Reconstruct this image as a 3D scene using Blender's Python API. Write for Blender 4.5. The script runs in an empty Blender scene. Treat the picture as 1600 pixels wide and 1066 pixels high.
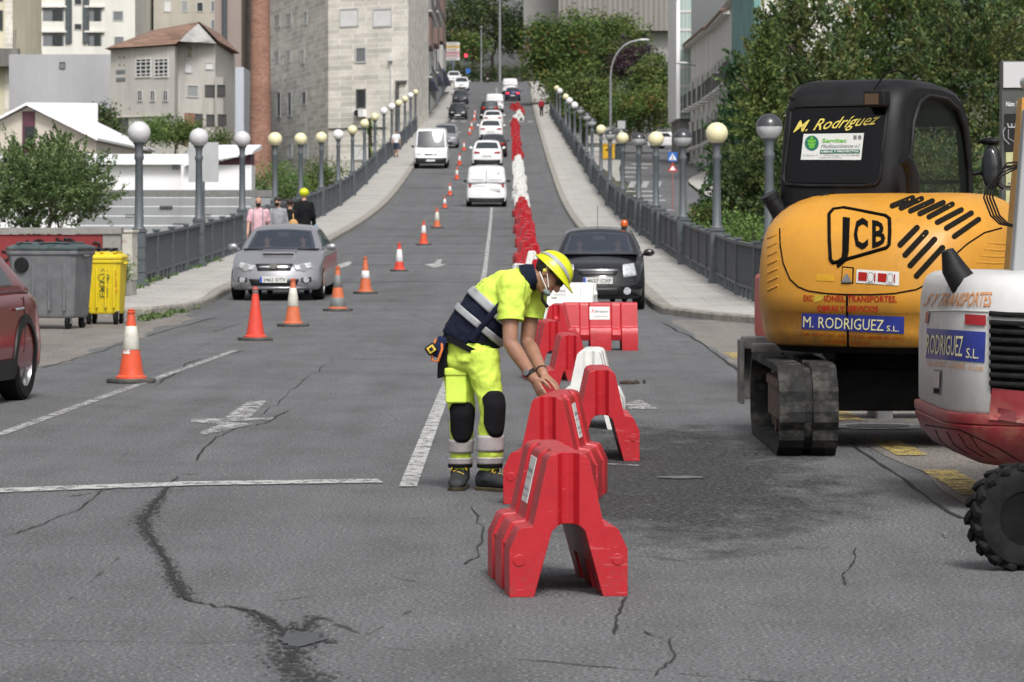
import bpy, bmesh, math, random
from mathutils import Vector, Matrix, noise
R = math.radians
S = bpy.context.scene
COL = S.collection
random.seed(7)
# ------------------------------------------------------------------ camera, world, sun, exposure
FPX, CAMZ, HOR = 5200.0, 1.6, 355.0            # focal length in photo pixels, eye height, horizon row
cam_d = bpy.data.cameras.new('camera'); cam = bpy.data.objects.new('camera', cam_d); COL.objects.link(cam)
cam.location = (0, 0, CAMZ); cam.rotation_euler = (R(90), 0, 0)
cam_d.sensor_width = 36.0; cam_d.sensor_fit = 'HORIZONTAL'; cam_d.lens = 36.0 * FPX / 1600
cam_d.shift_y = -(533 - HOR) / 1600
cam_d.clip_start = 0.1; cam_d.clip_end = 3000
cam_d.dof.use_dof = True; cam_d.dof.focus_distance = 20.3; cam_d.dof.aperture_fstop = 10
S.camera = cam
W = bpy.data.worlds.new('World'); S.world = W; W.use_nodes = True
nt = W.node_tree; nt.nodes.clear()
sky = nt.nodes.new('ShaderNodeTexSky'); sky.sky_type = 'NISHITA'; sky.sun_disc = False
SUN_EL, SUN_AZ = R(52), R(168)                  # azimuth measured from +Y towards +X (behind the camera, to its right)
sky.sun_elevation = SUN_EL; sky.sun_rotation = SUN_AZ; sky.air_density = 1.0; sky.dust_density = 6.0; sky.ozone_density = 0.6
hs = nt.nodes.new('ShaderNodeHueSaturation'); hs.inputs['Saturation'].default_value = 0.22
bg = nt.nodes.new('ShaderNodeBackground'); bg.inputs['Strength'].default_value = 0.12
wo = nt.nodes.new('ShaderNodeOutputWorld')
nt.links.new(sky.outputs[0], hs.inputs['Color']); nt.links.new(hs.outputs[0], bg.inputs[0]); nt.links.new(bg.outputs[0], wo.inputs[0])
sd = bpy.data.lights.new('sun', 'SUN'); sd.energy = 1.9; sd.angle = R(15); sd.color = (1, 0.98, 0.955)
so = bpy.data.objects.new('sun', sd); COL.objects.link(so)
sdir = Vector((math.sin(SUN_AZ) * math.cos(SUN_EL), math.cos(SUN_AZ) * math.cos(SUN_EL), math.sin(SUN_EL)))
so.rotation_euler = sdir.to_track_quat('Z', 'Y').to_euler(); so.location = (20, -20, 40)
S.view_settings.view_transform = 'Standard'; S.view_settings.look = 'None'; S.view_settings.gamma = 1
S.view_settings.exposure = 0.35
S.render.engine = 'CYCLES'
S.cycles.use_denoising = True
S.cycles.max_bounces = 6; S.cycles.transparent_max_bounces = 12
# ------------------------------------------------------------------ helpers
def at(px, py, Y):
    """world point seen at photo pixel (px, py) at distance Y"""
    return Vector(((px - 800) / FPX * Y, Y, CAMZ + (HOR - py) / FPX * Y))
GP = [(-60, 0), (0, 0), (20, 0), (40, 0), (55, .07), (68, .27), (84, .58), (100, .98), (128, 1.75), (151, 2.6), (175, 3.85), (192, 4.9), (225, 6.75), (263, 9.0), (306, 11.5), (360, 15.0), (412, 18.9), (450, 21.2), (500, 22.5), (700, 24), (1500, 30)]
def interp(tab, x):
    if x <= tab[0][0]: return tab[0][1]
    for i in range(len(tab) - 1):
        x0, y0 = tab[i]; x1, y1 = tab[i + 1]
        if x <= x1:
            def sl(j):
                if j <= 0 or j >= len(tab) - 1: return (tab[min(j + 1, len(tab) - 1)][1] - tab[max(j - 1, 0)][1]) / (tab[min(j + 1, len(tab) - 1)][0] - tab[max(j - 1, 0)][0])
                a = (tab[j][1] - tab[j - 1][1]) / (tab[j][0] - tab[j - 1][0]); b = (tab[j + 1][1] - tab[j][1]) / (tab[j + 1][0] - tab[j][0])
                return 0 if a * b <= 0 else 2 * a * b / (a + b)
            h = x1 - x0; t = (x - x0) / h
            return (2*t**3 - 3*t*t + 1) * y0 + (t**3 - 2*t*t + t) * h * sl(i) + (-2*t**3 + 3*t*t) * y1 + (t**3 - t*t) * h * sl(i + 1)
    return tab[-1][1]
def g(Y): return interp(GP, Y)
def gpt(px, py, dz=0.0):
    """point of the road surface under photo pixel (px, py)"""
    lo, hi = 8.0, 600.0
    prev = lo
    Y = lo
    while Y < hi:
        if CAMZ + (HOR - py) / FPX * Y <= g(Y) + dz: break
        Y += 0.5
    a, b = Y - 0.5, Y
    for _ in range(20):
        m = (a + b) / 2
        if CAMZ + (HOR - py) / FPX * m <= g(m) + dz: b = m
        else: a = m
    return Vector(((px - 800) / FPX * b, b, g(b) + dz))
def tag(o, label=None, cat=None, group=None, kind=None):
    if label: o['label'] = label
    if cat: o['category'] = cat
    if group: o['group'] = group
    if kind: o['kind'] = kind
    return o
def empty(name, loc=(0, 0, 0), rz=0.0, label=None, cat=None, group=None):
    o = bpy.data.objects.new(name, None); COL.objects.link(o)
    o.location = loc; o.rotation_euler = (0, 0, rz); o.empty_display_size = .2
    return tag(o, label, cat, group)
def kids(o): return [c for c in bpy.data.objects if c.parent == o]
def copy_tree(o, loc=None, rz=None, label=None, group=None, parent=None):
    ch = kids(o)
    c = o.copy(); COL.objects.link(c)
    if parent is not None: c.parent = parent
    if loc is not None: c.location = loc
    if rz is not None: c.rotation_euler = (0, 0, rz)
    if label: c['label'] = label
    if group: c['group'] = group
    for k in ch: copy_tree(k, parent=c)
    return c
class MB:
    def __init__(s): s.v = []; s.f = []; s.m = []
    def add(s, vs, fs, mi=0):
        n = len(s.v); s.v += [tuple(p) for p in vs]
        for f in fs: s.f.append([i + n for i in f]); s.m.append(mi)
        return s
    def box(s, c, d, mi=0, M=None):
        x, y, z = d[0] / 2, d[1] / 2, d[2] / 2
        vs = [Vector((a * x, b * y, e * z)) for e in (-1, 1) for b in (-1, 1) for a in (-1, 1)]
        if M is not None: vs = [M @ p for p in vs]
        vs = [p + Vector(c) for p in vs]
        return s.add(vs, [(0, 2, 3, 1), (4, 5, 7, 6), (0, 1, 5, 4), (2, 6, 7, 3), (0, 4, 6, 2), (1, 3, 7, 5)], mi)
    def box2(s, a, b, mi=0):
        return s.box([(a[i] + b[i]) / 2 for i in range(3)], [abs(b[i] - a[i]) for i in range(3)], mi)
    def loft(s, rings, mi=0, closed=True, cap=True):
        n = len(rings[0]); vs = [p for r in rings for p in r]; fs = []
        m = n if closed else n - 1
        for i in range(len(rings) - 1):
            for j in range(m):
                k = (j + 1) % n
                fs.append((i * n + j, i * n + k, (i + 1) * n + k, (i + 1) * n + j))
        if cap and closed:
            fs.append(tuple(range(n))[::-1]); fs.append(tuple(range((len(rings) - 1) * n, len(rings) * n)))
        return s.add(vs, fs, mi)
    def tube(s, pts, rad, n=10, mi=0, cap=True, flat=1.0, up=None):
        pts = [Vector(p) for p in pts]
        if not hasattr(rad, '__len__'): rad = [rad] * len(pts)
        rings = []; pu = None
        for i, p in enumerate(pts):
            d = (pts[min(i + 1, len(pts) - 1)] - pts[max(i - 1, 0)])
            d = d.normalized() if d.length > 1e-9 else Vector((0, 0, 1))
            if pu is None:
                ref = Vector(up) if up is not None else (Vector((0, 0, 1)) if abs(d.z) < .9 else Vector((0, 1, 0)))
                pu = (ref - d * ref.dot(d)).normalized()
            else:
                pu = (pu - d * pu.dot(d)).normalized()
            w = d.cross(pu)
            r = rad[i]; rx, ry = (r if isinstance(r, tuple) else (r, r * flat))
            rings.append([p + w * (math.cos(2 * math.pi * k / n) * rx) + pu * (math.sin(2 * math.pi * k / n) * ry) for k in range(n)])
        return s.loft(rings, mi, True, cap)
    def lathe(s, prof, n=20, c=(0, 0, 0), mi=0, M=None, cap=True):
        rings = []
        for r, z in prof:
            ring = [Vector((r * math.cos(2 * math.pi * k / n), r * math.sin(2 * math.pi * k / n), z)) for k in range(n)]
            if M is not None: ring = [M @ p for p in ring]
            rings.append([p + Vector(c) for p in ring])
        return s.loft(rings, mi, True, cap)
    def ball(s, c, r, n=16, mi=0, M=None):
        if not hasattr(r, '__len__'): r = (r, r, r)
        m = max(6, n // 2); rings = []
        for i in range(1, m):
            t = math.pi * i / m
            ring = [Vector((r[0] * math.sin(t) * math.cos(2 * math.pi * k / n), r[1] * math.sin(t) * math.sin(2 * math.pi * k / n), -r[2] * math.cos(t))) for k in range(n)]
            rings.append(ring)
        vs = [p for q in rings for p in q] + [Vector((0, 0, -r[2])), Vector((0, 0, r[2]))]
        fs = []
        for i in range(len(rings) - 1):
            for j in range(n):
                k = (j + 1) % n; fs.append((i * n + j, i * n + k, (i + 1) * n + k, (i + 1) * n + j))
        b, t = len(vs) - 2, len(vs) - 1; L = (len(rings) - 1) * n
        for j in range(n):
            k = (j + 1) % n; fs.append((b, k, j)); fs.append((t, L + j, L + k))
        if M is not None: vs = [M @ p for p in vs]
        return s.add([p + Vector(c) for p in vs], fs, mi)
    def prism(s, poly, z0, z1, mi=0, fn=None):
        """polygon in a plane extruded; fn maps (u, v, w) to world"""
        fn = fn or (lambda u, v, w: Vector((u, v, w)))
        n = len(poly)
        vs = [fn(u, v, z0) for u, v in poly] + [fn(u, v, z1) for u, v in poly]
        fs = [tuple(range(n))[::-1], tuple(range(n, 2 * n))] + [(i, (i + 1) % n, n + (i + 1) % n, n + i) for i in range(n)]
        return s.add(vs, fs, mi)
    def quad(s, a, b, c, d, mi=0): return s.add([a, b, c, d], [(0, 1, 2, 3)], mi)
    def mesh(s, name='m'):
        me = bpy.data.meshes.new(name); me.from_pydata(s.v, [], s.f)
        for p, m in zip(me.polygons, s.m): p.material_index = m
        return me
    def build(s, name, mats, parent=None, bevel=0, seg=2, smooth=None, loc=None, rz=0.0, fix=True, wn=False):
        me = s.mesh(name)
        if fix:
            b = bmesh.new(); b.from_mesh(me); bmesh.ops.recalc_face_normals(b, faces=b.faces); b.to_mesh(me); b.free()
        return link(name, me, mats, parent, bevel, seg, smooth, loc, rz, wn)
def link(name, me, mats, parent=None, bevel=0, seg=2, smooth=None, loc=None, rz=0.0, wn=False):
    for m in (mats if isinstance(mats, (list, tuple)) else [mats]): me.materials.append(m)
    o = bpy.data.objects.new(name, me); COL.objects.link(o)
    if parent is not None: o.parent = parent
    if loc is not None: o.location = loc
    o.rotation_euler = (0, 0, rz)
    if smooth is not None:
        me.polygons.foreach_set('use_smooth', [True] * len(me.polygons))
        if smooth < 179: me.set_sharp_from_angle(angle=R(smooth))
    if bevel:
        md = o.modifiers.new('bevel', 'BEVEL'); md.width = bevel; md.segments = seg; md.limit_method = 'ANGLE'; md.angle_limit = R(28)
        me.polygons.foreach_set('use_smooth', [True] * len(me.polygons))
        md2 = o.modifiers.new('wn', 'WEIGHTED_NORMAL'); md2.keep_sharp = True
    return o
def bake(o):
    """apply the modifiers of o"""
    dg = bpy.context.evaluated_depsgraph_get(); dg.update()
    me = bpy.data.meshes.new_from_object(o.evaluated_get(dg))
    old = o.data; o.modifiers.clear(); o.data = me; me.name = old.name
    return o
def blob(name, mb, mats, parent=None, voxel=.01, smooth_it=6, folds=0, fold_size=.12, loc=None):
    """union of overlapping closed volumes as one continuous skin"""
    o = mb.build(name, mats, parent, loc=loc)
    m = o.modifiers.new('r', 'REMESH'); m.mode = 'VOXEL'; m.voxel_size = voxel; m.use_smooth_shade = True
    m = o.modifiers.new('s', 'SMOOTH'); m.iterations = smooth_it; m.factor = .5
    if folds:
        tx = bpy.data.textures.new('folds', 'CLOUDS'); tx.noise_scale = fold_size; tx.noise_depth = 2
        d = o.modifiers.new('d', 'DISPLACE'); d.texture = tx; d.strength = folds; d.mid_level = .5; d.texture_coords = 'LOCAL'
    bake(o)
    o.data.polygons.foreach_set('use_smooth', [True] * len(o.data.polygons))
    return o
_fc = {}
def text2d(txt, bold=0.0, shear=0.0, res=2, spacing=1.0):
    """mesh of a line of lettering: verts (x from 0 to width, y), capital height about .7"""
    key = (txt, bold, shear, res, spacing)
    if key in _fc: return _fc[key]
    c = bpy.data.curves.new('t', 'FONT'); c.body = txt; c.size = 1; c.resolution_u = res; c.offset = bold; c.shear = shear; c.space_character = spacing
    o = bpy.data.objects.new('t', c); COL.objects.link(o)
    dg = bpy.context.evaluated_depsgraph_get(); dg.update()
    me = bpy.data.meshes.new_from_object(o.evaluated_get(dg))
    vs = [(v.co.x, v.co.y) for v in me.vertices]; fs = [tuple(p.vertices) for p in me.polygons]
    bpy.data.objects.remove(o); bpy.data.curves.remove(c); bpy.data.meshes.remove(me)
    x0 = min(v[0] for v in vs); x1 = max(v[0] for v in vs)
    _fc[key] = ([(v[0] - x0, v[1]) for v in vs], fs, x1 - x0)
    return _fc[key]
def put_text(mb, txt, u0, u1, v0, vh, fn, mi=0, bold=0.0, shear=0.0, keep=False, spacing=1.0, cut=0):
    """lettering stretched from u0 to u1, baseline v0, capital height vh; fn(u, v) gives the world point; cut splits long triangles"""
    vs, fs, w = text2d(txt, bold, shear, 2, spacing)
    if cut:
        vs = list(vs); mid = {}
        def half(i, j):
            k = (min(i, j), max(i, j))
            if k not in mid: mid[k] = len(vs); vs.append(((vs[i][0] + vs[j][0]) / 2, (vs[i][1] + vs[j][1]) / 2))
            return mid[k]
        ln = lambda i, j: math.hypot(vs[i][0] - vs[j][0], vs[i][1] - vs[j][1])
        st = [t for f in fs for t in [(f[0], f[i], f[i + 1]) for i in range(1, len(f) - 1)]]; fs = []
        while st:
            t = st.pop(); e = max((ln(t[i], t[(i + 1) % 3]), i) for i in range(3))
            if e[0] <= cut: fs.append(t); continue
            i = e[1]; p, q, r = t[i], t[(i + 1) % 3], t[(i + 2) % 3]; m = half(p, q); st += [(p, m, r), (m, q, r)]
    k = (u1 - u0) / w; kv = vh / .72
    if keep: k = kv
    mb.add([fn(u0 + x * k, v0 + y * kv) for x, y in vs], fs, mi)
# ------------------------------------------------------------------ materials
_mats = {}
def mat(name, col, rough=.6, metal=0.0, var=0.0, scale=8.0, bump=0.0, bscale=None, spec=.5, coat=0.0, dirt=None, dirt_amt=.35, dirt_scale=3.0, alpha=1.0, emit=None, estr=1.0, trans=0.0, coord='Object', stretch=None):
    if name in _mats: return _mats[name]
    m = bpy.data.materials.new(name); m.use_nodes = True; t = m.node_tree; b = t.nodes['Principled BSDF']
    c4 = (col[0], col[1], col[2], 1)
    b.inputs['Base Color'].default_value = c4; b.inputs['Roughness'].default_value = rough; b.inputs['Metallic'].default_value = metal
    b.inputs['Specular IOR Level'].default_value = spec; b.inputs['Coat Weight'].default_value = coat; b.inputs['Coat Roughness'].default_value = .08
    b.inputs['Transmission Weight'].default_value = trans; b.inputs['Alpha'].default_value = alpha
    if emit: b.inputs['Emission Color'].default_value = (*emit, 1); b.inputs['Emission Strength'].default_value = estr
    if var or bump or dirt:
        tc = t.nodes.new('ShaderNodeTexCoord'); src = tc.outputs[coord]
        if stretch:
            mp = t.nodes.new('ShaderNodeMapping'); mp.inputs['Scale'].default_value = stretch; t.links.new(src, mp.inputs[0]); src = mp.outputs[0]
        cur = None
        if var:
            n = t.nodes.new('ShaderNodeTexNoise'); n.inputs['Scale'].default_value = scale; n.inputs['Detail'].default_value = 6; t.links.new(src, n.inputs[0])
            r = t.nodes.new('ShaderNodeValToRGB'); e = r.color_ramp.elements
            e[0].position = .3; e[1].position = .7
            e[0].color = (*[max(0, x * (1 - var)) for x in col], 1); e[1].color = (*[min(1, x * (1 + var)) for x in col], 1)
            t.links.new(n.outputs['Fac'], r.inputs[0]); cur = r.outputs[0]
        if dirt:
            n2 = t.nodes.new('ShaderNodeTexNoise'); n2.inputs['Scale'].default_value = dirt_scale; n2.inputs['Detail'].default_value = 9; n2.inputs['Roughness'].default_value = .68; t.links.new(src, n2.inputs[0])
            r2 = t.nodes.new('ShaderNodeValToRGB'); r2.color_ramp.elements[0].position = .48; r2.color_ramp.elements[1].position = .72
            r2.color_ramp.elements[1].color = (dirt_amt * 2, dirt_amt * 2, dirt_amt * 2, 1) if dirt_amt < .5 else (1, 1, 1, 1)
            t.links.new(n2.outputs['Fac'], r2.inputs[0])
            mx = t.nodes.new('ShaderNodeMix'); mx.data_type = 'RGBA'; mx.inputs['A'].default_value = c4; mx.inputs['B'].default_value = (*dirt, 1)
            if cur: t.links.new(cur, mx.inputs['A'])
            t.links.new(r2.outputs[0], mx.inputs['Factor']); cur = mx.outputs['Result']
        if cur: t.links.new(cur, b.inputs['Base Color'])
        if bump:
            n3 = t.nodes.new('ShaderNodeTexNoise'); n3.inputs['Scale'].default_value = bscale or scale * 3; n3.inputs['Detail'].default_value = 5; t.links.new(src, n3.inputs[0])
            bp = t.nodes.new('ShaderNodeBump'); bp.inputs['Strength'].default_value = bump; bp.inputs['Distance'].default_value = .02
            t.links.new(n3.outputs['Fac'], bp.inputs['Height']); t.links.new(bp.outputs[0], b.inputs['Normal'])
    _mats[name] = m
    return m
class NT:
    """small node-graph helper"""
    def __init__(s, name, rough=.8):
        s.m = bpy.data.materials.new(name); s.m.use_nodes = True; s.t = s.m.node_tree; s.b = s.t.nodes['Principled BSDF']; s.b.inputs['Roughness'].default_value = rough
        s.tc = s.t.nodes.new('ShaderNodeTexCoord')
    def map(s, src, sc=(1, 1, 1), loc=(0, 0, 0), rot=(0, 0, 0)):
        n = s.t.nodes.new('ShaderNodeMapping'); n.inputs['Scale'].default_value = sc; n.inputs['Location'].default_value = loc; n.inputs['Rotation'].default_value = rot
        s.t.links.new(src, n.inputs[0]); return n.outputs[0]
    def noise(s, src, scale, detail=5, rough=.55, dist=0.0):
        n = s.t.nodes.new('ShaderNodeTexNoise'); n.inputs['Scale'].default_value = scale; n.inputs['Detail'].default_value = detail; n.inputs['Roughness'].default_value = rough; n.inputs['Distortion'].default_value = dist
        s.t.links.new(src, n.inputs[0]); return n.outputs['Fac']
    def voronoi(s, src, scale, feature='F1', out='Distance'):
        n = s.t.nodes.new('ShaderNodeTexVoronoi'); n.feature = feature; n.inputs['Scale'].default_value = scale; s.t.links.new(src, n.inputs[0]); return n.outputs[out]
    def brick(s, src, scale, c1, c2, mortar, ms=.02, bw=.5, rh=.25, off=.5):
        n = s.t.nodes.new('ShaderNodeTexBrick'); n.inputs['Scale'].default_value = scale; n.inputs['Color1'].default_value = (*c1, 1); n.inputs['Color2'].default_value = (*c2, 1); n.inputs['Mortar'].default_value = (*mortar, 1)
        n.inputs['Mortar Size'].default_value = ms; n.inputs['Brick Width'].default_value = bw; n.inputs['Row Height'].default_value = rh; n.offset = off; n.inputs['Bias'].default_value = 0
        s.t.links.new(src, n.inputs[0]); return n.outputs['Color']
    def ramp(s, fac, stops, interp='LINEAR'):
        n = s.t.nodes.new('ShaderNodeValToRGB'); e = n.color_ramp.elements; n.color_ramp.interpolation = interp
        while len(e) < len(stops): e.new(.5)
        for x, (p, c) in zip(e, stops): x.position = p; x.color = (*c, 1) if hasattr(c, '__len__') else (c, c, c, 1)
        s.t.links.new(fac, n.inputs[0]); return n.outputs[0]
    def mix(s, fac, a, b, mode='MIX'):
        n = s.t.nodes.new('ShaderNodeMix'); n.data_type = 'RGBA'; n.blend_type = mode
        for k, x in (('Factor', fac), ('A', a), ('B', b)):
            if hasattr(x, 'is_linked') or hasattr(x, 'links'): s.t.links.new(x, n.inputs[k])
            elif k == 'Factor': n.inputs[k].default_value = x
            else: n.inputs[k].default_value = (*x, 1)
        return n.outputs['Result']
    def math(s, op, a, b=0.0, c=0.0):
        n = s.t.nodes.new('ShaderNodeMath'); n.operation = op
        for i, x in enumerate((a, b, c)):
            if hasattr(x, 'links'): s.t.links.new(x, n.inputs[i])
            else: n.inputs[i].default_value = x
        return n.outputs[0]
    def dot(s, src, vec, off=0.0):
        n = s.t.nodes.new('ShaderNodeVectorMath'); n.operation = 'DOT_PRODUCT'; s.t.links.new(src, n.inputs[0]); n.inputs[1].default_value = vec
        return s.math('ADD', n.outputs['Value'], off)
    def sep(s, src):
        n = s.t.nodes.new('ShaderNodeSeparateXYZ'); s.t.links.new(src, n.inputs[0]); return n.outputs
    def color(s, c): s.t.links.new(c, s.b.inputs['Base Color'])
    def roughness(s, c): s.t.links.new(c, s.b.inputs['Roughness'])
    def bump(s, h, strength=.3, dist=.02):
        n = s.t.nodes.new('ShaderNodeBump'); n.inputs['Strength'].default_value = strength; n.inputs['Distance'].default_value = dist
        s.t.links.new(h, n.inputs['Height']); s.t.links.new(n.outputs[0], s.b.inputs['Normal'])
M_white = mat('white_paint', (.78, .78, .77), .35, coat=.3)
M_black = mat('black_plastic', (.010, .010, .011), .5, spec=.3, var=.3, scale=15)
M_rubber = mat('black_rubber', (.011, .011, .011), .85, spec=.2, var=.4, scale=20, bump=.2)
M_chrome = mat('chrome', (.7, .7, .72), .18, metal=1)
M_glass = mat('dark_glass', (.03, .035, .04), .05, spec=.8)
M_iron = mat('painted_grey_iron', (.075, .09, .1), .5, var=.18, scale=6, dirt=(.05, .045, .04), dirt_amt=.3)
M_skin = mat('skin', (.42, .24, .17), .55, var=.12, scale=14)
M_darkhair = mat('dark_hair', (.025, .018, .014), .7)
# ------------------------------------------------------------------ ground, road, pavements, markings
GSIDE = [(60, -.2), (70, -1.5), (95, -2.5), (120, -.5), (140, 1.7), (180, 3.7), (280, 7.3), (340, 10.2), (420, 15.5), (520, 21), (800, 26), (1500, 34)]
def terr(X, Y):
    r = g(Y)
    base = r - .2
    if X < -8.0:
        v = interp([(56, -.12), (62, -1.0), (80, -4), (140, -4), (300, -1.5), (420, 6), (520, 18), (900, 26), (1500, 34)], Y)
        k = min(1, (-8.0 - X) / 2.0) if Y > 57 else 1
        return base + (v - base) * (k if Y > 57 else min(1, (-8.0 - X)/2.0))
    if X > 4.75:
        v = interp(GSIDE, Y) if Y > 60 else -.2
        k = min(1, (X - 4.75) / 1.6)
        return base + (v - base) * k
    return base
def build_ground():
    xs = [-500, -300, -180, -120, -80, -60, -45, -35, -28, -22, -18, -14, -12, -10.5, -9.2, -8.6, -8.0, -7, -5, -2.5, 0, 2.3, 4, 4.75, 5.4, 6, 6.6, 8, 10, 12, 15, 18, 22, 28, 36, 48, 64, 90, 130, 200, 320, 500]
    ys = [-40, -15, 0, 10, 20, 30, 40, 48, 54, 57, 60, 63, 66] + [70 + 4 * i for i in range(30)] + [190 + 8 * i for i in range(40)] + [520, 560, 620, 720, 900, 1200, 1600]
    mb = MB(); n = len(xs)
    vs = [(x, y, terr(x, y)) for y in ys for x in xs]
    fs = [(j * n + i, j * n + i + 1, (j + 1) * n + i + 1, (j + 1) * n + i) for j in range(len(ys) - 1) for i in range(n - 1)]
    mb.add(vs, fs)
    q = NT('earth_and_grass', .95); c = q.tc.outputs['Object']
    n1 = q.noise(c, .35, 8); n2 = q.noise(c, 3.0, 6)
    a = q.ramp(n1, [(.35, (.045, .06, .022)), (.6, (.09, .08, .05))]); b = q.ramp(n2, [(.3, .6), (.7, 1.25)])
    q.color(q.mix(1.0, a, b, 'MULTIPLY'))
    tag(mb.build('ground', q.m, smooth=180), kind='structure')
build_ground()
def asphalt(name, base, patch=True):
    q = NT(name, .8); c = q.tc.outputs['Object']
    big = q.noise(q.map(c, (.25, .12, 1)), 1.0, 6, .6)
    mid = q.noise(q.map(c, (1.4, .7, 1)), 1.0, 7, .65)
    fine = q.noise(c, 55, 3, .6)
    grain = q.noise(c, 150, 2, .6)
    col = q.ramp(big, [(.3, tuple(x * .86 for x in base)), (.7, tuple(x * 1.12 for x in base))])
    col = q.mix(1.0, col, q.ramp(mid, [(.25, .68), (.5, 1.0), (.75, 1.18)]), 'MULTIPLY')
    col = q.mix(1.0, col, q.ramp(fine, [(.32, .2), (.5, 1.0), (.68, 1.9)]), 'MULTIPLY')
    col = q.mix(1.0, col, q.ramp(grain, [(.3, .55), (.7, 1.45)]), 'MULTIPLY')
    # pale aggregate
    v = q.voronoi(c, 34, 'F1', 'Distance'); vc = q.sep(q.voronoi(c, 34, 'F1', 'Color'))
    sp = q.math('MULTIPLY', q.math('LESS_THAN', v, .2), q.math('GREATER_THAN', vc[0], .72))
    col = q.mix(q.math('MULTIPLY', sp, .75), col, (.38, .37, .35))
    # tyre-worn lengthwise streaks
    st = q.noise(q.map(c, (3.2, .05, 1)), 1.0, 4, .5)
    col = q.mix(1.0, col, q.ramp(st, [(.3, .9), (.7, 1.08)]), 'MULTIPLY')
    # fine crazing
    vcz = q.voronoi(q.map(c, (.55, .32, 1)), 1.0, 'DISTANCE_TO_EDGE', 'Distance')
    wob = q.noise(c, 2.2, 5, .7)
    cz = q.math('LESS_THAN', q.math('ADD', vcz, q.math('MULTIPLY', wob, .05)), .0245)
    gate = q.math('GREATER_THAN', q.noise(q.map(c, (.3, .2, 1)), 1.3, 3), .5)
    col = q.mix(q.math('MULTIPLY', q.math('MULTIPLY', cz, gate), .8), col, (.018, .018, .018))
    if patch:
        # older darker, coarser wearing course beside the barriers
        s = q.sep(c)
        dx = q.math('DIVIDE', q.math('SUBTRACT', s[0], 1.0), 1.25); dy = q.math('DIVIDE', q.math('SUBTRACT', s[1], 21.8), 6.0)
        d = q.math('ADD', q.math('MULTIPLY', dx, dx), q.math('MULTIPLY', dy, dy))
        d = q.math('ADD', d, q.math('MULTIPLY', q.math('SUBTRACT', q.noise(q.map(c, (2.2, 1.1, 1)), 1.2, 7, .7), .5), 2.6))
        k = q.ramp(d, [(.35, 1.0), (.95, 0.0)])
        rough = q.noise(c, 26, 3, .7)
        dark = q.mix(1.0, col, q.ramp(rough, [(.40, .08), (.52, .3), (.66, .85)]), 'MULTIPLY')
        col = q.mix(k, col, dark)
    q.color(col)
    q.bump(q.math('ADD', fine, q.math('MULTIPLY', grain, .5)), .55, .012)
    return q.m
M_asphalt = asphalt('asphalt', (.099, .101, .105))
M_oldasphalt = asphalt('worn_pale_asphalt', (.17, .155, .14), False)
def strip_sheet(name, mat_, left, right, ys, dz, kind='structure', skirt=0.0):
    """sheet between x=left(Y) and x=right(Y) following the road profile"""
    mb = MB(); vs = []; nx = 5
    for y in ys:
        a, b = left(y), right(y)
        for i in range(nx): vs.append((a + (b - a) * i / (nx - 1), y, g(y) + dz))
    fs = [(j * nx + i, j * nx + i + 1, (j + 1) * nx + i + 1, (j + 1) * nx + i) for j in range(len(ys) - 1) for i in range(nx - 1)]
    mb.add(vs, fs)
    return tag(mb.build(name, mat_), kind=kind)
YS_NEAR = [-20, 0, 10, 20, 30, 40, 45, 50, 53, 56, 58, 60, 62, 64, 66]
YS_FAR = [66] + [70 + 3 * i for i in range(140)]
strip_sheet('road', M_asphalt, lambda y: -30 if y < 66 else -5.9, lambda y: 30 if y < 60 else 2.6, YS_NEAR + YS_FAR[1:], 0)
# worn pale strips at both sides of the junction
wob = lambda y, a: .12 * math.sin(y * .9 + a) + .07 * math.sin(y * 2.3 + a * 2)
strip_sheet('parking_strip', M_oldasphalt, lambda y: 2.62 + wob(y, 1) * .35, lambda y: 20, [0, 5, 10] + [12 + .7 * i for i in range(62)], .004)
strip_sheet('road_shoulder', M_oldasphalt, lambda y: -14, lambda y: -5.35 + wob(y, 3) - max(0, (y - 52)) * .02, [34.5 + .6 * i for i in range(40)], .004)
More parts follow.
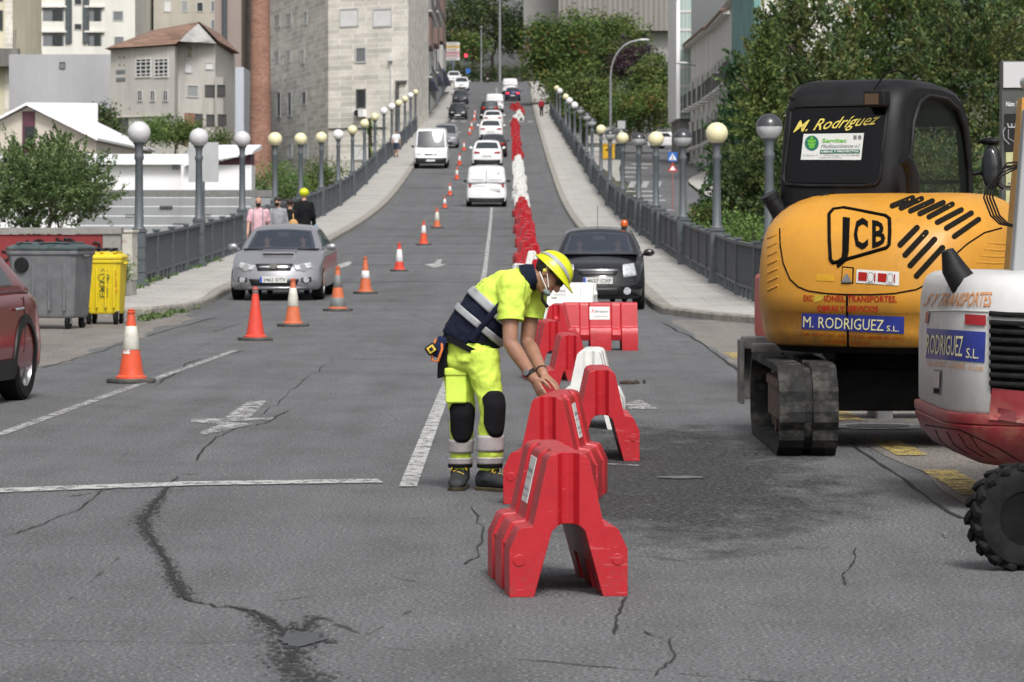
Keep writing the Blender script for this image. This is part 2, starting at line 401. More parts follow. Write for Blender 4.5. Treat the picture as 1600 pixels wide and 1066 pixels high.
# pavements with kerbs (the kerb is a real step)
M_slab = None
def slab_mat():
    q = NT('pavement_slabs', .9); c = q.tc.outputs['Object']
    b = q.brick(q.map(c, (1, 1, 1)), 1.0, (.40, .385, .36), (.365, .352, .33), (.24, .23, .22), .012, 1.0, .6)
    n = q.ramp(q.noise(c, .8, 8, .65), [(.3, .78), (.7, 1.12)]); f = q.ramp(q.noise(c, 40, 3), [(.3, .85), (.7, 1.1)])
    q.color(q.mix(1.0, q.mix(1.0, b, n, 'MULTIPLY'), f, 'MULTIPLY')); return q.m
M_slab = slab_mat()
M_kerb = mat('kerb_stone', (.27, .255, .225), .9, var=.25, scale=5, bump=.4, dirt=(.1, .09, .07), dirt_amt=.4)
def pavement(name, inner, outer, kerb_w=.28, h=.13):
    """inner/outer: matching lists of (x, y): kerb line and back line"""
    top = MB(); vs = []
    def off(p, q_, d):
        v = Vector((q_[0] - p[0], q_[1] - p[1])); L = v.length
        return (p[0] + v.x / L * d, p[1] + v.y / L * d) if L > 1e-6 else p
    for p, q_ in zip(inner, outer):
        a = off(p, q_, kerb_w)
        vs += [(a[0], a[1], g(a[1]) + h), (q_[0], q_[1], g(q_[1]) + h)]
    top.add(vs, [(2 * i, 2 * i + 1, 2 * i + 3, 2 * i + 2) for i in range(len(inner) - 1)])
    tag(top.build(name, M_slab), kind='structure')
    kb = MB(); rings = []
    for p, q_ in zip(inner, outer):
        a = off(p, q_, .03); b = off(p, q_, kerb_w)
        z = g(p[1])
        rings.append([(p[0], p[1], z - .1), (p[0], p[1], z + h - .03), (a[0], a[1], z + h + .003), (b[0], b[1], g(b[1]) + h + .003), (b[0], b[1], z - .1)])
    kb.loft(rings, 0, True, True)
    tag(kb.build('kerb', M_kerb), kind='structure')
yy = [470, 440] + [412 - 6 * i for i in range(57)] + [70, 67.5]
inL = [(-5.7, y) for y in yy] + [(-5.68, 65), (-5.62, 62.5), (-5.62, 60.5), (-5.75, 58.7), (-6.2, 57.2), (-7.0, 56.3), (-8.5, 55.8), (-12, 55.4), (-30, 55.2)]
outL = [(-7.95, y) for y in yy] + [(-7.95, 66.5), (-7.95, 65.5), (-7.95, 65), (-7.98, 64.5), (-8.2, 64), (-8.8, 63.5), (-10, 63), (-13, 62.5), (-30, 62)]
pavement('pavement', inL, outL)
inR = [(2.15 if y > 200 else 2.15 + (200 - y) * .0028, y) for y in yy] + [(2.52, 64), (2.52, 60), (2.6, 57.6), (2.85, 56.4), (3.3, 54.6), (4.0, 52.6), (5.5, 50), (12, 46), (30, 40)]
outR = [(4.62 if y < 200 else 4.2, y) for y in yy] + [(4.75, 64), (4.9, 61), (5.2, 60), (5.6, 59.4), (6.2, 58.8), (7, 58), (8.5, 56.5), (14, 52), (31, 46)]
pavement('pavement', inR, outR)
# painted markings and cracks, sheets a few mm proud of the road
def worn_paint(name, col, wear=.5):
    q = NT(name, .7); c = q.tc.outputs['Object']
    n = q.noise(q.map(c, (9, 5, 1)), 1.0, 9, .8)
    n2 = q.noise(c, 70, 3, .7)
    a = q.ramp(q.math('ADD', n, q.math('MULTIPLY', q.math('SUBTRACT', n2, .5), .5)), [(.5 - .28 * wear - .09, 0.0), (.5 - .28 * wear + .05, 1.0)])
    a = q.math('SUBTRACT', 1.0, q.math('SUBTRACT', 1.0, a))
    q.color(q.ramp(q.noise(c, 3, 5), [(.3, tuple(x * .85 for x in col)), (.7, col)]))
    q.t.links.new(a, q.b.inputs['Alpha']); return q.m
M_line = worn_paint('worn_white_marking', (.45, .45, .44), .1)
M_line_worn = worn_paint('very_worn_white_marking', (.45, .45, .44), -.08)
M_line_yellow = worn_paint('worn_yellow_marking', (.46, .35, .11), .0)
def ribbon(mb, pts, w, dz, sub=1.0):
    """flat ribbon through ground points (x, y); w: width or list"""
    P = []
    for i in range(len(pts) - 1):
        a, b = Vector(pts[i][:2]), Vector(pts[i + 1][:2]); n = max(1, int((b - a).length / sub))
        wa, wb = (w[i], w[i + 1]) if hasattr(w, '__len__') else (w, w)
        for k in range(n): P.append((a.lerp(b, k / n), wa + (wb - wa) * k / n))
    P.append((Vector(pts[-1][:2]), w[-1] if hasattr(w, '__len__') else w))
    vs = []
    for i, (p, ww) in enumerate(P):
        d = P[min(i + 1, len(P) - 1)][0] - P[max(i - 1, 0)][0]; d = d.normalized() if d.length > 0 else Vector((0, 1)); nrm = Vector((-d.y, d.x))
        for s in (-1, 1):
            q_ = p + nrm * s * ww / 2; vs.append((q_.x, q_.y, g(q_.y) + dz))
    mb.add(vs, [(2 * i, 2 * i + 1, 2 * i + 3, 2 * i + 2) for i in range(len(P) - 1)])
def mark(name, pts, w, mt=None, sub=2.0, dz=.008):
    mb = MB(); ribbon(mb, pts, w, dz, sub); return tag(mb.build(name, mt or M_line), kind='structure')
def gp(px, py): v = gpt(px, py); return (v.x, v.y)
mark('road_line', [(-.64, 20.45), (-.66, 40), (-.66, 80), (-.9, 148)], .11)
mark('road_line', [(-.95, 160), (-1.2, 296)], .12)
mark('road_line', [(-1.4, 304), (-1.9, 410)], .14)
mark('road_line', [gp(-60, 696), gp(0, 680), gp(185, 613), gp(368, 548)], .10, M_line_worn)
mark('stop_line', [gp(-200, 777), gp(0, 768), gp(300, 757), gp(594, 753)], .31, M_line, .3)
def flat_poly(name, pts, mt, dz=.008):
    mb = MB(); mb.add([(x, y, g(y) + dz) for x, y in pts], [tuple(range(len(pts)))]); return tag(mb.build(name, mt), kind='structure')
flat_poly('arrow_marking', [gp(297, 661), gp(300, 656), gp(428, 654), gp(425, 657), gp(350, 660), gp(395, 664), gp(318, 681), gp(312, 677), gp(345, 664)], M_line_worn)
flat_poly('arrow_marking', [gp(350, 654), gp(385, 630), gp(418, 626), gp(390, 654)], M_line_worn)
flat_poly('arrow_marking', [gp(664, 414), gp(678, 412), gp(684, 406), gp(691, 406), gp(688, 413), gp(697, 414), gp(679, 419)], M_line)
flat_poly('arrow_marking', [gp(519, 415), gp(532, 413), gp(543, 409), gp(551, 410), gp(544, 416), gp(533, 419), gp(519, 419)], M_line)
flat_poly('arrow_marking', [gp(975, 632), gp(1000, 626), gp(1028, 640), gp(985, 641)], M_line_worn)
mark('road_line', [gp(938, 726), gp(998, 729)], .05, M_line_worn)
for y0, y1 in ((19.8, 21.8), (23.2, 25.0), (27.4, 29.4), (31.6, 33.6), (36, 38), (40.2, 42.2)):
    mark('road_line', [(2.79, y0), (2.79, y1)], .22, M_line_yellow, .5, .012)
for i in range(9):
    x = -5.2 + i * .86
    mark('crossing_marking', [(x, 297.5), (x, 300.5)], .48, M_line)
mark('road_line', [(-5.35, 300), (-5.35, 372)], .18)
# transverse bridge joints and resurfacing seams
def soft_ragged(name, col, sx, sy, gain, kk=1.0):
    """broken dark surface that thins out raggedly towards its edges (attribute 'core' is 1 along the middle)"""
    q = NT(name, .9); c = q.tc.outputs['Object']
    at_ = q.t.nodes.new('ShaderNodeAttribute'); at_.attribute_name = 'core'
    n = q.noise(q.map(c, (sx, sy, 1)), 1.0, 10, .78)
    k = q.math('ADD', q.math('MULTIPLY', q.math('SUBTRACT', n, .5), gain), q.math('MULTIPLY', at_.outputs['Fac'], kk))
    q.t.links.new(q.ramp(k, [(.42, 0.0), (.62, .93)]), q.b.inputs['Alpha'])
    q.color(q.ramp(q.noise(c, 40, 3), [(.3, tuple(x * .5 for x in col)), (.7, tuple(x * 1.6 for x in col))])); return q.m
M_crack = soft_ragged('crack', (.013, .013, .013), 26, 16, 2.0, 1.15)
M_rag = soft_ragged('broken_asphalt_edge', (.02, .02, .021), 30, 13, 3.6, .62)
M_seam = soft_ragged('seam', (.05, .05, .05), 3, 2, 2.2)
def ribbon3(mb, pts, w, dz, sub):
    if not hasattr(mb, 'core'): mb.core = []
    P = []
    for i in range(len(pts) - 1):
        a, b = Vector(pts[i][:2]), Vector(pts[i + 1][:2]); n = max(1, int((b - a).length / sub))
        wa, wb = (w[i], w[i + 1]) if hasattr(w, '__len__') else (w, w)
        for k in range(n): P.append((a.lerp(b, k / n), wa + (wb - wa) * k / n))
    P.append((Vector(pts[-1][:2]), w[-1] if hasattr(w, '__len__') else w))
    vs = []; m = len(P)
    for i, (p, ww) in enumerate(P):
        d = P[min(i + 1, m - 1)][0] - P[max(i - 1, 0)][0]; d = d.normalized() if d.length > 0 else Vector((0, 1)); nr = Vector((-d.y, d.x))
        for s in (-1, -.5, 0, .5, 1):
            q_ = p + nr * s * ww / 2; vs.append((q_.x, q_.y, g(q_.y) + dz))
            mb.core.append((1 - abs(s)) * (0 if i in (0, m - 1) else 1))
    mb.add(vs, [(5 * i + j, 5 * i + j + 1, 5 * i + j + 6, 5 * i + j + 5) for i in range(m - 1) for j in range(4)])
def build_core(mb, name, mt):
    o = mb.build(name, mt, fix=False); at_ = o.data.attributes.new('core', 'FLOAT', 'POINT')
    at_.data.foreach_set('value', mb.core); return tag(o, kind='structure')
sm = MB()
for y, w in ((74, .25), (79, .1), (86, .25), (95, .2), (104, .3), (112, .2), (121, .35), (131, .25), (142, .4), (155, .3), (170, .5), (187, .5)):
    x1 = 2.2; ribbon3(sm, [(-5.6, y + random.uniform(-.5, .5)), (-2, y), (x1, y + random.uniform(-.5, .5))], w * 2, .005, .8)
build_core(sm, 'road_seam', M_seam)
def jag(pts, n, amp):
    out = []
    for i in range(len(pts) - 1):
        for k in range(n):
            t = k / n; x = pts[i][0] + (pts[i + 1][0] - pts[i][0]) * t; y = pts[i][1] + (pts[i + 1][1] - pts[i][1]) * t
            out.append((x + random.uniform(-amp, amp), y + random.uniform(-amp, amp) * .6))
    return out + [pts[-1]]
cr = MB()
def crack(pxs, w, n=8, amp=3.0):
    P = [gp(*p) for p in jag(pxs, n, amp)]; ribbon3(cr, P, [w * 1.0 * random.uniform(.4, 1.5) for _ in P], .006, .3)
crack([(455, 640), (420, 660), (365, 672), (335, 685), (305, 722)], .022)
crack([(280, 745), (262, 765), (238, 792), (228, 815), (238, 845), (258, 872), (275, 910), (292, 938), (335, 948), (395, 955), (430, 975), (462, 1012), (455, 1040)], .03, 5, 3)
crack([(520, 560), (470, 600), (410, 650)], .016, 8, 4)
crack([(160, 765), (130, 795), (60, 822), (0, 842)], .018)
crack([(0, 1003), (160, 1004), (300, 1006), (430, 1003)], .014, 8, 1.2)
crack([(0, 850), (120, 853), (230, 852)], .012, 8, 1.0)
crack([(230, 838), (330, 836), (440, 838)], .013, 8, 1.0)
crack([(300, 928), (420, 930), (500, 920)], .012, 6, 1.2)
crack([(735, 790), (755, 830), (745, 870), (722, 885)], .018, 6, 4)
crack([(980, 930), (965, 965), (960, 995)], .02, 6, 3)
crack([(1340, 855), (1330, 885), (1315, 905), (1325, 915)], .014, 6, 3)
crack([(1000, 988), (1045, 1000), (1055, 1030), (1020, 1060)], .014, 6, 3)
crack([(60, 578), (120, 560), (185, 541), (250, 520), (340, 496)], .05, 6, 2)
crack([(250, 600), (300, 565), (390, 548)], .03, 6, 3)
crack([(330, 520), (380, 505), (440, 497), (520, 492)], .035, 6, 1.5)
crack([(600, 480), (680, 505), (760, 540)], .02, 6, 3)
crack([(1035, 505), (1085, 530), (1130, 562), (1180, 600)], .06, 8, 2)
crack([(1322, 690), (1400, 742), (1480, 800), (1565, 835), (1640, 880)], .045, 8, 2.5)
crack([(1020, 870), (1090, 885), (1180, 880)], .012, 6, 2)
build_core(cr, 'road_crack', M_crack)
rg = MB()
def rag(pxs, ws):
    P = [gp(*p) for p in pxs]; ribbon3(rg, P, [w * 1.25 for w in ws], .0045, .1)
rag([(265, 757), (240, 790), (222, 815), (232, 840), (255, 870), (275, 910), (290, 935), (320, 945)], [.05, .2, .22, .14, .12, .18, .14, .03])
rag([(330, 945), (375, 950), (400, 962), (440, 985), (455, 1010), (450, 1040), (480, 1060), (500, 1085)], [.03, .1, .12, .3, .3, .26, .34, .4])
rag([(500, 960), (470, 985), (530, 1010)], [.1, .2, .1])
build_core(rg, 'broken_road_edge', M_rag)
def round_patch(name, c, rx, ry, mt, dz=.0055, n=26):
    pts = []
    for k in range(n):
        a = 2 * math.pi * k / n; r = random.uniform(.75, 1.1); pts.append((c[0] + rx * r * math.cos(a), c[1] + ry * r * math.sin(a)))
    return flat_poly(name, pts, mt, dz)
M_tar = mat('smooth_tar_patch', (.06, .064, .07), .7, var=.2, scale=10, bump=.3, bscale=60)
round_patch('tar_patch', gp(470, 1000), .09, .24, M_tar, .0065)
round_patch('tar_patch', gp(1065, 747), .16, .12, mat('flat_repair', (.11, .11, .11), .7, var=.2, scale=14), .0065)
# ------------------------------------------------------------------ railings and globe lamps on both sides of the bridge
M_iron2 = mat('railing_iron', (.085, .1, .112), .5, var=.2, scale=3, dirt=(.06, .05, .045), dirt_amt=.3)
M_meshpanel = mat('railing_panel', (.06, .07, .08), .6, var=.25, scale=30)
PITCH = 13.0
def railing(name, x_of, y0, y1, label, n_pan=4):
    root = empty(name, (0, 0, 0), 0, label, 'railing')
    n = int(round((y1 - y0) / (PITCH / n_pan)))
    step = (y1 - y0) / n
    pan = MB(); rail = MB()
    z = lambda y: g(y) + .13
    for i in range(n + 1):
        y = y0 + i * step; x = x_of(y)
        if i % n_pan == 0: w, h = .26, 1.10
        else: w, h = .11, 1.06
        po = MB(); po.box((x, y, z(y) + h / 2), (w, w, h)); po.box((x, y, z(y) + h + .02), (w + .05, w + .05, .04));
        if i % n_pan == 0: po.box((x, y, z(y) + .06), (w + .1, w + .1, .12))
        for q in (.3, .55, .8): po.box((x, y, z(y) + q), (w + .035, w + .035, .03))
        if y < 300: po.build('railing_post', M_iron2, root)
        else: rail.v, rail.f, rail.m = rail.v, rail.f, rail.m; rail.add(po.v, po.f)
        if i < n:
            ya, yb = y, y + step; xa, xb = x_of(ya), x_of(yb)
            d = Vector((xb - xa, yb - ya, z(yb) - z(ya)))
            for hh, tt, ww in ((1.0, .06, .09), (.22, .05, .06)):
                rings = []
                for p, yy_ in ((Vector((xa, ya, z(ya))), ya), (Vector((xb, yb, z(yb))), yb)):
                    rings.append([p + Vector((sx * ww / 2, 0, hh + sz * tt / 2)) for sx, sz in ((-1, -1), (1, -1), (1, 1), (-1, 1))])
                rail.loft(rings)
            # dense vertical bars
            nb = 22 if ya < 150 else 8
            for k in range(nb):
                t = (k + .5) / nb; p = Vector((xa, ya, z(ya))) + d * t
                bw = (step / nb) * (.62)
                pan.box((p.x, p.y, p.z + .60), (.03, bw, .74))
            nf = 4
            for k in range(nf):
                t = (k + .5) / nf; p = Vector((xa, ya, z(ya))) + d * t; pan.box((p.x, p.y, p.z + .1), (.08, .16, .2))
    rail.build('top_rail', M_iron2, root); pan.build('infill_panel', M_meshpanel, root)
    return root
XL = lambda y: -7.62
XR = lambda y: 4.28 + max(0, 62 - y) * .05 if y < 160 else 4.28 - (y - 160) * .0038
railing('iron_railing', XL, 68, 263, 'long grey iron railing of the bridge beside the pedestrians and chimney')
railing('iron_railing', XR, 56.6, 315, 'long grey iron railing of the bridge beside the black hatchback and trees')
M_globe_white = mat('white_globe', (.75, .75, .74), .25, spec=.5)
M_globe_cream = mat('cream_globe', (.72, .66, .42), .25, spec=.5)
M_globe_grey = mat('grey_globe', (.52, .52, .53), .3)
M_globe_clear = mat('clear_globe', (.42, .43, .44), .08, spec=.6, trans=.0, var=.2, scale=9)
M_globe_cap = mat('dark_globe_cap', (.04, .042, .048), .2, spec=.6)
def lamp(name, x, y, kind, label, group):
    root = empty(name, (x, y, g(y) + .13), 0, label, 'street lamp', group)
    n = 16 if y < 150 else 10
    po = MB(); po.lathe([(.13, 1.1), (.14, 1.16), (.095, 1.22), (.085, 1.9), (.078, 2.55), (.10, 2.6), (.10, 2.66), (.075, 2.72), (.09, 2.86), (.11, 2.9), (.06, 2.95)], n)
    po.box((0, 0, .55), (.27, .27, 1.1))
    po.build('post', M_iron2, root, smooth=40)
    r = .235
    gl = MB()
    if kind == 'clear':
        gl.ball((0, 0, 3.13), r, n * 2)
        gl.build('globe', M_globe_clear, root, smooth=180)
        prof = [(r * 1.012 * math.cos(t), r * 1.012 * math.sin(t)) for t in [R(2 + 88 * i / 8) for i in range(9)]]
        cp = MB(); cp.lathe(prof, n * 2, (0, 0, 3.13)); cp.build('globe_cap', M_globe_cap, root, smooth=60)
    else:
        gl.ball((0, 0, 3.13), r, n * 2)
        gl.build('globe', {'white': M_globe_white, 'cream': M_globe_cream, 'grey': M_globe_grey}[kind], root, smooth=180)
    cl = MB(); cl.lathe([(.07, 2.86), (.12, 2.9), (.13, 2.94), (.09, 2.97)], n); cl.build('collar', M_iron2, root, smooth=40)
    return root
ordl = ['first', 'second', 'third', 'fourth', 'fifth', 'sixth', 'seventh', 'eighth', 'ninth', 'tenth', 'eleventh', 'twelfth', 'thirteenth', 'fourteenth', 'fifteenth', 'sixteenth', 'seventeenth', 'eighteenth', 'nineteenth', 'twentieth']
kl = ['grey', 'grey', 'grey', 'cream', 'cream', 'cream', 'white', 'cream', 'cream', 'cream', 'white', 'white', 'cream', 'cream', 'white', 'cream']
extra = {0: 'beside the junction box at the start of the railing', 1: 'in front of the grey sign back', 2: 'beside the brick chimney'}
for k in range(16):
    what = {'grey': 'pale grey', 'cream': 'cream', 'white': 'white'}[kl[k]]
    lamp('globe_lamp', XL(0) , 68 + PITCH * k, kl[k], f'{what} globe street lamp, {ordl[k]} along the railing by the chimney' if k not in extra else f'{what} globe street lamp {extra[k]}', 'globe lamps along the railing by the chimney')
kr = [('clear', 1202), ('cream', 1120), ('clear', 1067), ('cream', 1025), ('clear', 998), ('cream', 973), ('clear', 953), ('cream', 939), ('clear', 925), ('clear', 917), ('clear', 907), ('white', 898), ('white', 890), ('cream', 884), ('white', 875), ('cream', 870)]
for k, (kd, px) in enumerate(kr):
    y = 4.28 * FPX / (px - 800)
    for _ in range(4): y = XR(y) * FPX / (px - 800)
    if k == 0: y = 59
    what = {'clear': 'dark topped clear', 'cream': 'cream', 'white': 'white'}[kd]
    x = XR(y) if k else 4.56
    lamp('globe_lamp', x, y, kd, f'{what} globe street lamp, {ordl[k]} along the railing by the black hatchback', 'globe lamps along the railing by the black hatchback')
# sign seen from behind, fixed by the second lamp
M_signback = mat('sign_back', (.38, .39, .40), .5, var=.06, scale=3)
p = at(318, 270, 84)
sg = empty('road_sign', (p.x, p.y, g(84) + .13), 0, 'blank grey back of a rectangular road sign beside the second lamp', 'road sign')
b = MB(); b.box((-.0, 0, 2.53), (.76, .03, 1.0)); b.build('sign_panel', M_signback, sg, bevel=.006)
b = MB(); b.lathe([(.03, 0), (.03, 2.5)], 8, (0, .05, 0)); b.build('sign_post', M_iron2, sg)
# ------------------------------------------------------------------ plastic barriers
def plastic(name, col, dirt, scuff=.25):
    q = NT(name, .42); c = q.tc.outputs['Object']
    n = q.noise(c, 6, 8, .7); n2 = q.noise(q.map(c, (1, 1, 2.5)), 22, 6, .7)
    base = q.ramp(n, [(.3, tuple(x * .85 for x in col)), (.7, tuple(min(1, x * 1.08) for x in col))])
    s = q.sep(c)
    z = q.math('SUBTRACT', .30, s[2])
    low = q.math('MULTIPLY', q.math('MULTIPLY', z, 1.6), q.ramp(n2, [(.45, 0.0), (.7, 1.0)]))
    low = q.ramp(low, [(0, 0.0), (.5, .6)])
    base = q.mix(low, base, dirt)
    sc = q.math('GREATER_THAN', q.noise(q.map(c, (3, 10, 26), rot=(.5, .3, .2)), 2.0, 4, .7), .64)
    base = q.mix(q.ramp(q.noise(q.map(c, (2, 2, 1)), 2.3, 9, .75), [(.55, 0.0), (.8, .5)]), base, dirt)
    base = q.mix(q.math('MULTIPLY', sc, scuff), base, tuple(min(1, x + .22) for x in col))
    q.color(base); q.roughness(q.ramp(n2, [(.3, .33), (.7, .55)])); q.b.inputs['Specular IOR Level'].default_value = .5
    q.bump(q.noise(c, 90, 3), .06, .004)
    return q.m
M_red = plastic('red_plastic', (.41, .009, .017), (.17, .045, .04))
M_whitep = plastic('white_plastic', (.72, .72, .69), (.3, .29, .27), .0)
BL, BH = .96, .615
def barrier_mesh():
    # cross-section (x, z), counter-clockwise from the outer foot
    half = [(.258, 0, 'f'), (.150, 0, 'f'), (.072, .285, 'a'), (.047, .308, 'g'), (.025, .312, 'g'), (0, .313, 'g')]
    up = [(0, .622, 'g'), (.025, .622, 'g'), (.047, .620, 'g'), (.075, .612, 't'), (.092, .592, 't'), (.152, .318, 't'), (.160, .305, 's'), (.205, .300, 's'), (.218, .29, 's'), (.258, .205, 'b')]
    prof = half[::-1] + up[::-1]
    full = prof + [(-x, z, k) for x, z, k in prof[::-1] if x > 0]
    def section(y, groove=0.0, gap=False, end=0):
        ring = []
        for x, z, k in full:
            s = 1 if x > 0 else -1; X, Z = x, z; dy = 0
            if groove and k in 'ts': X = x - s * groove; Z = z - (groove * .7 if (k == 's' or z > .58) else 0)
            if groove and k == 'b': X = x - s * groove * .5
            if gap and k == 'f':
                t = .13; Z = t
                if abs(x) < .2: X = s * (.150 - (.078) * t / .285)
                else: X = s * (.232 - groove * .5)
            if k == 'g' and end:
                ax = abs(x); dy = end * (.045 if ax < .01 else .036 if ax < .03 else 0)
            ring.append((X, y + dy, Z))
        return ring
    L = BL; e = .006
    st = []
    st.append(section(0, end=1)); st.append(section(.03, end=1)); st.append(section(.10))
    for c in (.275, L - .275):
        st += [section(c - .095), section(c - .07, .0), section(c - .07 + e, .012, True), section(c - .05, .022, True), section(c + .05, .022, True), section(c + .07 - e, .012, True), section(c + .07, .0), section(c + .095)]
        if c < .5: st.append(section(L / 2))
    st += [section(L - .10), section(L - .03, end=-1), section(L, end=-1)]
    mb = MB(); mb.loft(st, 0, True, False)
    n = len(full)
    # end caps: two cheeks and the recessed column
    ig = [i for i, q in enumerate(full) if q[2] == 'g']
    idx = {}
    for i, (x, z, k) in enumerate(full): idx[(round(x, 3), round(z, 3))] = i
    for base, flip in ((0, False), ((len(st) - 1) * n, True)):
        right = [i for i, (x, z, k) in enumerate(full) if x >= .047]
        left = [i for i, (x, z, k) in enumerate(full) if x <= -.047]
        tops = [idx[(x, z)] for x, z in ((-.047, .620), (-.025, .622), (0, .622), (.025, .622), (.047, .620))]
        bots = [idx[(x, z)] for x, z in ((-.047, .308), (-.025, .312), (0, .313), (.025, .312), (.047, .308))]
        for poly in (right, left):
            f = [base + i for i in poly]; mb.f.append(f[::-1] if not flip else f); mb.m.append(0)
        for i in range(4):
            f = [base + bots[i], base + bots[i + 1], base + tops[i + 1], base + tops[i]]; mb.f.append(f if not flip else f[::-1]); mb.m.append(0)
    # moulded coupling bosses: ball at one end, round plugs on the cheeks
    for sx in (-1, 1):
        mb.lathe([(.028, -.002), (.026, .004)], 14, (sx * .215, 0, .16), 0, Matrix.Rotation(R(90), 3, 'X'))
    return mb
_bm = barrier_mesh()
def barrier_obj(m, ball=False):
    mb = MB(); mb.add(_bm.v, _bm.f)
    if ball: mb.ball((0, .01, .44), (.05, .055, .05), 14)
    o = mb.build('plastic_barrier', m, None, bevel=.012, seg=2)
    for d in [o.modifiers[0]]: d.angle_limit = R(33)
    return bake(o)
bar_red = barrier_obj(M_red); bar_white = barrier_obj(M_whitep); bar_red_ball = barrier_obj(M_red, True); bar_white_ball = barrier_obj(M_whitep, True)
for o in (bar_red, bar_white, bar_red_ball, bar_white_ball):
    o.data.polygons.foreach_set('use_smooth', [True] * len(o.data.polygons)); o.data.set_sharp_from_angle(angle=R(40))
used = set()
def barrier(src, x, y, yaw, label, group='plastic barriers being lined up on the road'):
    if src.name in used:
        o = src.copy(); COL.objects.link(o)
    else: o = src; used.add(src.name)
    o.name = 'plastic_barrier'
    sl = math.atan2(g(y + .5) - g(y - .5), 1.0)
    o.location = (x, y, g(y)); o.rotation_euler = (sl if abs(math.cos(yaw)) > .7 else 0, 0, yaw)
    return tag(o, label, 'barrier', group)
M_sticker = mat('paper_sticker', (.62, .62, .6), .5, var=.08, scale=12)
M_ink = mat('grey_ink', (.12, .13, .16), .6)
M_inkred = mat('red_ink', (.5, .06, .05), .6)
def sticker(parent, side, y0, y1, z0, z1, vertical):
    """paper label on the sloping flank: flank line from (.152,.318) to (.092,.592)"""
    def X(z): return .152 - (z - .318) / (.592 - .318) * .06
    fn0 = lambda y, z, w=.0: Vector((side * (X(z) + .003 + w), y, z))
    mb = MB(); mb.add([fn0(y0, z0), fn0(y1, z0), fn0(y1, z1), fn0(y0, z1), fn0(y0, z0, -.003), fn0(y1, z0, -.003), fn0(y1, z1, -.003), fn0(y0, z1, -.003)], [(0, 1, 2, 3), (4, 5, 6, 7), (0, 1, 5, 4), (2, 3, 7, 6), (1, 2, 6, 5), (0, 3, 7, 4)])
    o = mb.build('paper_label', M_sticker, parent)
    tx = MB()
    if vertical:
        # lettering runs across the narrow label in short lines
        f = (lambda u, v: fn0(y1 - u if side < 0 else y0 + u, z0 + v, .002))
        w, h = y1 - y0, z1 - z0
        put_text(tx, 'Brasan', w * .08, w * .92, h * .66, h * .12, f, bold=.01)
        put_text(tx, 'alquiler', w * .1, w * .9, h * .52, h * .05, f)
        put_text(tx, 'brasan', w * .1, w * .9, h * .26, h * .09, f)
        put_text(tx, '981 000', w * .1, w * .9, h * .12, h * .06, f)
    else:
        f = (lambda u, v: fn0(y1 - u if side < 0 else y0 + u, z0 + v, .002))
        w, h = y1 - y0, z1 - z0
        put_text(tx, 'Brasan', w * .3, w * .92, h * .55, h * .2, f, bold=.01)
        put_text(tx, 'maquinaria', w * .2, w * .92, h * .2, h * .13, f)
        lg = MB(); lg.add([f(w * .08, h * .52), f(w * .17, h * .86), f(w * .25, h * .52), f(w * .21, h * .52), f(w * .17, h * .72), f(w * .12, h * .52)], [(0, 1, 4, 5), (1, 2, 3, 4)])
        lg.build('emblem', M_inkred, o)
    tx.build('lettering', M_ink, o)
    return o
# the loose ones near the worker
o = barrier(bar_red, .245, 14.40, R(6.0), 'nearest red plastic barrier, standing alone in the road with a narrow label')
sticker(o, -1, .375, .585, .375, .575, True)
o = barrier(bar_red, .205, 19.18, R(-7), 'red plastic barrier that the bending worker is holding')
sticker(o, 1, .39, .57, .36, .56, True)
barrier(bar_red, .615, 22.75, R(0.5), 'red plastic barrier in front of the narrow white barrier')
barrier(bar_white, .605, 26.3, R(-4), 'white plastic barrier between two red ones behind the worker')
barrier(bar_red, .535, 30.1, R(2), 'red plastic barrier just behind the end-on white barrier')
barrier(bar_red, .43, 34.6, R(4), 'red plastic barrier beside the hanging helmet strap of the worker')
barrier(bar_red_ball, .55, 41.8, R(-3), 'red plastic barrier with coupling ball, end-on by the crosswise red one')
o = barrier(bar_red, 1.62, 43.2, R(91.5), 'red plastic barrier set crosswise with a square white label')
sticker(o, -1, .36, .62, .40, .565, False)
o = barrier(bar_white_ball, 1.36, 54.6, R(72), 'white plastic barrier set crosswise in front of the black hatchback')
sticker(o, -1, .45, .70, .38, .55, False)
barrier(bar_red, .40, 55.5, R(5), 'red plastic barrier end-on beside the crosswise white barrier')
barrier(bar_white, .30, 66, R(12), 'white plastic barrier tilted across the foot of the chain')
barrier(bar_red, .52, 70, R(-18), 'red plastic barrier turned beside the foremost white one of the chain')
barrier(bar_white, .46, 76, R(0), 'white plastic barrier low in the chain behind the yellow helmet', 'white plastic barriers in the chain up the bridge')
# the long chain up the bridge
rng = random.Random(3)
y = 79.0; k = 0
GR = 'red plastic barriers in the chain up the bridge'; GW = 'white plastic barriers in the chain up the bridge'
seq = [(146, 'r', 3.5), (200, 'w', 2.6), (292, 'r', 3.6), (318, 'w', 3.4), (345, 'r', 4)]
for yend, c, stp in seq:
    while y < yend:
        x = .50 - (y - 80) * .0012 + (.07 if k % 2 else -.07) + rng.uniform(-.05, .05)
        if y > 295: x += rng.uniform(0, .7)
        yaw = rng.uniform(-.16, .16)
        if c == 'r': barrier(bar_red, x, y, yaw, 'red plastic barrier in the long chain climbing the bridge', GR)
        else: barrier(bar_white, x, y, yaw, 'white plastic barrier in the long chain climbing the bridge', GW)
        y += stp * rng.uniform(.9, 1.1); k += 1
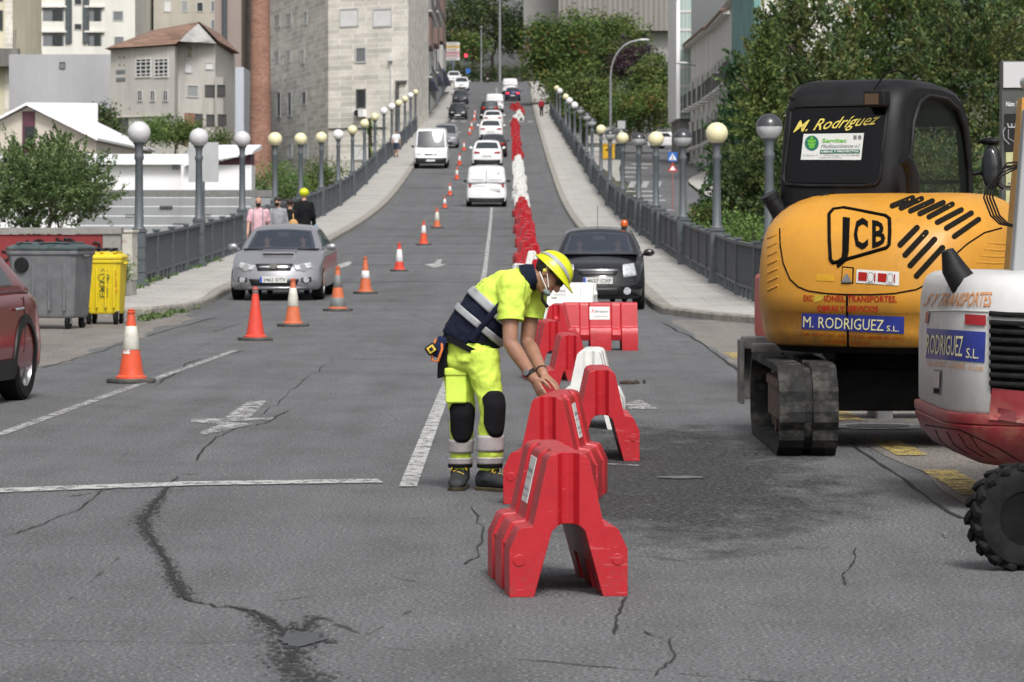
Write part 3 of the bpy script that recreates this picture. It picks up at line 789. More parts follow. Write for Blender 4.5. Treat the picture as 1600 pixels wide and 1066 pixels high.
# ------------------------------------------------------------------ traffic cones
def fluo(name, col, d=.25, dc=(.18, .14, .12)):
    return mat(name, col, .55, var=.12, scale=9, dirt=dc, dirt_amt=d, dirt_scale=7)
M_orange = fluo('orange_rubber', (.62, .075, .025)); M_orange2 = fluo('faded_orange_rubber', (.55, .13, .05), .3); M_redcone = fluo('red_rubber', (.6, .05, .03), .15)
M_refl = fluo('reflective_sleeve', (.58, .57, .50), .25); M_refl2 = fluo('white_sleeve', (.7, .7, .7), .15); M_reflgrey = fluo('dirty_sleeve', (.16, .17, .17), .3)
M_conebase = mat('cone_rubber_base', (.055, .053, .05), .85, var=.3, scale=14, dirt=(.13, .12, .1), dirt_amt=.3)
def cone(x, y, h, bands, base, label, mats, rz=0.0, worn=1.0):
    root = empty('traffic_cone', (x, y, g(y)), rz, label, 'traffic cone', 'traffic cones along the lane')
    sl = math.atan2(g(y + .5) - g(y - .5), 1.0); root.rotation_euler = (sl, 0, rz)
    bw, bh = base
    bb = MB()
    c = bw * .28
    pl = [(-bw/2 + c, -bw/2), (bw/2 - c, -bw/2), (bw/2, -bw/2 + c), (bw/2, bw/2 - c), (bw/2 - c, bw/2), (-bw/2 + c, bw/2), (-bw/2, bw/2 - c), (-bw/2, -bw/2 + c)]
    bb.prism(pl, 0, bh); bb.build('base', M_conebase, root, bevel=.012)
    r0, r1 = h * .19, h * .038
    rad = lambda z: r0 + (r1 - r0) * (z / h) ** .92
    n = 24
    body = MB(); prof = [(r0 * 1.12, bh * .8), (r0 * 1.10, bh + .02), (rad(bh + .035), bh + .035)] + [(rad(z), z) for z in [bh + .05 + (h - .1 - bh) * i / 8 for i in range(9)]] + [(r1 * 1.5, h - .045), (r1 * 1.55, h - .03), (r1 * 1.0, h - .02), (r1 * 1.3, h - .01), (r1 * 1.0, h)]
    body.lathe(prof, n); body.build('cone_body', mats[0], root, smooth=50)
    for z0, z1, m in bands:
        s = MB(); s.lathe([(rad(h * z0) + .001, h * z0), (rad(h * z0) + .005, h * z0 + .004), (rad(h * z1) + .005, h * z1 - .004), (rad(h * z1) + .001, h * z1)], n, cap=False); s.build('reflective_band', m, root, smooth=60)
    return root
def cone_px(px, pyt, pyb, bands, label, mats, bw=.46, bh=.045):
    v = gpt(px, pyb - 3); s = FPX / v.y; h = (pyb - pyt - 1) / s
    return cone(v.x, v.y, h, bands, (bw * h / .72, bh), label, mats, random.uniform(-.2, .2))
c0 = cone_px(205, 485, 601, [(.45, .77, M_refl)], 'large orange cone with pale band and white label near the red car', [M_orange])
lb = MB(); hh = .75
def conefn(u, v):
    z = .30 + v; rr = (.19 + (.038 - .19) * (z / .73) ** .92) * .73 + .006; a = R(-104) + u / .11
    return Vector((rr * math.cos(a), rr * math.sin(a), z))
lb.add([conefn(-.075 + .025 * i, j * .035) for j in range(4) for i in range(5)], [(j * 5 + i, j * 5 + i + 1, j * 5 + i + 6, j * 5 + i + 5) for j in range(3) for i in range(4)])
lbo = lb.build('paper_label', M_sticker, c0)
tx = MB(); put_text(tx, 'BRASAN', -.055, .045, .06, .03, lambda u, v: conefn(u, v) * 1.0 + Vector((0, -.002, 0))); put_text(tx, '981 68', -.055, .045, .02, .02, lambda u, v: conefn(u, v) + Vector((0, -.002, 0))); tx.build('lettering', M_inkred, lbo)
cone_px(399, 450, 535, [(.88, .99, M_reflgrey)], 'plain red cone with grey tip in front of the silver saloon', [M_redcone])
cone_px(458, 437, 513, [(.42, .80, M_refl)], 'pale sleeved faded cone before the silver saloon number plate', [M_orange2])
cone_px(528, 418, 489, [(.08, .30, M_reflgrey), (.53, .80, M_reflgrey)], 'grey and orange banded dirty cone beside the silver saloon', [M_orange2])
cone_px(571, 403, 462, [(.42, .62, M_refl2)], 'orange cone with one white band beside the dirty grey banded cone', [M_orange2])
cone_px(624, 381, 427, [(.34, .76, M_refl2)], 'red cone with broad white sleeve near the road arrow', [M_redcone])
cone_px(662, 347, 386, [(.50, .80, M_refl2)], 'orange cone with white band beyond the broad sleeved cone', [M_orange])
cone_px(683, 326, 359, [(.36, .75, M_refl)], 'orange cone with pale band level with the white delivery van', [M_orange2])
far = [(695, 308, 329), (703, 288, 309), (714, 263, 284), (718, 241, 262), (725, 222, 239), (734, 200, 214), (737, 191, 206), (741, 178, 192), (742, 172, 184)]
for i, (a, b_, c_) in enumerate(far):
    cone_px(a, b_, c_, [(.40, .75, M_refl2)], ['orange cone just beyond the white panel van', 'orange cone level with the white van roof', 'orange cone beside the white tailgate car', 'orange cone between white van and white cars', 'orange cone beside the grey people carrier', 'orange cone beside the paler white car', 'orange cone just before the row of road blocks', 'orange cone on the row of white road blocks', 'last small orange cone up the bridge'][i], [M_orange])
# ------------------------------------------------------------------ waste containers, cabinet, wall with graffiti
M_bingrey = mat('grey_bin_plastic', (.13, .135, .145), .5, var=.18, scale=5, dirt=(.22, .21, .2), dirt_amt=.22, dirt_scale=4)
M_binlid = mat('dark_green_bin_lid', (.045, .065, .068), .45, var=.2, scale=6, dirt=(.16, .16, .15), dirt_amt=.2)
M_binyel = mat('yellow_bin_plastic', (.66, .50, .012), .45, var=.1, scale=5, dirt=(.3, .25, .06), dirt_amt=.25, dirt_scale=5)
M_metal = mat('galvanised_metal', (.32, .33, .34), .45, metal=.7, var=.2, scale=9)
def bin_(name, x, y, w, d, h, m, ml, label, rz, cat='waste container', frame_lid=True):
    root = empty(name, (x, y, g(y)), rz, label, cat)
    z0 = .17; b = MB()
    rings = []
    for t, kx, ky in ((0, .86, .8), (.05, .9, .85), (.55, .96, .94), (.93, 1, 1), (.94, 1.05, 1.05), (1, 1.05, 1.05)):
        z = z0 + (h - z0 - .1) * t; a, c_ = w / 2 * kx, d / 2 * ky; r = .07
        rings.append([(a - r, -c_, z), (a, -c_ + r, z), (a, c_ - r, z), (a - r, c_, z), (-a + r, c_, z), (-a, c_ - r, z), (-a, -c_ + r, z), (-a + r, -c_, z)])
    b.loft(rings)
    for kx in (-.34, -.12, .12, .34):
        b.box((w * kx, -d / 2 * .93, z0 + h * .36), (.035, .05, h * .55))
    b.build('container_body', m, root, bevel=.012)
    l = MB(); zt = h - .1
    rings = []
    for z, k in ((zt + .006, 1.07), (zt + .05, 1.07), (zt + .09, .9), (zt + .12, .5)):
        a, c_ = w / 2 * k, d / 2 * k; r = .08 * k
        rings.append([(a - r, -c_, z), (a, -c_ + r, z), (a, c_ - r, z), (a - r, c_, z), (-a + r, c_, z), (-a, c_ - r, z), (-a, -c_ + r, z), (-a + r, -c_, z)])
    l.loft(rings)
    for sx in (-.5, .0, .5): l.box((w * sx * .7, -.02, zt + .115), (.05, d * .9, .03))
    l.build('lid', ml, root, bevel=.01)
    for sx in (-1, 1):
        a = MB(); a.tube([(sx * w / 2 * .98, -.06, h * .86), (sx * (w / 2 + .05), -.06, h * .86), (sx * (w / 2 + .05), .06, h * .86), (sx * w / 2 * .98, .06, h * .86)], .018, 8); a.build('lift_pin', m, root, smooth=40)
        for sy in (-1, 1):
            wh = MB(); wh.lathe([(.05, -.025), (.1, -.025), (.105, -.01), (.105, .01), (.1, .025), (.05, .025)], 18, (sx * w * .36, sy * d * .33, .105), 0, Matrix.Rotation(R(90), 3, 'Y'))
            wo_ = wh.build('caster_wheel', M_rubber, root, smooth=40)
            fk = MB(); fk.box((sx * w * .36 - .045, sy * d * .33, .15), (.008, .06, .13)); fk.box((sx * w * .36 + .045, sy * d * .33, .15), (.008, .06, .13)); fk.box((sx * w * .36, sy * d * .33, .215), (.1, .09, .012)); fk.build('caster_fork', M_metal, wo_)
    return root
v = gpt(74, 515)
gb = bin_('waste_container', v.x + .0, v.y + .4, 1.10, .86, 1.30, M_bingrey, M_binlid, 'grey four wheeled waste container with dark lid beside the yellow one', R(-14))
d_ = MB();
for k, (a, b_) in enumerate(((.28, .30), (-.30, .2), (.05, .26))): d_.box((a, -.03, 1.315), (b_, .6, .012), 0, Matrix.Rotation(R(3 - 2 * k), 3, 'Y'))
d_.build('lid_flap', M_binlid, gb, bevel=.005)
hk = MB(); hk.lathe([(.0, 0), (.12, 0), (.11, .03), (0, .03)], 20, (-.31, -.425, .98), 0, Matrix.Rotation(R(90), 3, 'X')); hk.build('wheel_boss', M_black, gb, smooth=40)
v = gpt(160, 508)
yb = bin_('waste_container', v.x, v.y + .35, .60, .68, 1.13, M_binyel, M_binyel, 'yellow wheeled recycling container with graffiti on its front', R(-4))
M_inkgreen = mat('green_marker', (.02, .07, .04), .6); M_inkorange = mat('orange_marker', (.55, .16, .03), .6)
def scribble(parent, name, m, paths, fn, r):
    mb = MB()
    for p in paths: mb.tube([fn(*q) for q in p], r, 5)
    return mb.build(name, m, parent)
def binfn(u, v):
    t = (v - .17) / (1.13 - .27); return Vector((u, -.34 * (.87 + .1 * t) - .012, v))
rng2 = random.Random(5)
loops = []
for cx, cz, s in ((.02, .74, .07), (.07, .70, .06), (.02, .64, .06), (.05, .58, .05), (.09, .76, .04)):
    loops.append([(cx + s * math.cos(a) * rng2.uniform(.6, 1.1), cz + s * math.sin(a) * rng2.uniform(.6, 1.1)) for a in [i * .55 for i in range(13)]])
loops.append([(-.02, .45), (-.02, .55), (.1, .55), (.1, .45), (-.02, .45)]); loops.append([(.02, .46), (.02, .54)]); loops.append([(.06, .46), (.06, .54)]); loops.append([(0, .84), (.03, .89), (.07, .83), (.1, .86)]); loops.append([(-.2, .68), (-.185, .62), (-.2, .58)])
scribble(yb, 'graffiti_print', M_inkgreen, loops, binfn, .006)
scribble(yb, 'graffiti_print', M_inkorange, [[(.20, .84), (.23, .86), (.24, .8), (.2, .76), (.23, .72), (.25, .66), (.22, .6)], [(.23 + .025 * math.cos(a), .54 + .03 * math.sin(a)) for a in [i * .7 for i in range(10)]]], binfn, .006)
tb = bin_('waste_container', at(168, 400, 57.5).x, 57.5, .4, .5, 1.12, M_black, M_black, 'small black bin half hidden behind the yellow container', 0)
# utility cabinet
M_cab = mat('weathered_cabinet', (.47, .45, .40), .7, var=.15, scale=4, dirt=(.28, .23, .18), dirt_amt=.3)
v = at(196, 448, 63)
cb = empty('utility_cabinet', (v.x, 63, g(63) + .12), R(-10), 'weathered beige utility cabinet beside the first lamp post', 'cabinet')
b = MB(); b.box((0, 0, .15), (.34, .32, .3)); b.build('plinth', mat('cabinet_plinth', (.3, .29, .27), .9, var=.2), cb)
b = MB(); b.box((0, 0, .75), (.37, .35, .9)); b.build('cabinet_body', M_cab, cb, bevel=.008)
b = MB(); b.box((0, -.18, .52), (.31, .012, .38)); b.box((0, -.18, .96), (.31, .012, .38)); b.build('door', M_cab, cb, bevel=.004)
b = MB(); b.box((0, 0, 1.22), (.42, .40, .05)); b.build('top_cover', M_cab, cb, bevel=.008)
scribble(cb, 'graffiti_print', mat('brown_marker', (.25, .1, .06), .7), [[(-.08, 1.02), (-.04, 1.07), (0, 1.0), (.03, 1.07), (.07, 1.01)], [(-.02 + .03 * math.cos(a), 1.03 + .04 * math.sin(a)) for a in [i * .7 for i in range(10)]]], lambda u, v: Vector((u, -.188, v)), .005)
# low wall painted red with graffiti
M_wallred = mat('red_painted_render', (.20, .018, .022), .8, var=.2, scale=3, dirt=(.09, .03, .03), dirt_amt=.35)
M_coping = mat('weathered_concrete', (.24, .235, .22), .9, var=.25, scale=3, bump=.2, dirt=(.09, .085, .075), dirt_amt=.4)
a = at(-30, 440, 60); e = at(160, 440, 60)
gw = empty('graffiti_wall', (0, 60, g(60)), 0, 'low red painted wall with black graffiti lines behind the bins', 'wall')
b = MB(); b.box2((a.x - 3, 0, 0), (e.x, .25, 1.34)); b.build('wall_face', M_wallred, gw)
b = MB(); b.box2((a.x - 3, -.04, 1.345), (e.x + .35, .3, 1.46)); b.box2((e.x + .003, .0, 0), (e.x + .33, .25, 1.343)); b.build('coping', M_coping, gw, bevel=.01)
W2 = lambda px, py: at(px, py, 59.98) - Vector((0, 60, g(60)))
def curl(cx, cy, r0, r1, t0, t1, n=14): return [(cx + (r0 + (r1 - r0) * i / n) * math.cos(t0 + (t1 - t0) * i / n), cy + (r0 + (r1 - r0) * i / n) * .75 * math.sin(t0 + (t1 - t0) * i / n)) for i in range(n + 1)]
scribble(gw, 'graffiti_print', M_black, [curl(62, 381, 12, 4, 2, 7), [(50, 378), (62, 385), (80, 383), (96, 376), (88, 372), (100, 392)], curl(108, 380, 9, 7, 3, 6.5), curl(132, 392, 14, 9, 3.3, 6.6), curl(150, 384, 7, 5, 4, 8.2), curl(5, 400, 10, 10, 4.5, 8), [(42, 375), (44, 392)], [(100, 372), (118, 378), (112, 388), (128, 380)]], W2, .02)
# ------------------------------------------------------------------ buildings
class Face:
    """a vertical facade plane from a to b (x, y)"""
    def __init__(s, a, b, out=None):
        s.a = Vector((a[0], a[1])); s.b = Vector((b[0], b[1])); s.d = (s.b - s.a).normalized(); s.n = Vector((s.d.y, -s.d.x))
        if s.n.dot(-s.a) < 0: s.n = -s.n       # towards the viewer's side
    def px(s, px, py):
        """(u, z) on the facade seen at a photo pixel"""
        r = (px - 800) / FPX
        # point Y*(r,1) on line a + u d
        den = s.d.x - r * s.d.y
        u = (r * s.a.y - s.a.x) / den; Y = s.a.y + u * s.d.y
        return u, CAMZ + (HOR - py) / FPX * Y
    def P(s, u, z, w=0.0):
        p = s.a + s.d * u + s.n * w; return Vector((p.x, p.y, z))
def fbox(mb, f, u0, u1, z0, z1, w0, w1, mi=0):
    vs = [f.P(u, z, w) for w in (w0, w1) for z in (z0, z1) for u in (u0, u1)]
    mb.add(vs, [(0, 2, 3, 1), (4, 5, 7, 6), (0, 1, 5, 4), (2, 6, 7, 3), (0, 4, 6, 2), (1, 3, 7, 5)], mi)
M_frame = mat('window_frame', (.5, .5, .49), .5); M_frame_dark = mat('dark_window_frame', (.09, .09, .09), .5)
M_pane = mat('window_pane', (.035, .04, .042), .12, spec=.6); M_pane_grey = mat('shuttered_window', (.17, .18, .19), .5, var=.1, scale=3)
M_shutter = mat('white_shutter', (.68, .68, .67), .5, var=.05, scale=2); M_pane_light = mat('pale_window', (.30, .31, .31), .3)
def window(parent, f, px0, py0, px1, py1, pane=M_pane, frame=M_frame, fw=.09, bars=(0, 0), depth=.06, name='window'):
    u0, z0 = f.px(px0, py1); u1, z1 = f.px(px1, py0)
    if u0 > u1: u0, u1 = u1, u0
    fr = MB()
    for a in ((u0, u0 + fw, z0, z1), (u1 - fw, u1, z0, z1), (u0 + fw, u1 - fw, z0, z0 + fw), (u0 + fw, u1 - fw, z1 - fw, z1)): fbox(fr, f, a[0], a[1], a[2], a[3], .003, depth)
    for i in range(bars[0]):
        c = u0 + (u1 - u0) * (i + 1) / (bars[0] + 1); fbox(fr, f, c - fw * .35, c + fw * .35, z0 + fw, z1 - fw, .003, depth * .8)
    for i in range(bars[1]):
        c = z0 + (z1 - z0) * (i + 1) / (bars[1] + 1); fbox(fr, f, u0 + fw, u1 - fw, c - fw * .35, c + fw * .35, .005, depth * .7)
    o = fr.build(name, frame, parent)
    pn = MB(); fbox(pn, f, u0 + fw * .6, u1 - fw * .6, z0 + fw * .6, z1 - fw * .6, .002, .02); pn.build('pane', pane, o)
    return o
def wall_poly(parent, name, foot, z0, z1, m):
    mb = MB(); mb.prism(foot, z0, z1); return mb.build(name, m, parent)
def bld(label, cat='building', name='apartment_building'): return empty(name, (0, 0, 0), 0, label, cat)
def render_mat(name, col, stain=(.2, .19, .16), amt=.3, st=(1, 1, .25)):
    q = NT(name, .9); c = q.tc.outputs['Object']
    n = q.noise(q.map(c, (.35, .35, .1)), 1.0, 9, .7); n2 = q.noise(q.map(c, (1.2, 1.2, .12)), 1.0, 8, .7)
    b = q.ramp(n, [(.3, tuple(x * .85 for x in col)), (.7, tuple(min(1, x * 1.08) for x in col))])
    q.color(q.mix(q.ramp(n2, [(.52, 0.0), (.75, amt)]), b, stain)); return q.m
def granite_mat(name, col, mortar, sc, var=.2):
    q = NT(name, .9); c = q.tc.outputs['Object']; s = q.sep(c)
    cm = q.t.nodes.new('ShaderNodeCombineXYZ'); q.t.links.new(q.math('ADD', q.math('MULTIPLY', s[0], 1.0), q.math('MULTIPLY', s[1], .62)), cm.inputs[0]); q.t.links.new(s[2], cm.inputs[1])
    v = cm.outputs[0]
    b = q.brick(v, sc, tuple(x * (1 - var) for x in col), tuple(min(1, x * (1 + var)) for x in col), mortar, .025, .9, .34)
    n = q.ramp(q.noise(q.map(c, (.5, .5, .9)), 1.0, 7, .7), [(.3, (.72, .70, .66)), (.7, (1.12, 1.1, 1.06))])
    q.color(q.mix(1.0, b, n, 'MULTIPLY')); return q.m
# granite corner building by the bridge
M_gran = granite_mat('granite_ashlar', (.66, .64, .60), (.80, .79, .77), .85, .17)
A = at(513, 300, 256); B = at(638, 300, 251); C_ = at(370, 300, 304)
gb_ = bld('granite faced apartment block with white shutters at the bridge end')
foot = [(A.x, A.y), (B.x, B.y), (B.x + .3, 300), (-20, 330), (C_.x, C_.y)]
wall_poly(gb_, 'wall', foot, -5, 27, M_gran)
F1 = Face((A.x, A.y), (B.x, B.y)); F2 = Face((C_.x, C_.y), (A.x, A.y))
for x0, y0, x1, y1, pn, fr in ((531, 12, 561, 43, M_shutter, M_frame), (583, 12, 613, 43, M_shutter, M_frame), (555, 73, 573, 99, M_pane_grey, M_frame), (557, 139, 572, 170, M_pane, M_frame_dark), (551, 225, 582, 251, M_shutter, M_frame)):
    window(gb_, F1, x0, y0, x1, y1, pn, fr, .12)
o = MB(); u0, z0 = F1.px(557, 183); u1, z1 = F1.px(572, 171); fbox(o, F1, u0, u1, z0, z1, .002, .35); ac = o.build('air_conditioner', M_white, gb_)
o = MB(); o.lathe([(0, 0), (.26, 0), (.26, .05), (0, .05)], 16, F1.P((u0 * .62 + u1 * .38), (z0 + z1) / 2, .36), 0, Matrix.Rotation(R(90), 3, 'X')); o.build('fan_grille', M_black, ac)
for x0, y0, x1, y1, pn in ((429, 20, 438, 45, M_pane_light), (447, 18, 456, 43, M_pane_light), (475, 16, 481, 41, M_pane_light), (429, 77, 437, 101, M_pane_light), (448, 76, 455, 100, M_pane_light), (470, 76, 476, 101, M_pane_light), (433, 142, 439, 185, M_pane), (450, 142, 456, 184, M_pane), (472, 141, 479, 166, M_pane), (450, 224, 457, 250, M_shutter), (475, 224, 482, 250, M_shutter)):
    window(gb_, F2, x0, y0, x1, y1, pn, M_frame, .16)
o = MB(); u, z = F1.px(612, 92); o.box(F1.P(u, z, .15), (.35, .35, .35)); u, z = F1.px(611, 105); fbox(o, F1, u - .05, u + .05, z - 3.0, z + .6, .003, .08); o.build('wall_lamp', M_frame, gb_)
pp = MB(); u0, z0 = F1.px(622, 185); u1, z1 = F1.px(636, 126); fbox(pp, F1, u0 - .1, u0 + .1, z0 - 1.5, z1, .003, .2); fbox(pp, F1, u0 + .1, u1, z1 - .2, z1, .003, .2); pp.build('drainpipe', M_frame_dark, gb_)
pb = MB(); u0, z0 = F1.px(514, 203); u1, z1 = F1.px(604, 205); fbox(pb, F1, u0, u1, z0, z0 + .12, .003, .06); pb.build('cable', M_frame_dark, gb_)
# street front receding behind it: three houses with balconies
M_r1 = render_mat('grey_blue_render', (.42, .44, .47)); M_r2 = render_mat('pale_render', (.52, .51, .49)); M_brickred = render_mat('red_brick_infill', (.22, .15, .13))
def street_house(y0, y1, m, z1, label, px_list, balcony=True):
    b = bld(label)
    fx = -8.05
    wall_poly(b, 'wall', [(fx, y0), (fx, y1), (-20, y1), (-20, y0)], -2, z1, m)
    f = Face((fx, y0), (fx, y1)); f.n = Vector((1, 0))
    z = g(y0) + 4.2
    w = MB(); fbox(w, f, .4, y1 - y0 - .4, g(y1) + .3, g(y0) + 3.6, .003, .05)
    w.build('shop_front', M_frame_dark, b)
    aw = MB(); fbox(aw, f, 1, y1 - y0 - 1, g(y0) + 3.7, g(y0) + 3.95, .003, .9); aw.build('awning', mat('awning_' + str(int(y0)), (.08, .10, .17), .7), b)
    fl = 0
    while z + 2.6 < z1:
        for i in range(3):
            u = (y1 - y0) * (i + .5) / 3
            fr = MB(); fbox(fr, f, u - .8, u + .8, z, z + 2.1, .003, .07); wo_ = fr.build('window', M_frame, b)
            pn = MB(); fbox(pn, f, u - .66, u + .66, z + .14, z + 1.96, .071, .08); pn.build('pane', M_pane, wo_)
        if balcony and fl % 2 == 0:
            bl = MB(); fbox(bl, f, .8, y1 - y0 - .8, z - .25, z - .08, .004, .8); bo = bl.build('balcony', M_r2, b)
            rl = MB()
            for k in range(18):
                u = .85 + (y1 - y0 - 1.7) * k / 17; fbox(rl, f, u - .03, u + .03, z - .08, z + .9, .74, .79)
            fbox(rl, f, .8, y1 - y0 - .8, z + .9, z + .98, .72, .80); rl.build('balcony_rail', M_frame_dark, bo)
        else:
            by = MB(); fbox(by, f, 1.2, (y1 - y0) * .45, z - .3, z + 2.3, .075, .7); by.build('bay_window', M_brickred if fl % 3 else M_r2, b)
        z += 3.0; fl += 1
    return b
street_house(300.3, 326, M_r1, 42, 'grey blue street house with iron balconies next to the granite block', [])
street_house(326.2, 352, M_r2, 46, 'pale rendered street house with brick bays in mid row', [], True)
street_house(352.2, 392, M_r1, 50, 'farthest street house of the row before the trees', [], False)
# brick chimney
M_brick = granite_mat('chimney_brick', (.27, .145, .11), (.36, .22, .17), 5.0, .28)
p = at(407, 285, 205)
ch = MB(); ch.lathe([(.80, -6), (.66, 8), (.50, 22), (.50, 30)], 28, (p.x, 205, 0)); o = ch.build('brick_chimney', M_brick, smooth=60); tag(o, 'tall round red brick factory chimney in front of the granite block', 'chimney')
# narrow blue-grey and brown blocks left of the chimney
M_lightblue = render_mat('pale_blue_render', (.44, .48, .53)); M_brown = render_mat('taupe_render', (.33, .275, .25))
a, b_ = at(355, 240, 262), at(381, 240, 262)
bb = bld('narrow pale blue windowless gable wall beside the brick chimney'); wall_poly(bb, 'wall', [(a.x, 262), (b_.x, 262), (b_.x - .4, 290), (a.x - .4, 290)], -5, at(0, 105, 262).z, M_lightblue)
a, b_ = at(335, 240, 292), at(377, 240, 292)
bb = bld('tall taupe block rising above the pale blue gable'); wall_poly(bb, 'wall', [(a.x, 292), (b_.x, 292), (b_.x, 310), (a.x, 310)], -5, 30, M_brown)
dp = MB(); q_ = at(351, 60, 291.8); dp.lathe([(.22, 6), (.22, 30)], 10, (q_.x, 291.7, 0)); dp.build('flue_pipe', M_iron, bb)
# cream apartment building upper left
M_cream = render_mat('cream_render', (.69, .68, .63), (.45, .42, .36), .25)
cA, cB, cC = at(-60, 90, 330), at(211, 90, 330), at(242, 90, 350)
ca = bld('cream apartment block with recessed grey balconies behind the old house')
wall_poly(ca, 'wall', [(cA.x, 330), (cB.x, 330), (cC.x, 350), (cC.x, 372), (cA.x, 372)], -5, 32, M_cream)
fC = Face((cA.x, 330), (cB.x, 330))
for x0, y0, x1, y1 in ((31, 17, 50, 33), (33, 57, 53, 72), (176, 17, 193, 33), (178, 57, 194, 72), (31, -22, 50, -6), (176, -22, 193, -6)):
    window(ca, fC, x0, y0, x1, y1, M_pane_grey, M_frame, .08)
for yy_ in (12, 51, -28):
    for x0, x1 in ((67, 100), (137, 159)):
        lo = MB(); u0, z0 = fC.px(x0, yy_ + 21); u1, z1 = fC.px(x1, yy_); fbox(lo, fC, u0, u1, z0, z1, .002, .02)
        lo_ = lo.build('balcony_recess', M_pane_grey, ca)
        dd = MB(); fbox(dd, fC, u0 + (u1 - u0) * .45, u1 - .15, z0 + .003, z1 - .25, .021, .04); dd.build('balcony_door', M_pane, lo_)
        bs = MB(); fbox(bs, fC, u0 - .3, u1 + .3, z1, z1 + .18, .003, .3); bs.build('slab_edge', M_cream, lo_)
    window(ca, fC, 116, yy_ - 14, 128, yy_ - 4, M_pane, M_frame, .06)
for px_ in (106, 133):
    pp = MB(); u, z = fC.px(px_, 67); fbox(pp, fC, u - .22, u + .22, z, 32, .003, .25); fbox(pp, fC, u + .26, u + .42, z, 32, .003, .2); pp.build('flue_pipe', M_iron, ca)
# left edge cream block with stone quoins and its balcony slab
sA, sB = at(-80, 160, 245), at(14, 160, 245)
sb = bld('cream block at the picture edge with stone quoins and dark balcony slab')
wall_poly(sb, 'wall', [(sA.x, 245), (sB.x, 245), (sB.x, 262), (sA.x, 262)], -5, 24, mat('pale_yellow_render', (.60, .56, .42), .9, var=.08, scale=.5))
fS = Face((sA.x, 245), (sB.x, 245))
q1 = MB(); u0, _ = fS.px(8, 100); u1, _ = fS.px(20, 100); fbox(q1, fS, u0, u1, -5, 24, .003, .1); q1.build('quoin_strip', M_gran, sb)
bs = MB(); u0, z0 = fS.px(-60, 105); u1, z1 = fS.px(32, 77); fbox(bs, fS, u0, u1, z0, z1, .101, 1.3); bl_ = bs.build('balcony_slab', mat('stained_concrete', (.17, .165, .155), .95, var=.35, scale=2, stretch=(1, 1, .2)), sb)
for x0, y0, x1, y1 in ((-8, 16, 5, 48), (-8, -30, 5, 2)): window(sb, fS, x0, y0, x1, y1, M_pane, M_frame_dark, .08)
rl = MB();
for px_ in (24, 27):
    u, z = fS.px(px_, 76); rl.tube([fS.P(u, z, 1.1), fS.P(u + .06, z + 1.3, 1.1)], .025, 5)
rl.build('balcony_rail', M_frame_dark, bl_)
# grey retaining gable wall
gA, gB = at(14, 160, 236), at(178, 160, 236)
gy = bld('long plain grey gable wall with one tiny window', 'building', 'warehouse'); wall_poly(gy, 'wall', [(gA.x, 236), (gB.x, 236), (gB.x, 256), (gA.x, 256)], -5, at(0, 85, 236).z, render_mat('grey_cement', (.38, .38, .395), (.30, .3, .31), .25))
fG = Face((gA.x, 236), (gB.x, 236)); window(gy, fG, 93, 97, 102, 108, M_pane_grey, M_frame_dark, .06)
# old house with tiled hip roof
M_old = render_mat('stained_old_render', (.52, .50, .46), (.23, .21, .18), .65); M_tiles = granite_mat('roof_tiles', (.22, .135, .10), (.12, .08, .065), 2.6, .35)
oA, oB, oC, oD = at(173, 180, 214), at(273, 180, 210), at(336, 180, 213), at(200, 180, 232)
oh = bld('old stained house with brown tiled roof and barred windows', 'house', 'old_house')
zE = at(0, 73, 211).z; zR = at(0, 37, 216).z
wall_poly(oh, 'wall', [(oA.x, oA.y), (oB.x, oB.y), (oB.x + .6, 228), (oA.x + .4, 230)], -5, zE, M_old)
zE2 = at(0, 66, 213).z
oE = at(354, 180, 216)
wg = MB(); wg.prism([(oB.x + .003, 211.5), (oC.x, 213.2), (oE.x - .6, 216), (oE.x - .6, 230), (oB.x + .62, 228)], -5, zE2); wing = wg.build('side_wing', M_old, oh)
wg = MB(); zz = at(0, 122, 214).z; wg.prism([(oC.x - .0, 212.9), (oE.x, 213.5), (oE.x, 222), (oC.x, 222)], -5, zz); wg.build('low_wing', M_old, oh)
rf = MB(); e = .35
r0 = at(311, 34, 214); r1 = at(240, 40, 222)
vs = [(oA.x - e, oA.y - e, zE + .02), (oB.x + .1, oB.y - e, zE + .1), (r0.x, 214, zR), (at(255, 40, 0).x if 0 else r1.x, 222, zR - .05), (oA.x, 231, zE + .02), (oC.x + e * .5, 213, zE2 + .1), (oC.x + .3, 229, zE2 + .1), (r0.x + .2, 227, zR)]
rf.add(vs, [(0, 1, 2, 3), (0, 3, 4), (5, 6, 7, 2), (2, 7, 3), (3, 7, 4), (6, 4, 7), (0, 4, 6, 5, 1)])
rf.build('roof', M_tiles, oh, fix=True)
gbm = MB(); gbm.add([(oB.x + .15, 210.3, zE2 - .1), (oC.x + .1, 212.6, zE2 - .1), (r0.x, 213.4, zR - .15), (oB.x + .15, 210.8, zE2 - .1), (oC.x + .1, 213.1, zE2 - .1), (r0.x, 213.9, zR - .15)], [(0, 1, 2), (3, 5, 4), (0, 3, 4, 1), (1, 4, 5, 2), (2, 5, 3, 0)]); gbm.build('gable', mat('gable_grey', (.33, .32, .31), .9, var=.3, scale=1), oh)
fO = Face((oA.x, oA.y), (oB.x, oB.y))
for x0, x1 in ((212, 237), (241, 264)): window(oh, fO, x0, 90, x1, 122, M_pane, mat('white_bars', (.6, .6, .58), .6), .1, (2, 4))
for x0 in (215, 235, 255): window(oh, fO, x0, 141, x0 + 8, 159, M_pane, M_frame, .07, (1, 0))
ct = MB()
for px_, py_ in ((186, 90), (194, 90), (187, 102), (194, 102)): u, z = fO.px(px_, py_); fbox(ct, fO, u - .05, u + .05, z - .05, z + .05, .002, .02)
ct.build('vent_brick', M_frame_dark, oh)
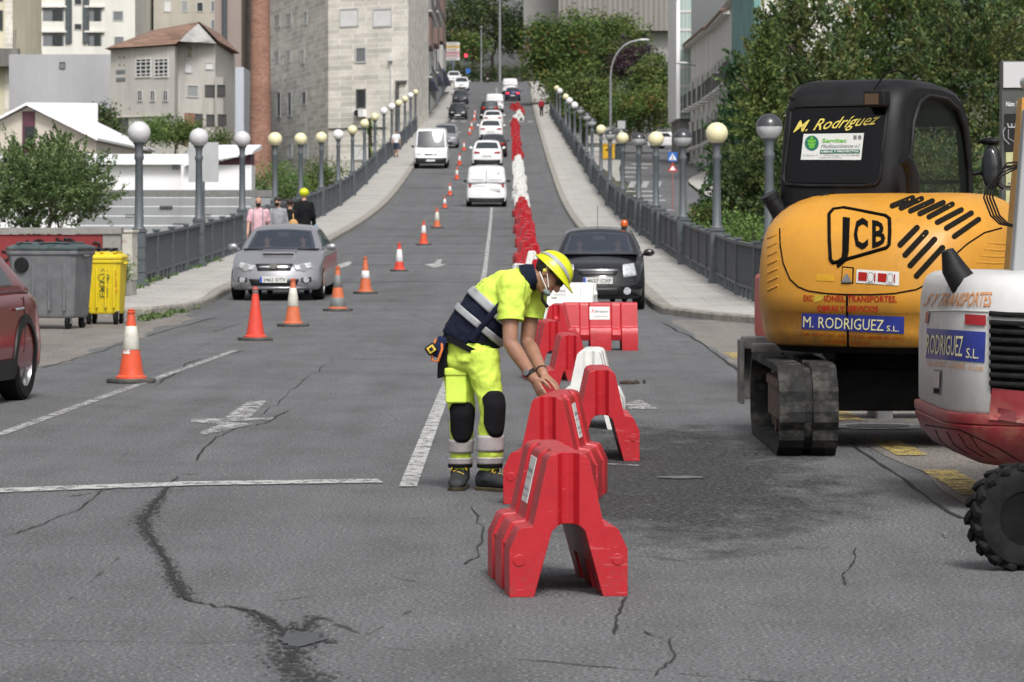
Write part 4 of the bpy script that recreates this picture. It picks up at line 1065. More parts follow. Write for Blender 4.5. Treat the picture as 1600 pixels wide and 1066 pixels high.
for y0 in (109, 121):
    ct = MB(); u0, z0 = fO.px(182, y0 + 6); u1, z1 = fO.px(196, y0); fbox(ct, fO, u0, u1, z0, z1, .002, .04); ct.build('vent_grille', M_pane_grey, oh)
pb = MB(); u0, z0 = fO.px(175, 184); u1, z1 = fO.px(273, 181); fbox(pb, fO, u0, u1, z0, z1, .003, .12); pb.build('ledge', M_old, oh)
dk = MB(); u0, z0 = fO.px(179, 215); u1, z1 = fO.px(201, 185); fbox(dk, fO, u0, u1, z0, z1, .002, .02); dk.build('dark_opening', M_frame_dark, oh)
fW = Face((oB.x, 211.5), (oC.x, 213.2))
for x0, y0, x1, y1, pn in ((288, 99, 300, 114, M_shutter), (320, 97, 333, 109, M_shutter), (291, 133, 310, 152, M_pane_light), (289, 68, 301, 92, mat('boarded_window', (.33, .31, .25), .9, var=.3, scale=3))): window(oh, fW, x0, y0, x1, y1, pn, M_frame, .07)
fW2 = Face((oC.x, 212.9), (oE.x, 213.5))
for x0, y0, x1, y1, pn in ((339, 133, 351, 151, M_frame_dark), (340, 179, 353, 197, M_frame_dark)): window(oh, fW2, x0, y0, x1, y1, pn, M_frame_dark, .05)
for x0, y0, x1, y1, pn in ((304, 178, 316, 200, M_frame_dark), (322, 179, 334, 197, M_frame_dark), (320, 133, 335, 151, M_frame_dark)): window(oh, fW, x0, y0, x1, y1, pn, M_frame_dark, .05)
pb = MB(); u0, z0 = fW.px(288, 228); u1, z1 = fW.px(304, 177); fbox(pb, fW, u0, u1, z0, z1, .003, .05); pb.build('exposed_brick', M_brick, oh)
# beige apartment block behind the old house
dA, dB = at(240, 60, 345), at(338, 60, 345)
be = bld('beige stained apartment block with half open shutters above the tiled roof'); wall_poly(be, 'wall', [(dA.x, 345), (dB.x, 345), (dB.x, 365), (dA.x, 365)], -5, 34, render_mat('beige_render', (.48, .45, .39), (.3, .25, .19), .45))
fD = Face((dA.x, 345), (dB.x, 345))
for x0, y0, x1, y1, pn in ((256, 1, 268, 19, M_shutter), (283, 1, 294, 19, M_pane_light), (307, 3, 318, 19, M_pane), (329, 1, 336, 19, M_pane_grey), (329, 30, 336, 58, M_pane_grey), (256, -40, 268, -22, M_pane), (283, -40, 294, -22, M_shutter), (307, -40, 318, -22, M_pane)): window(be, fD, x0, y0, x1, y1, pn, M_frame, .09)
# white roofed hall with cream gable and maroon strip
M_roofwhite = mat('white_sheet_roof', (.80, .80, .82), .45, var=.03, scale=1); M_creamclad = mat('cream_cladding', (.52, .47, .40), .7, var=.06, scale=1); M_maroon = mat('maroon_cladding', (.085, .022, .04), .5)
hY = 168
ha = bld('white roofed hall with cream gable and maroon central strip', 'hall', 'hall_building')
L_, Rr, ap = at(-60, 232, hY), at(152, 220, hY), at(43, 166, hY)
zb = -4
def F3(px, py, w=0.0): p = at(px, py, hY); p.y -= w; return p
gm = MB(); pts = [F3(-58, 240), F3(150, 240), F3(150, 218), F3(43, 168), F3(-58, 218)]
gm.add([(p.x, hY, p.z if i > 1 else zb) for i, p in enumerate(pts)] + [(p.x, hY + 26, p.z if i > 1 else zb) for i, p in enumerate(pts)], [(0, 1, 2, 3, 4), (9, 8, 7, 6, 5)] + [(i, i + 5, (i + 1) % 5 + 5, (i + 1) % 5) for i in range(5)])
gm.build('gable_wall', M_creamclad, ha)
rm = MB(); rp = [F3(154, 220), F3(43, 165), F3(-62, 220)]
vs = []
for yy_ in (hY - .5, hY + 27):
    for p in rp: vs.append((p.x, yy_, p.z))
    for p in rp: vs.append((p.x, yy_, p.z + .12))
rm.add(vs, [(0, 1, 7, 6), (1, 2, 8, 7), (3, 9, 10, 4), (4, 10, 11, 5), (0, 3, 4, 1), (1, 4, 5, 2), (6, 7, 10, 9), (7, 8, 11, 10), (0, 6, 9, 3), (2, 5, 11, 8)])
rm.build('roof', M_roofwhite, ha)
# the long side slope rising behind: ridge runs away to the right
rb = MB(); p0, p1, p2, p3 = F3(43, 164), F3(154, 219), at(153, 164, hY + 24), at(60, 163, hY + 24)
rb.add([(p0.x, hY - .4, p0.z + .1), (p1.x, hY - .4, p1.z + .1), (p2.x, hY + 24, p2.z + .1), (p3.x, hY + 24, p3.z + .1), (p0.x, hY - .4, p0.z - .05), (p1.x, hY - .4, p1.z - .05), (p2.x, hY + 24, p2.z - .05), (p3.x, hY + 24, p3.z - .05)], [(0, 1, 2, 3), (7, 6, 5, 4), (0, 4, 5, 1), (1, 5, 6, 2), (2, 6, 7, 3), (3, 7, 4, 0)]); rb.build('roof_slope', M_roofwhite, ha)
st = MB(); a, b_ = F3(35, 240), F3(55, 176); st.box2((a.x, hY - .06, zb), (b_.x, hY - .003, F3(0, 174).z)); stp = st.build('maroon_strip', M_maroon, ha)
wn = MB(); a, b_ = F3(39, 226), F3(55, 198); wn.box2((a.x, hY - .1, a.z), (b_.x, hY - .062, b_.z)); wn.build('window', M_pane, ha)
# low white hall behind the retaining wall
wY = 148
wl = bld('low white flat roofed hall with maroon eaves behind the stepped wall', 'hall', 'hall_building')
a, b_ = at(138, 300, wY), at(300, 254, wY)
m_ = MB(); m_.box2((a.x - 12, wY, zb), (b_.x, wY + 16, b_.z)); m_.build('wall', M_roofwhite, wl)
m_ = MB(); c_, d_ = at(120, 254, wY), at(302, 232, wY); m_.add([(c_.x - 12, wY - .4, c_.z + .02), (d_.x, wY - .4, c_.z + .02), (d_.x - .4, wY + 16, d_.z + .1), (c_.x - 12, wY + 16, d_.z + .1), (c_.x - 12, wY - .4, c_.z - .1), (d_.x, wY - .4, c_.z - .1), (d_.x - .4, wY + 16, d_.z - .1), (c_.x - 12, wY + 16, d_.z - .1)], [(0, 1, 2, 3), (7, 6, 5, 4), (0, 4, 5, 1), (1, 5, 6, 2), (2, 6, 7, 3), (3, 7, 4, 0)]); m_.build('roof', M_roofwhite, wl)
m_ = MB(); a, b_ = at(269, 265, wY), at(280, 253, wY); m_.box2((a.x, wY - .05, a.z), (b_.x, wY - .003, b_.z)); m_.build('window', M_pane_light, wl)
a, b_ = at(326, 300, wY - 3), at(393, 258, wY - 3)
m_ = MB(); m_.box2((a.x - 1.2, wY - 3, zb), (b_.x, wY - 1, b_.z)); m_.build('annex_wall', M_roofwhite, wl)
e_, f_ = at(325, 258, wY - 3), at(392, 240, wY - 3)
m_ = MB(); m_.add([(e_.x, wY - 3.0, e_.z + .003), (f_.x, wY - 3.0, e_.z + .003), (f_.x, wY - 3.0, f_.z), (e_.x, wY - 1, e_.z + .003), (f_.x, wY - 1, e_.z + .003), (f_.x, wY - 1, f_.z)], [(0, 1, 2), (3, 5, 4), (0, 3, 4, 1), (1, 4, 5, 2), (2, 5, 3, 0)]); m_.build('maroon_eaves', M_maroon, wl)
m_ = MB(); m_.add([(e_.x - 1.0, wY - 3.4, e_.z + .02), (f_.x + .1, wY - 3.4, f_.z + .05), (f_.x + .1, wY + 2, f_.z + .5), (e_.x - 1.0, wY + 2, e_.z + 1.0), (e_.x - 1.0, wY - 3.4, e_.z - .05), (f_.x + .1, wY - 3.4, f_.z - .03), (f_.x + .1, wY + 2, f_.z + .3), (e_.x - 1.0, wY + 2, e_.z + .8)], [(0, 1, 2, 3), (7, 6, 5, 4), (0, 4, 5, 1), (1, 5, 6, 2), (2, 6, 7, 3), (3, 7, 4, 0)]); m_.build('annex_roof', M_roofwhite, wl)
# stepped grey retaining wall
rY = 118
rw = bld('long stepped grey concrete retaining wall behind the railing', 'wall', 'retaining_wall')
M_conc = render_mat('grey_concrete_courses', (.27, .28, .29), (.18, .18, .18), .5)
ys = [297, 308, 322, 337, 352, 367, 384]
for i in range(len(ys) - 1):
    a, b_ = at(120, ys[i + 1], rY), at(428, ys[i], rY)
    m_ = MB(); m_.box2((a.x, rY - .03 * i, a.z + .004), (b_.x, rY + 1.2, b_.z - (0 if i == 0 else .03))); m_.build('coping' if i == 0 else 'wall_course', mat('dark_coping', (.17, .17, .165), .9, var=.2) if i == 0 else M_conc, rw)
m_ = MB(); a, b_ = at(120, 384, rY), at(428, 384, rY); m_.box2((a.x, rY - .2, -5), (b_.x, rY + 1.2, a.z)); m_.build('wall_base', M_conc, rw)
for px_, py_ in ((260, 323), (206, 336), (320, 336), (281, 350)):
    m_ = MB(); a, b_ = at(px_ - 10, py_ + 1.5, rY), at(px_ + 10, py_ - 1, rY); i = [j for j in range(6) if ys[j] <= py_ < ys[j + 1]][0]; m_.box2((a.x, rY - .03 * i - .08, a.z), (b_.x, rY - .03 * i - .003, b_.z)); m_.build('drain_slot', M_frame_dark, rw)
# ------------------------------------------------------------------ right side: ribbed hall, glazed bay block, balcony houses
M_rib = None
def ribbed():
    q = NT('ribbed_grey_cladding', .8); c = q.tc.outputs['Object']; s = q.sep(c)
    w = q.math('SINE', q.math('MULTIPLY', s[0], 9.0))
    n = q.noise(q.map(c, (1.2, 1, .08)), 1.0, 6, .7)
    q.color(q.mix(1.0, q.ramp(w, [(0, (.20, .19, .175)), (1, (.29, .275, .255))]), q.ramp(n, [(.3, .7), (.7, 1.1)]), 'MULTIPLY')); return q.m
M_rib = ribbed()
rh = bld('big grey ribbed concrete hall above the trees', 'hall', 'hall_building')
a, b_, c_ = at(830, 48, 455), at(1060, 48, 455), at(825, 20, 470)
m_ = MB(); m_.box2((a.x - 1, 470, 10), (at(880, 0, 470).x, 490, 48), 0); m_.build('lower_block', mat('grey_block_render', (.27, .265, .255), .9, var=.1, scale=.3), rh)
m_ = MB(); m_.box2((at(873, 0, 455).x, 455, at(0, 48, 455).z), (b_.x, 492, 52)); m_.build('ribbed_wall', M_rib, rh)
m_ = MB(); m_.box2((at(1010, 0, 457).x, 457, 8), (b_.x - .3, 489, at(0, 50, 457).z)); m_.build('wall', mat('pale_panel_wall', (.36, .36, .35), .8, var=.06, scale=.3), rh)
gz = bld('tall white edged building with pale green glazed bays', 'building', 'glazed_building')
M_greenglass = mat('pale_green_glazing', (.32, .42, .39), .25, var=.12, scale=.5)
gY = 262
a, b_ = at(1053, 188, gY), at(1076, 188, gY)
m_ = MB(); m_.box2((a.x, gY - 4, a.z), (a.x + .28, gY + 10, 40)); m_.build('white_edge', M_roofwhite, gz)
m_ = MB(); m_.box2((a.x + .283, gY - 3.6, a.z + .02), (b_.x, gY + 10, 40)); m_.build('glazed_bay', M_greenglass, gz)
m_ = MB()
for i in range(13):
    z = a.z + 1.0 + i * 1.45; m_.box2((a.x + .284, gY - 3.66, z), (b_.x, gY - 3.603, z + .18))
for fx in (.33, .66): x = a.x + .28 + (b_.x - a.x - .28) * fx; m_.box2((x - .03, gY - 3.65, a.z), (x + .03, gY - 3.602, 40))
m_.build('glazing_bars', M_frame, gz)
m_ = MB(); m_.box2((a.x + .3, gY - 3.0, 2), (b_.x + .2, gY + 10, a.z - .01)); m_.build('ground_floor', mat('grey_shopfront', (.2, .2, .2), .7, var=.2), gz)
M_oldwhite = render_mat('old_white_render', (.64, .63, .60), (.26, .25, .23), .5)
def balcony_house(x0px, x1px, Y0, Y1, ytop, label, m, roofm=None, rows=5, cols=5):
    b = bld(label, 'house', 'balcony_house')
    A_, B_ = at(x0px, 200, Y1), at(x1px, 200, Y0)
    zt = at(0, ytop, Y0).z
    wall_poly(b, 'wall', [(A_.x, Y1), (B_.x, Y0), (B_.x + 8, Y0 + 2), (A_.x + 8, Y1 + 4)], 0, zt, m)
    f = Face((A_.x, Y1), (B_.x, Y0)); L = (f.b - f.a).length
    z = 4.5
    while z + 2.4 < zt:
        for i in range(cols):
            u = L * (i + .5) / cols; ww = min(1.1, L / cols * .34)
            fr = MB(); fbox(fr, f, u - ww, u + ww, z, z + 2.2, .003, .1); wo_ = fr.build('window', M_frame, b)
            pn = MB(); fbox(pn, f, u - ww * .75, u + ww * .75, z + .15, z + 2.0, .101, .11); pn.build('pane', M_pane_grey if (i + int(z)) % 2 else M_pane, wo_)
            bl = MB(); fbox(bl, f, u - ww * 1.3, u + ww * 1.3, z - .2, z - .05, .11, .75); bo = bl.build('balcony', M_oldwhite, b)
            rl = MB()
            for k in range(8): uu = u - ww * 1.25 + ww * 2.5 * k / 7; fbox(rl, f, uu - .03, uu + .03, z - .05, z + .95, .68, .73)
            fbox(rl, f, u - ww * 1.3, u + ww * 1.3, z + .95, z + 1.03, .66, .75); rl.build('balcony_rail', M_frame_dark, bo)
        z += 3.1
    co = MB(); fbox(co, f, -.1, L + .1, zt, zt + .3, -.5, .5); co.build('cornice', M_oldwhite, b)
    if roofm:
        r = MB(); r.add([f.P(-.3, zt + .3, .6), f.P(L + .3, zt + .3, .6), f.P(L + .3, zt + 3.2, -6), f.P(-.3, zt + 3.2, -6), f.P(-.3, zt + .15, .6), f.P(L + .3, zt + .15, .6), f.P(L + .3, zt + 3.0, -6), f.P(-.3, zt + 3.0, -6)], [(0, 1, 2, 3), (7, 6, 5, 4), (0, 4, 5, 1), (1, 5, 6, 2), (2, 6, 7, 3), (3, 7, 4, 0)]); r.build('roof', roofm, b)
    return b
balcony_house(1074, 1112, 236, 262, 48, 'old pale house with brown tiled roof and iron balconies beside the glazed bays', M_oldwhite, M_tiles)
balcony_house(1112, 1140, 214, 235, 22, 'narrow white house with stacked balconies between roof tiles and teal netting', M_oldwhite, M_tiles)
balcony_house(1140, 1156, 200, 213, -10, 'dark edged house beside the teal scaffold netting', M_oldwhite)
tn = bld('house wrapped in teal scaffold netting behind the conifers', 'house', 'netted_house')
a, b_ = at(1156, 100, 198), at(1188, 100, 185)
wall_poly(tn, 'wall', [(a.x + .2, 198.3), (b_.x, 185.5), (b_.x + .3, 190), (a.x + 1.5, 202)], 0, 22, M_oldwhite)
f = Face((a.x, 198), (b_.x, 185)); m_ = MB(); fbox(m_, f, -1, (f.b - f.a).length + .6, 6, 22.3, .05, .4); m_.build('netting', mat('teal_netting', (.14, .27, .26), .9, var=.2, scale=.6), tn)
lh = bld('pale distant block glimpsed over the conifers'); a, b_ = at(1198, 40, 260), at(1300, 40, 260)
wall_poly(lh, 'wall', [(a.x, 260), (b_.x, 260), (b_.x, 280), (a.x, 280)], 0, at(0, 8, 260).z, mat('very_pale_render', (.6, .61, .6), .8, var=.05))
wr = MB(); wr.box2((a.x - .5, 259, at(0, 7.5, 260).z), (at(1246, 0, 260).x, 281, at(0, -40, 260).z)); wr.build('white_upper_storey', M_roofwhite, lh)
# ------------------------------------------------------------------ trees, bushes, weeds
def leaf_mat(name, cols):
    cols = [tuple(x * 1.6 for x in c) for c in cols]
    m = bpy.data.materials.new(name); m.use_nodes = True; t = m.node_tree; b = t.nodes['Principled BSDF']
    a = t.nodes.new('ShaderNodeAttribute'); a.attribute_name = 'tint'
    r = t.nodes.new('ShaderNodeValToRGB'); e = r.color_ramp.elements
    while len(e) < len(cols): e.new(.5)
    for i, (x, c) in enumerate(zip(e, cols)): x.position = i / (len(cols) - 1); x.color = (*c, 1)
    t.links.new(a.outputs['Fac'], r.inputs[0]); t.links.new(r.outputs[0], b.inputs['Base Color']); b.inputs['Roughness'].default_value = .6; b.inputs['Specular IOR Level'].default_value = .3
    tr = t.nodes.new('ShaderNodeBsdfTranslucent'); mx = t.nodes.new('ShaderNodeMixShader'); mx.inputs[0].default_value = .25
    t.links.new(r.outputs[0], tr.inputs[0]); t.links.new(b.outputs[0], mx.inputs[1]); t.links.new(tr.outputs[0], mx.inputs[2]); t.links.new(mx.outputs[0], t.nodes['Material Output'].inputs[0])
    return m
M_leaf_mid = leaf_mat('mid_green_leaves', [(.025, .045, .014), (.05, .08, .022), (.085, .115, .03), (.12, .13, .04)])
M_leaf_dark = leaf_mat('dark_green_leaves', [(.016, .03, .012), (.03, .05, .018), (.05, .075, .022), (.085, .09, .03)])
M_leaf_warm = leaf_mat('turning_leaves', [(.022, .045, .014), (.04, .075, .02), (.065, .105, .026), (.10, .125, .03), (.14, .075, .03)])
M_leaf_olive = leaf_mat('olive_leaves', [(.026, .046, .018), (.052, .085, .03), (.088, .13, .045), (.15, .18, .09)])
M_leaf_purple = leaf_mat('purple_leaves', [(.02, .012, .018), (.035, .02, .028), (.05, .028, .035)])
M_leaf_conifer = leaf_mat('conifer_needles', [(.012, .035, .015), (.025, .06, .022), (.04, .085, .03)])
M_leaf_brown = leaf_mat('dry_brown_green_leaves', [(.020, .040, .014), (.038, .066, .022), (.062, .092, .03), (.095, .095, .032), (.10, .12, .038)])
M_leaf_fresh = leaf_mat('fresh_green_leaves', [(.03, .06, .015), (.07, .12, .03), (.12, .18, .05)])
M_bark = mat('bark', (.075, .06, .048), .95, var=.35, scale=6, bump=.5)
def foliage(mb, tint, c, rad, n_clump, per, rc, leaf, rng, shape='ball', droop=0.0, spray=False):
    c = Vector(c); rx, ry, rz = rad; off = Vector((rng.uniform(0, 50), rng.uniform(0, 50), rng.uniform(0, 50)))
    for _ in range(n_clump):
        while True:
            d = Vector((rng.gauss(0, 1), rng.gauss(0, 1), rng.gauss(0, 1)))
            if d.length > .05: d.normalize(); break
        lob = 1 + .42 * noise.noise(d * 1.7 + off) + .18 * noise.noise(d * 4.3 + off)
        k = rng.uniform(.35, 1.0) ** .55 * lob
        if shape == 'cone':
            t = rng.random() ** 1.4; a = rng.uniform(0, 6.283); rr = (1 - t) ** .85 * rng.uniform(.35, 1) * (1 + .25 * noise.noise(Vector((math.cos(a) * 2, math.sin(a) * 2, t * 6)) + off))
            p = c + Vector((rx * rr * math.cos(a), ry * rr * math.sin(a), -rz + 2 * rz * t))
        else:
            p = c + Vector((d.x * rx * k, d.y * ry * k, d.z * rz * k * (1 if d.z > 0 else .8)))
        tc = min(1, max(0, rng.gauss(.45, .24)))
        s = rc * rng.uniform(.6, 1.3); sd_ = ((p - c).normalized() + Vector((rng.gauss(0, .45), rng.gauss(0, .45), .35 + rng.gauss(0, .35)))).normalized()
        for _ in range(per):
            if spray: e = rng.random(); q = p + sd_ * (e * 2 - .6) * s * 2.0 + Vector((rng.gauss(0, 1), rng.gauss(0, 1), rng.gauss(0, 1))) * s * .42 * (1.15 - e)
            else: q = p + Vector((rng.gauss(0, s), rng.gauss(0, s), rng.gauss(0, s * .65)))
            l = leaf * rng.uniform(.6, 1.4); w = l * .5
            u = Vector((rng.gauss(0, 1), rng.gauss(0, 1), rng.gauss(0, .7) - droop)); u = (u * .6 + sd_ * 1.3).normalized() if spray else u.normalized()
            v = u.cross(Vector((rng.gauss(0, 1), rng.gauss(0, 1), rng.gauss(0, 1)))).normalized()
            n = len(mb.v)
            mb.v += [tuple(q - u * l * .5), tuple(q + v * w * .5), tuple(q + u * l * .5), tuple(q - v * w * .5)]
            mb.f.append((n, n + 1, n + 2, n + 3)); mb.m.append(0)
            tint.append(min(1, max(0, tc + rng.gauss(0, .12))))
def crown_obj(mb, tint, name, m, parent=None):
    me = mb.mesh(name); a = me.attributes.new('tint', 'FLOAT', 'FACE'); a.data.foreach_set('value', tint)
    return link(name, me, m, parent)
def trunk(parent, base, h, r, rng, limbs=6, spread=2.0):
    mb = MB(); pts = []; p = Vector(base)
    for i in range(6):
        pts.append(Vector((base[0] + rng.uniform(-.12, .12) * i * h / 8, base[1] + rng.uniform(-.1, .1) * i * h / 8, base[2] - .3 + (h + .3) * i / 5)))
    mb.tube(pts, [r * (1 - .14 * i) for i in range(6)], 10)
    for k in range(limbs):
        t = .45 + .5 * k / max(1, limbs - 1); i = min(4, int(t * 5)); q = pts[i].lerp(pts[i + 1], t * 5 - i)
        a = rng.uniform(0, 6.28); L = spread * rng.uniform(.6, 1.1)
        e1 = q + Vector((math.cos(a) * L * .5, math.sin(a) * L * .5, L * .45)); e2 = q + Vector((math.cos(a) * L, math.sin(a) * L, L * rng.uniform(.6, 1.0)))
        mb.tube([q, e1, e2], [r * .45, r * .3, r * .1], 7)
    return mb.build('trunk', M_bark, parent, smooth=60)
TREES = 'trees around the bridge end'
def tree(px, py, Y, wpx, hpx, m, label, n=160, per=34, leaf=.2, seed=0, shape='ball', ground_z=None, group=TREES, r=.22, rc=.42, sub=4, name='tree', depth=None, spray=False):
    """crown centred on the photo pixel at distance Y, wpx by hpx photo pixels; several lobes"""
    rng = random.Random(seed); s = FPX / Y
    c = at(px, py, Y); rx, rz = wpx / 2 / s, hpx / 2 / s; ry = depth or rx * .9
    gz = terr(c.x, Y) if ground_z is None else ground_z
    root = empty(name, (c.x, Y, gz), 0, label, 'tree', group)
    lc = c - Vector((c.x, Y, gz))
    trunk(root, (0, 0, 0), max(1.0, lc.z + rz * .35), r, rng, 8, rx * .75)
    mb = MB(); tint = []
    if shape == 'cone':
        foliage(mb, tint, lc, (rx, ry, rz), n, per, rc, leaf, rng, 'cone', .3, spray)
    else:
        foliage(mb, tint, lc, (rx * .8, ry * .8, rz * .82), n // 2, per, rc, leaf, rng, spray=spray)
        for k in range(sub):
            a = 6.283 * k / sub + rng.uniform(-.5, .5); e = rng.uniform(-.5, .8)
            q = lc + Vector((math.cos(a) * rx * .55, math.sin(a) * ry * .55, e * rz * .6)); f = rng.uniform(.4, .6)
            foliage(mb, tint, q, (rx * f, ry * f, rz * f), n // (2 * sub), per, rc * .9, leaf, rng, spray=spray)
    crown_obj(mb, tint, 'crown', m, root)
    return root
def bush(px, py, Y, wpx, hpx, m, label, n=60, per=30, leaf=.1, seed=0, rc=.2, group='bushes and shrubs', name='bush', gz=None):
    rng = random.Random(seed); s = FPX / Y; c = at(px, py, Y); mb = MB(); tint = []
    gz = terr(c.x, Y) if gz is None else gz
    rx, rz = wpx / 2 / s, hpx / 2 / s
    root = empty(name, (c.x, Y, gz), 0, label, 'bush', group); lc = c - Vector((c.x, Y, gz))
    for k in range(6):
        a = rng.uniform(0, 6.28); st = MB()
    st = MB()
    for k in range(5):
        a = 6.283 * k / 5; st.tube([(0, 0, -.1), (math.cos(a) * rx * .3, math.sin(a) * rx * .3, max(.2, lc.z * .6)), (math.cos(a) * rx * .6, math.sin(a) * rx * .5, lc.z + rz * .4)], [.05, .035, .012], 6)
    st.build('stem', M_bark, root)
    foliage(mb, tint, lc, (rx * .9, rx * .85, rz * .9), n, per, rc, leaf, rng)
    crown_obj(mb, tint, 'foliage', m, root); return root
# grove on the right of the road's far end
tree(872, 95, 352, 120, 160, M_leaf_warm, 'large turning tree nearest the road on the far hill', 420, 40, .36, 1, rc=.75, r=.3)
tree(935, 88, 362, 150, 150, M_leaf_mid, 'broad green tree with its top below the ribbed hall', 420, 40, .36, 2, rc=.75, r=.3)
tree(912, 165, 322, 110, 105, M_leaf_mid, 'low green tree behind the bent street lamp', 330, 40, .32, 3, rc=.6)
tree(985, 100, 342, 70, 85, M_leaf_purple, 'dark purple leaved tree between the green ones', 90, 34, .3, 4, rc=.5)
tree(1022, 130, 330, 80, 120, M_leaf_mid, 'green tree hiding the foot of the pale panel wall', 280, 38, .3, 5, rc=.6)
tree(1000, 178, 300, 120, 85, M_leaf_warm, 'small spreading tree above the side street pavement', 260, 38, .26, 6, rc=.5)
tree(915, 180, 330, 105, 80, M_leaf_mid, 'shaded low tree beside the far cream globes', 260, 38, .3, 16, rc=.4)
# dark trees closing the view at the top of the road
tree(715, 40, 500, 110, 130, M_leaf_dark, 'dark tree behind the coloured direction sign', 170, 30, .45, 7, rc=.9, r=.35)
tree(772, 35, 505, 100, 150, M_leaf_dark, 'dark tree behind the tall lamp mast', 170, 30, .45, 8, rc=.9, r=.35)
tree(820, 50, 490, 80, 120, M_leaf_dark, 'dark tree between the lamp mast and the turning tree', 150, 30, .45, 9, rc=.9, r=.35)
tree(738, 75, 470, 70, 70, M_leaf_warm, 'yellowish tree above the red traffic light', 110, 30, .38, 10, rc=.7)
# evergreens beside the bridge on the right
tree(1262, 135, 118, 215, 430, M_leaf_brown, 'tall brownish green tree rising left of the excavator cab', 470, 60, .17, 21, spray=True, rc=.34, r=.2, sub=6)
tree(1395, 95, 124, 215, 420, M_leaf_warm, 'tall tree with reddish tips above the excavator cab roof', 470, 60, .17, 22, spray=True, rc=.36, r=.2, sub=6)
tree(1505, 135, 108, 190, 420, M_leaf_brown, 'dry brownish tree behind the excavator mirror', 360, 60, .15, 23, spray=True, rc=.32, r=.18, sub=6)
tree(1595, 85, 116, 170, 380, M_leaf_mid, 'green tree behind the grey information pillar', 240, 60, .16, 24, spray=True, rc=.33, r=.18, sub=5)
tree(1150, 235, 128, 130, 250, M_leaf_conifer, 'dark conifer in front of the balcony houses', 300, 44, .16, 25, 'cone', spray=True, rc=.28, r=.15)
tree(1205, 300, 98, 190, 190, M_leaf_dark, 'dense dark shrubby tree behind the cream globe lamp', 300, 44, .14, 26, spray=True, rc=.28, r=.12)
tree(1330, 290, 100, 200, 190, M_leaf_dark, 'dark low tree hidden behind the excavator cab', 220, 40, .15, 27, rc=.3, r=.12)
tree(1465, 300, 96, 220, 190, M_leaf_brown, 'low brown green tree seen through the cab side window', 240, 40, .14, 28, spray=True, rc=.3, r=.12)
tree(1195, 185, 112, 120, 250, M_leaf_mid, 'green conifer like tree just left of the tall brownish tree', 260, 50, .16, 35, 'cone', spray=True, rc=.3, r=.15)
bush(1160, 372, 88, 170, 80, M_leaf_fresh, 'fresh green bush just beyond the railing lamps', 150, 40, .09, 31, .2)
bush(1110, 345, 100, 90, 60, M_leaf_warm, 'reddish bush behind the railing near the cream globe', 80, 40, .09, 32, .2)
bush(1210, 410, 84, 90, 60, M_leaf_fresh, 'light green shrub beside the yellow excavator body', 90, 40, .08, 33, .18)
# left side
tree(72, 305, 64, 205, 160, M_leaf_olive, 'big olive leaved shrub tree over the graffiti wall', 520, 60, .062, 41, spray=True, rc=.15, r=.07, sub=7)
tree(40, 262, 64.6, 95, 95, M_leaf_olive, 'upright leafy shoots rising from behind the olive shrub', 150, 45, .06, 42, spray=True, rc=.12, r=.04)
tree(95, 250, 65, 60, 95, M_leaf_olive, 'slender leafy top in front of the cream gable', 120, 45, .06, 43, spray=True, rc=.11, r=.04)
tree(163, 200, 196, 40, 85, M_leaf_dark, 'narrow dark tree left of the old house', 90, 34, .18, 44, rc=.35, r=.12)
tree(240, 208, 192, 75, 55, M_leaf_fresh, 'round green bushy tree below the old house', 110, 34, .16, 45, rc=.3, r=.1)
tree(288, 207, 190, 70, 58, M_leaf_mid, 'second green bushy tree below the old house wing', 110, 34, .16, 46, rc=.3, r=.1)
bush(340, 218, 195, 40, 30, M_leaf_brown, 'brownish shrub at the old house corner', 50, 30, .14, 47, .25)
bush(440, 290, 160, 95, 80, M_leaf_fresh, 'green shrub at the foot of the brick chimney', 120, 36, .12, 48, .25)
bush(505, 282, 175, 85, 70, M_leaf_mid, 'green shrub below the granite building', 110, 36, .13, 49, .26)
bush(398, 300, 158, 50, 50, M_leaf_olive, 'small shrub left of the chimney foot', 50, 34, .12, 50, .22)
# palm-like plant beside the railing
pr = empty('palm_tree', (at(592, 190, 222).x - .6, 222, terr(-9.6, 222)), 0, 'palm like plant against the granite building beside the lamps', 'palm tree')
tm = MB(); tz = at(0, 185, 222).z - terr(-9.6, 222); tm.tube([(0, 0, -.2), (.05, 0, tz * .5), (0, 0, tz)], [.18, .15, .12], 10); tm.build('trunk', M_bark, pr, smooth=60)
fm = MB(); rngp = random.Random(9); tint = []
for k in range(46):
    a = rngp.uniform(0, 6.28); el = rngp.uniform(-.5, 1.2); L = rngp.uniform(1.1, 1.9); d = Vector((math.cos(a), math.sin(a), 0)); side = Vector((-d.y, d.x, 0)) * .07
    z0 = tz - rngp.uniform(0, 2.2); prev = Vector((0, 0, z0))
    for i in range(5):
        t = (i + 1) / 5; q = Vector((0, 0, z0)) + d * L * t * math.cos(el * .6) + Vector((0, 0, L * (t * math.sin(el) - .55 * t * t)))
        n = len(fm.v); w0, w1 = side * (1.2 - t), side * (1.0 - t)
        fm.v += [tuple(prev - w0), tuple(prev + w0), tuple(q + w1), tuple(q - w1)]; fm.f.append((n, n + 1, n + 2, n + 3)); fm.m.append(0); tint.append(rngp.random()); prev = q
crown_obj(fm, tint, 'crown', M_leaf_fresh, pr)
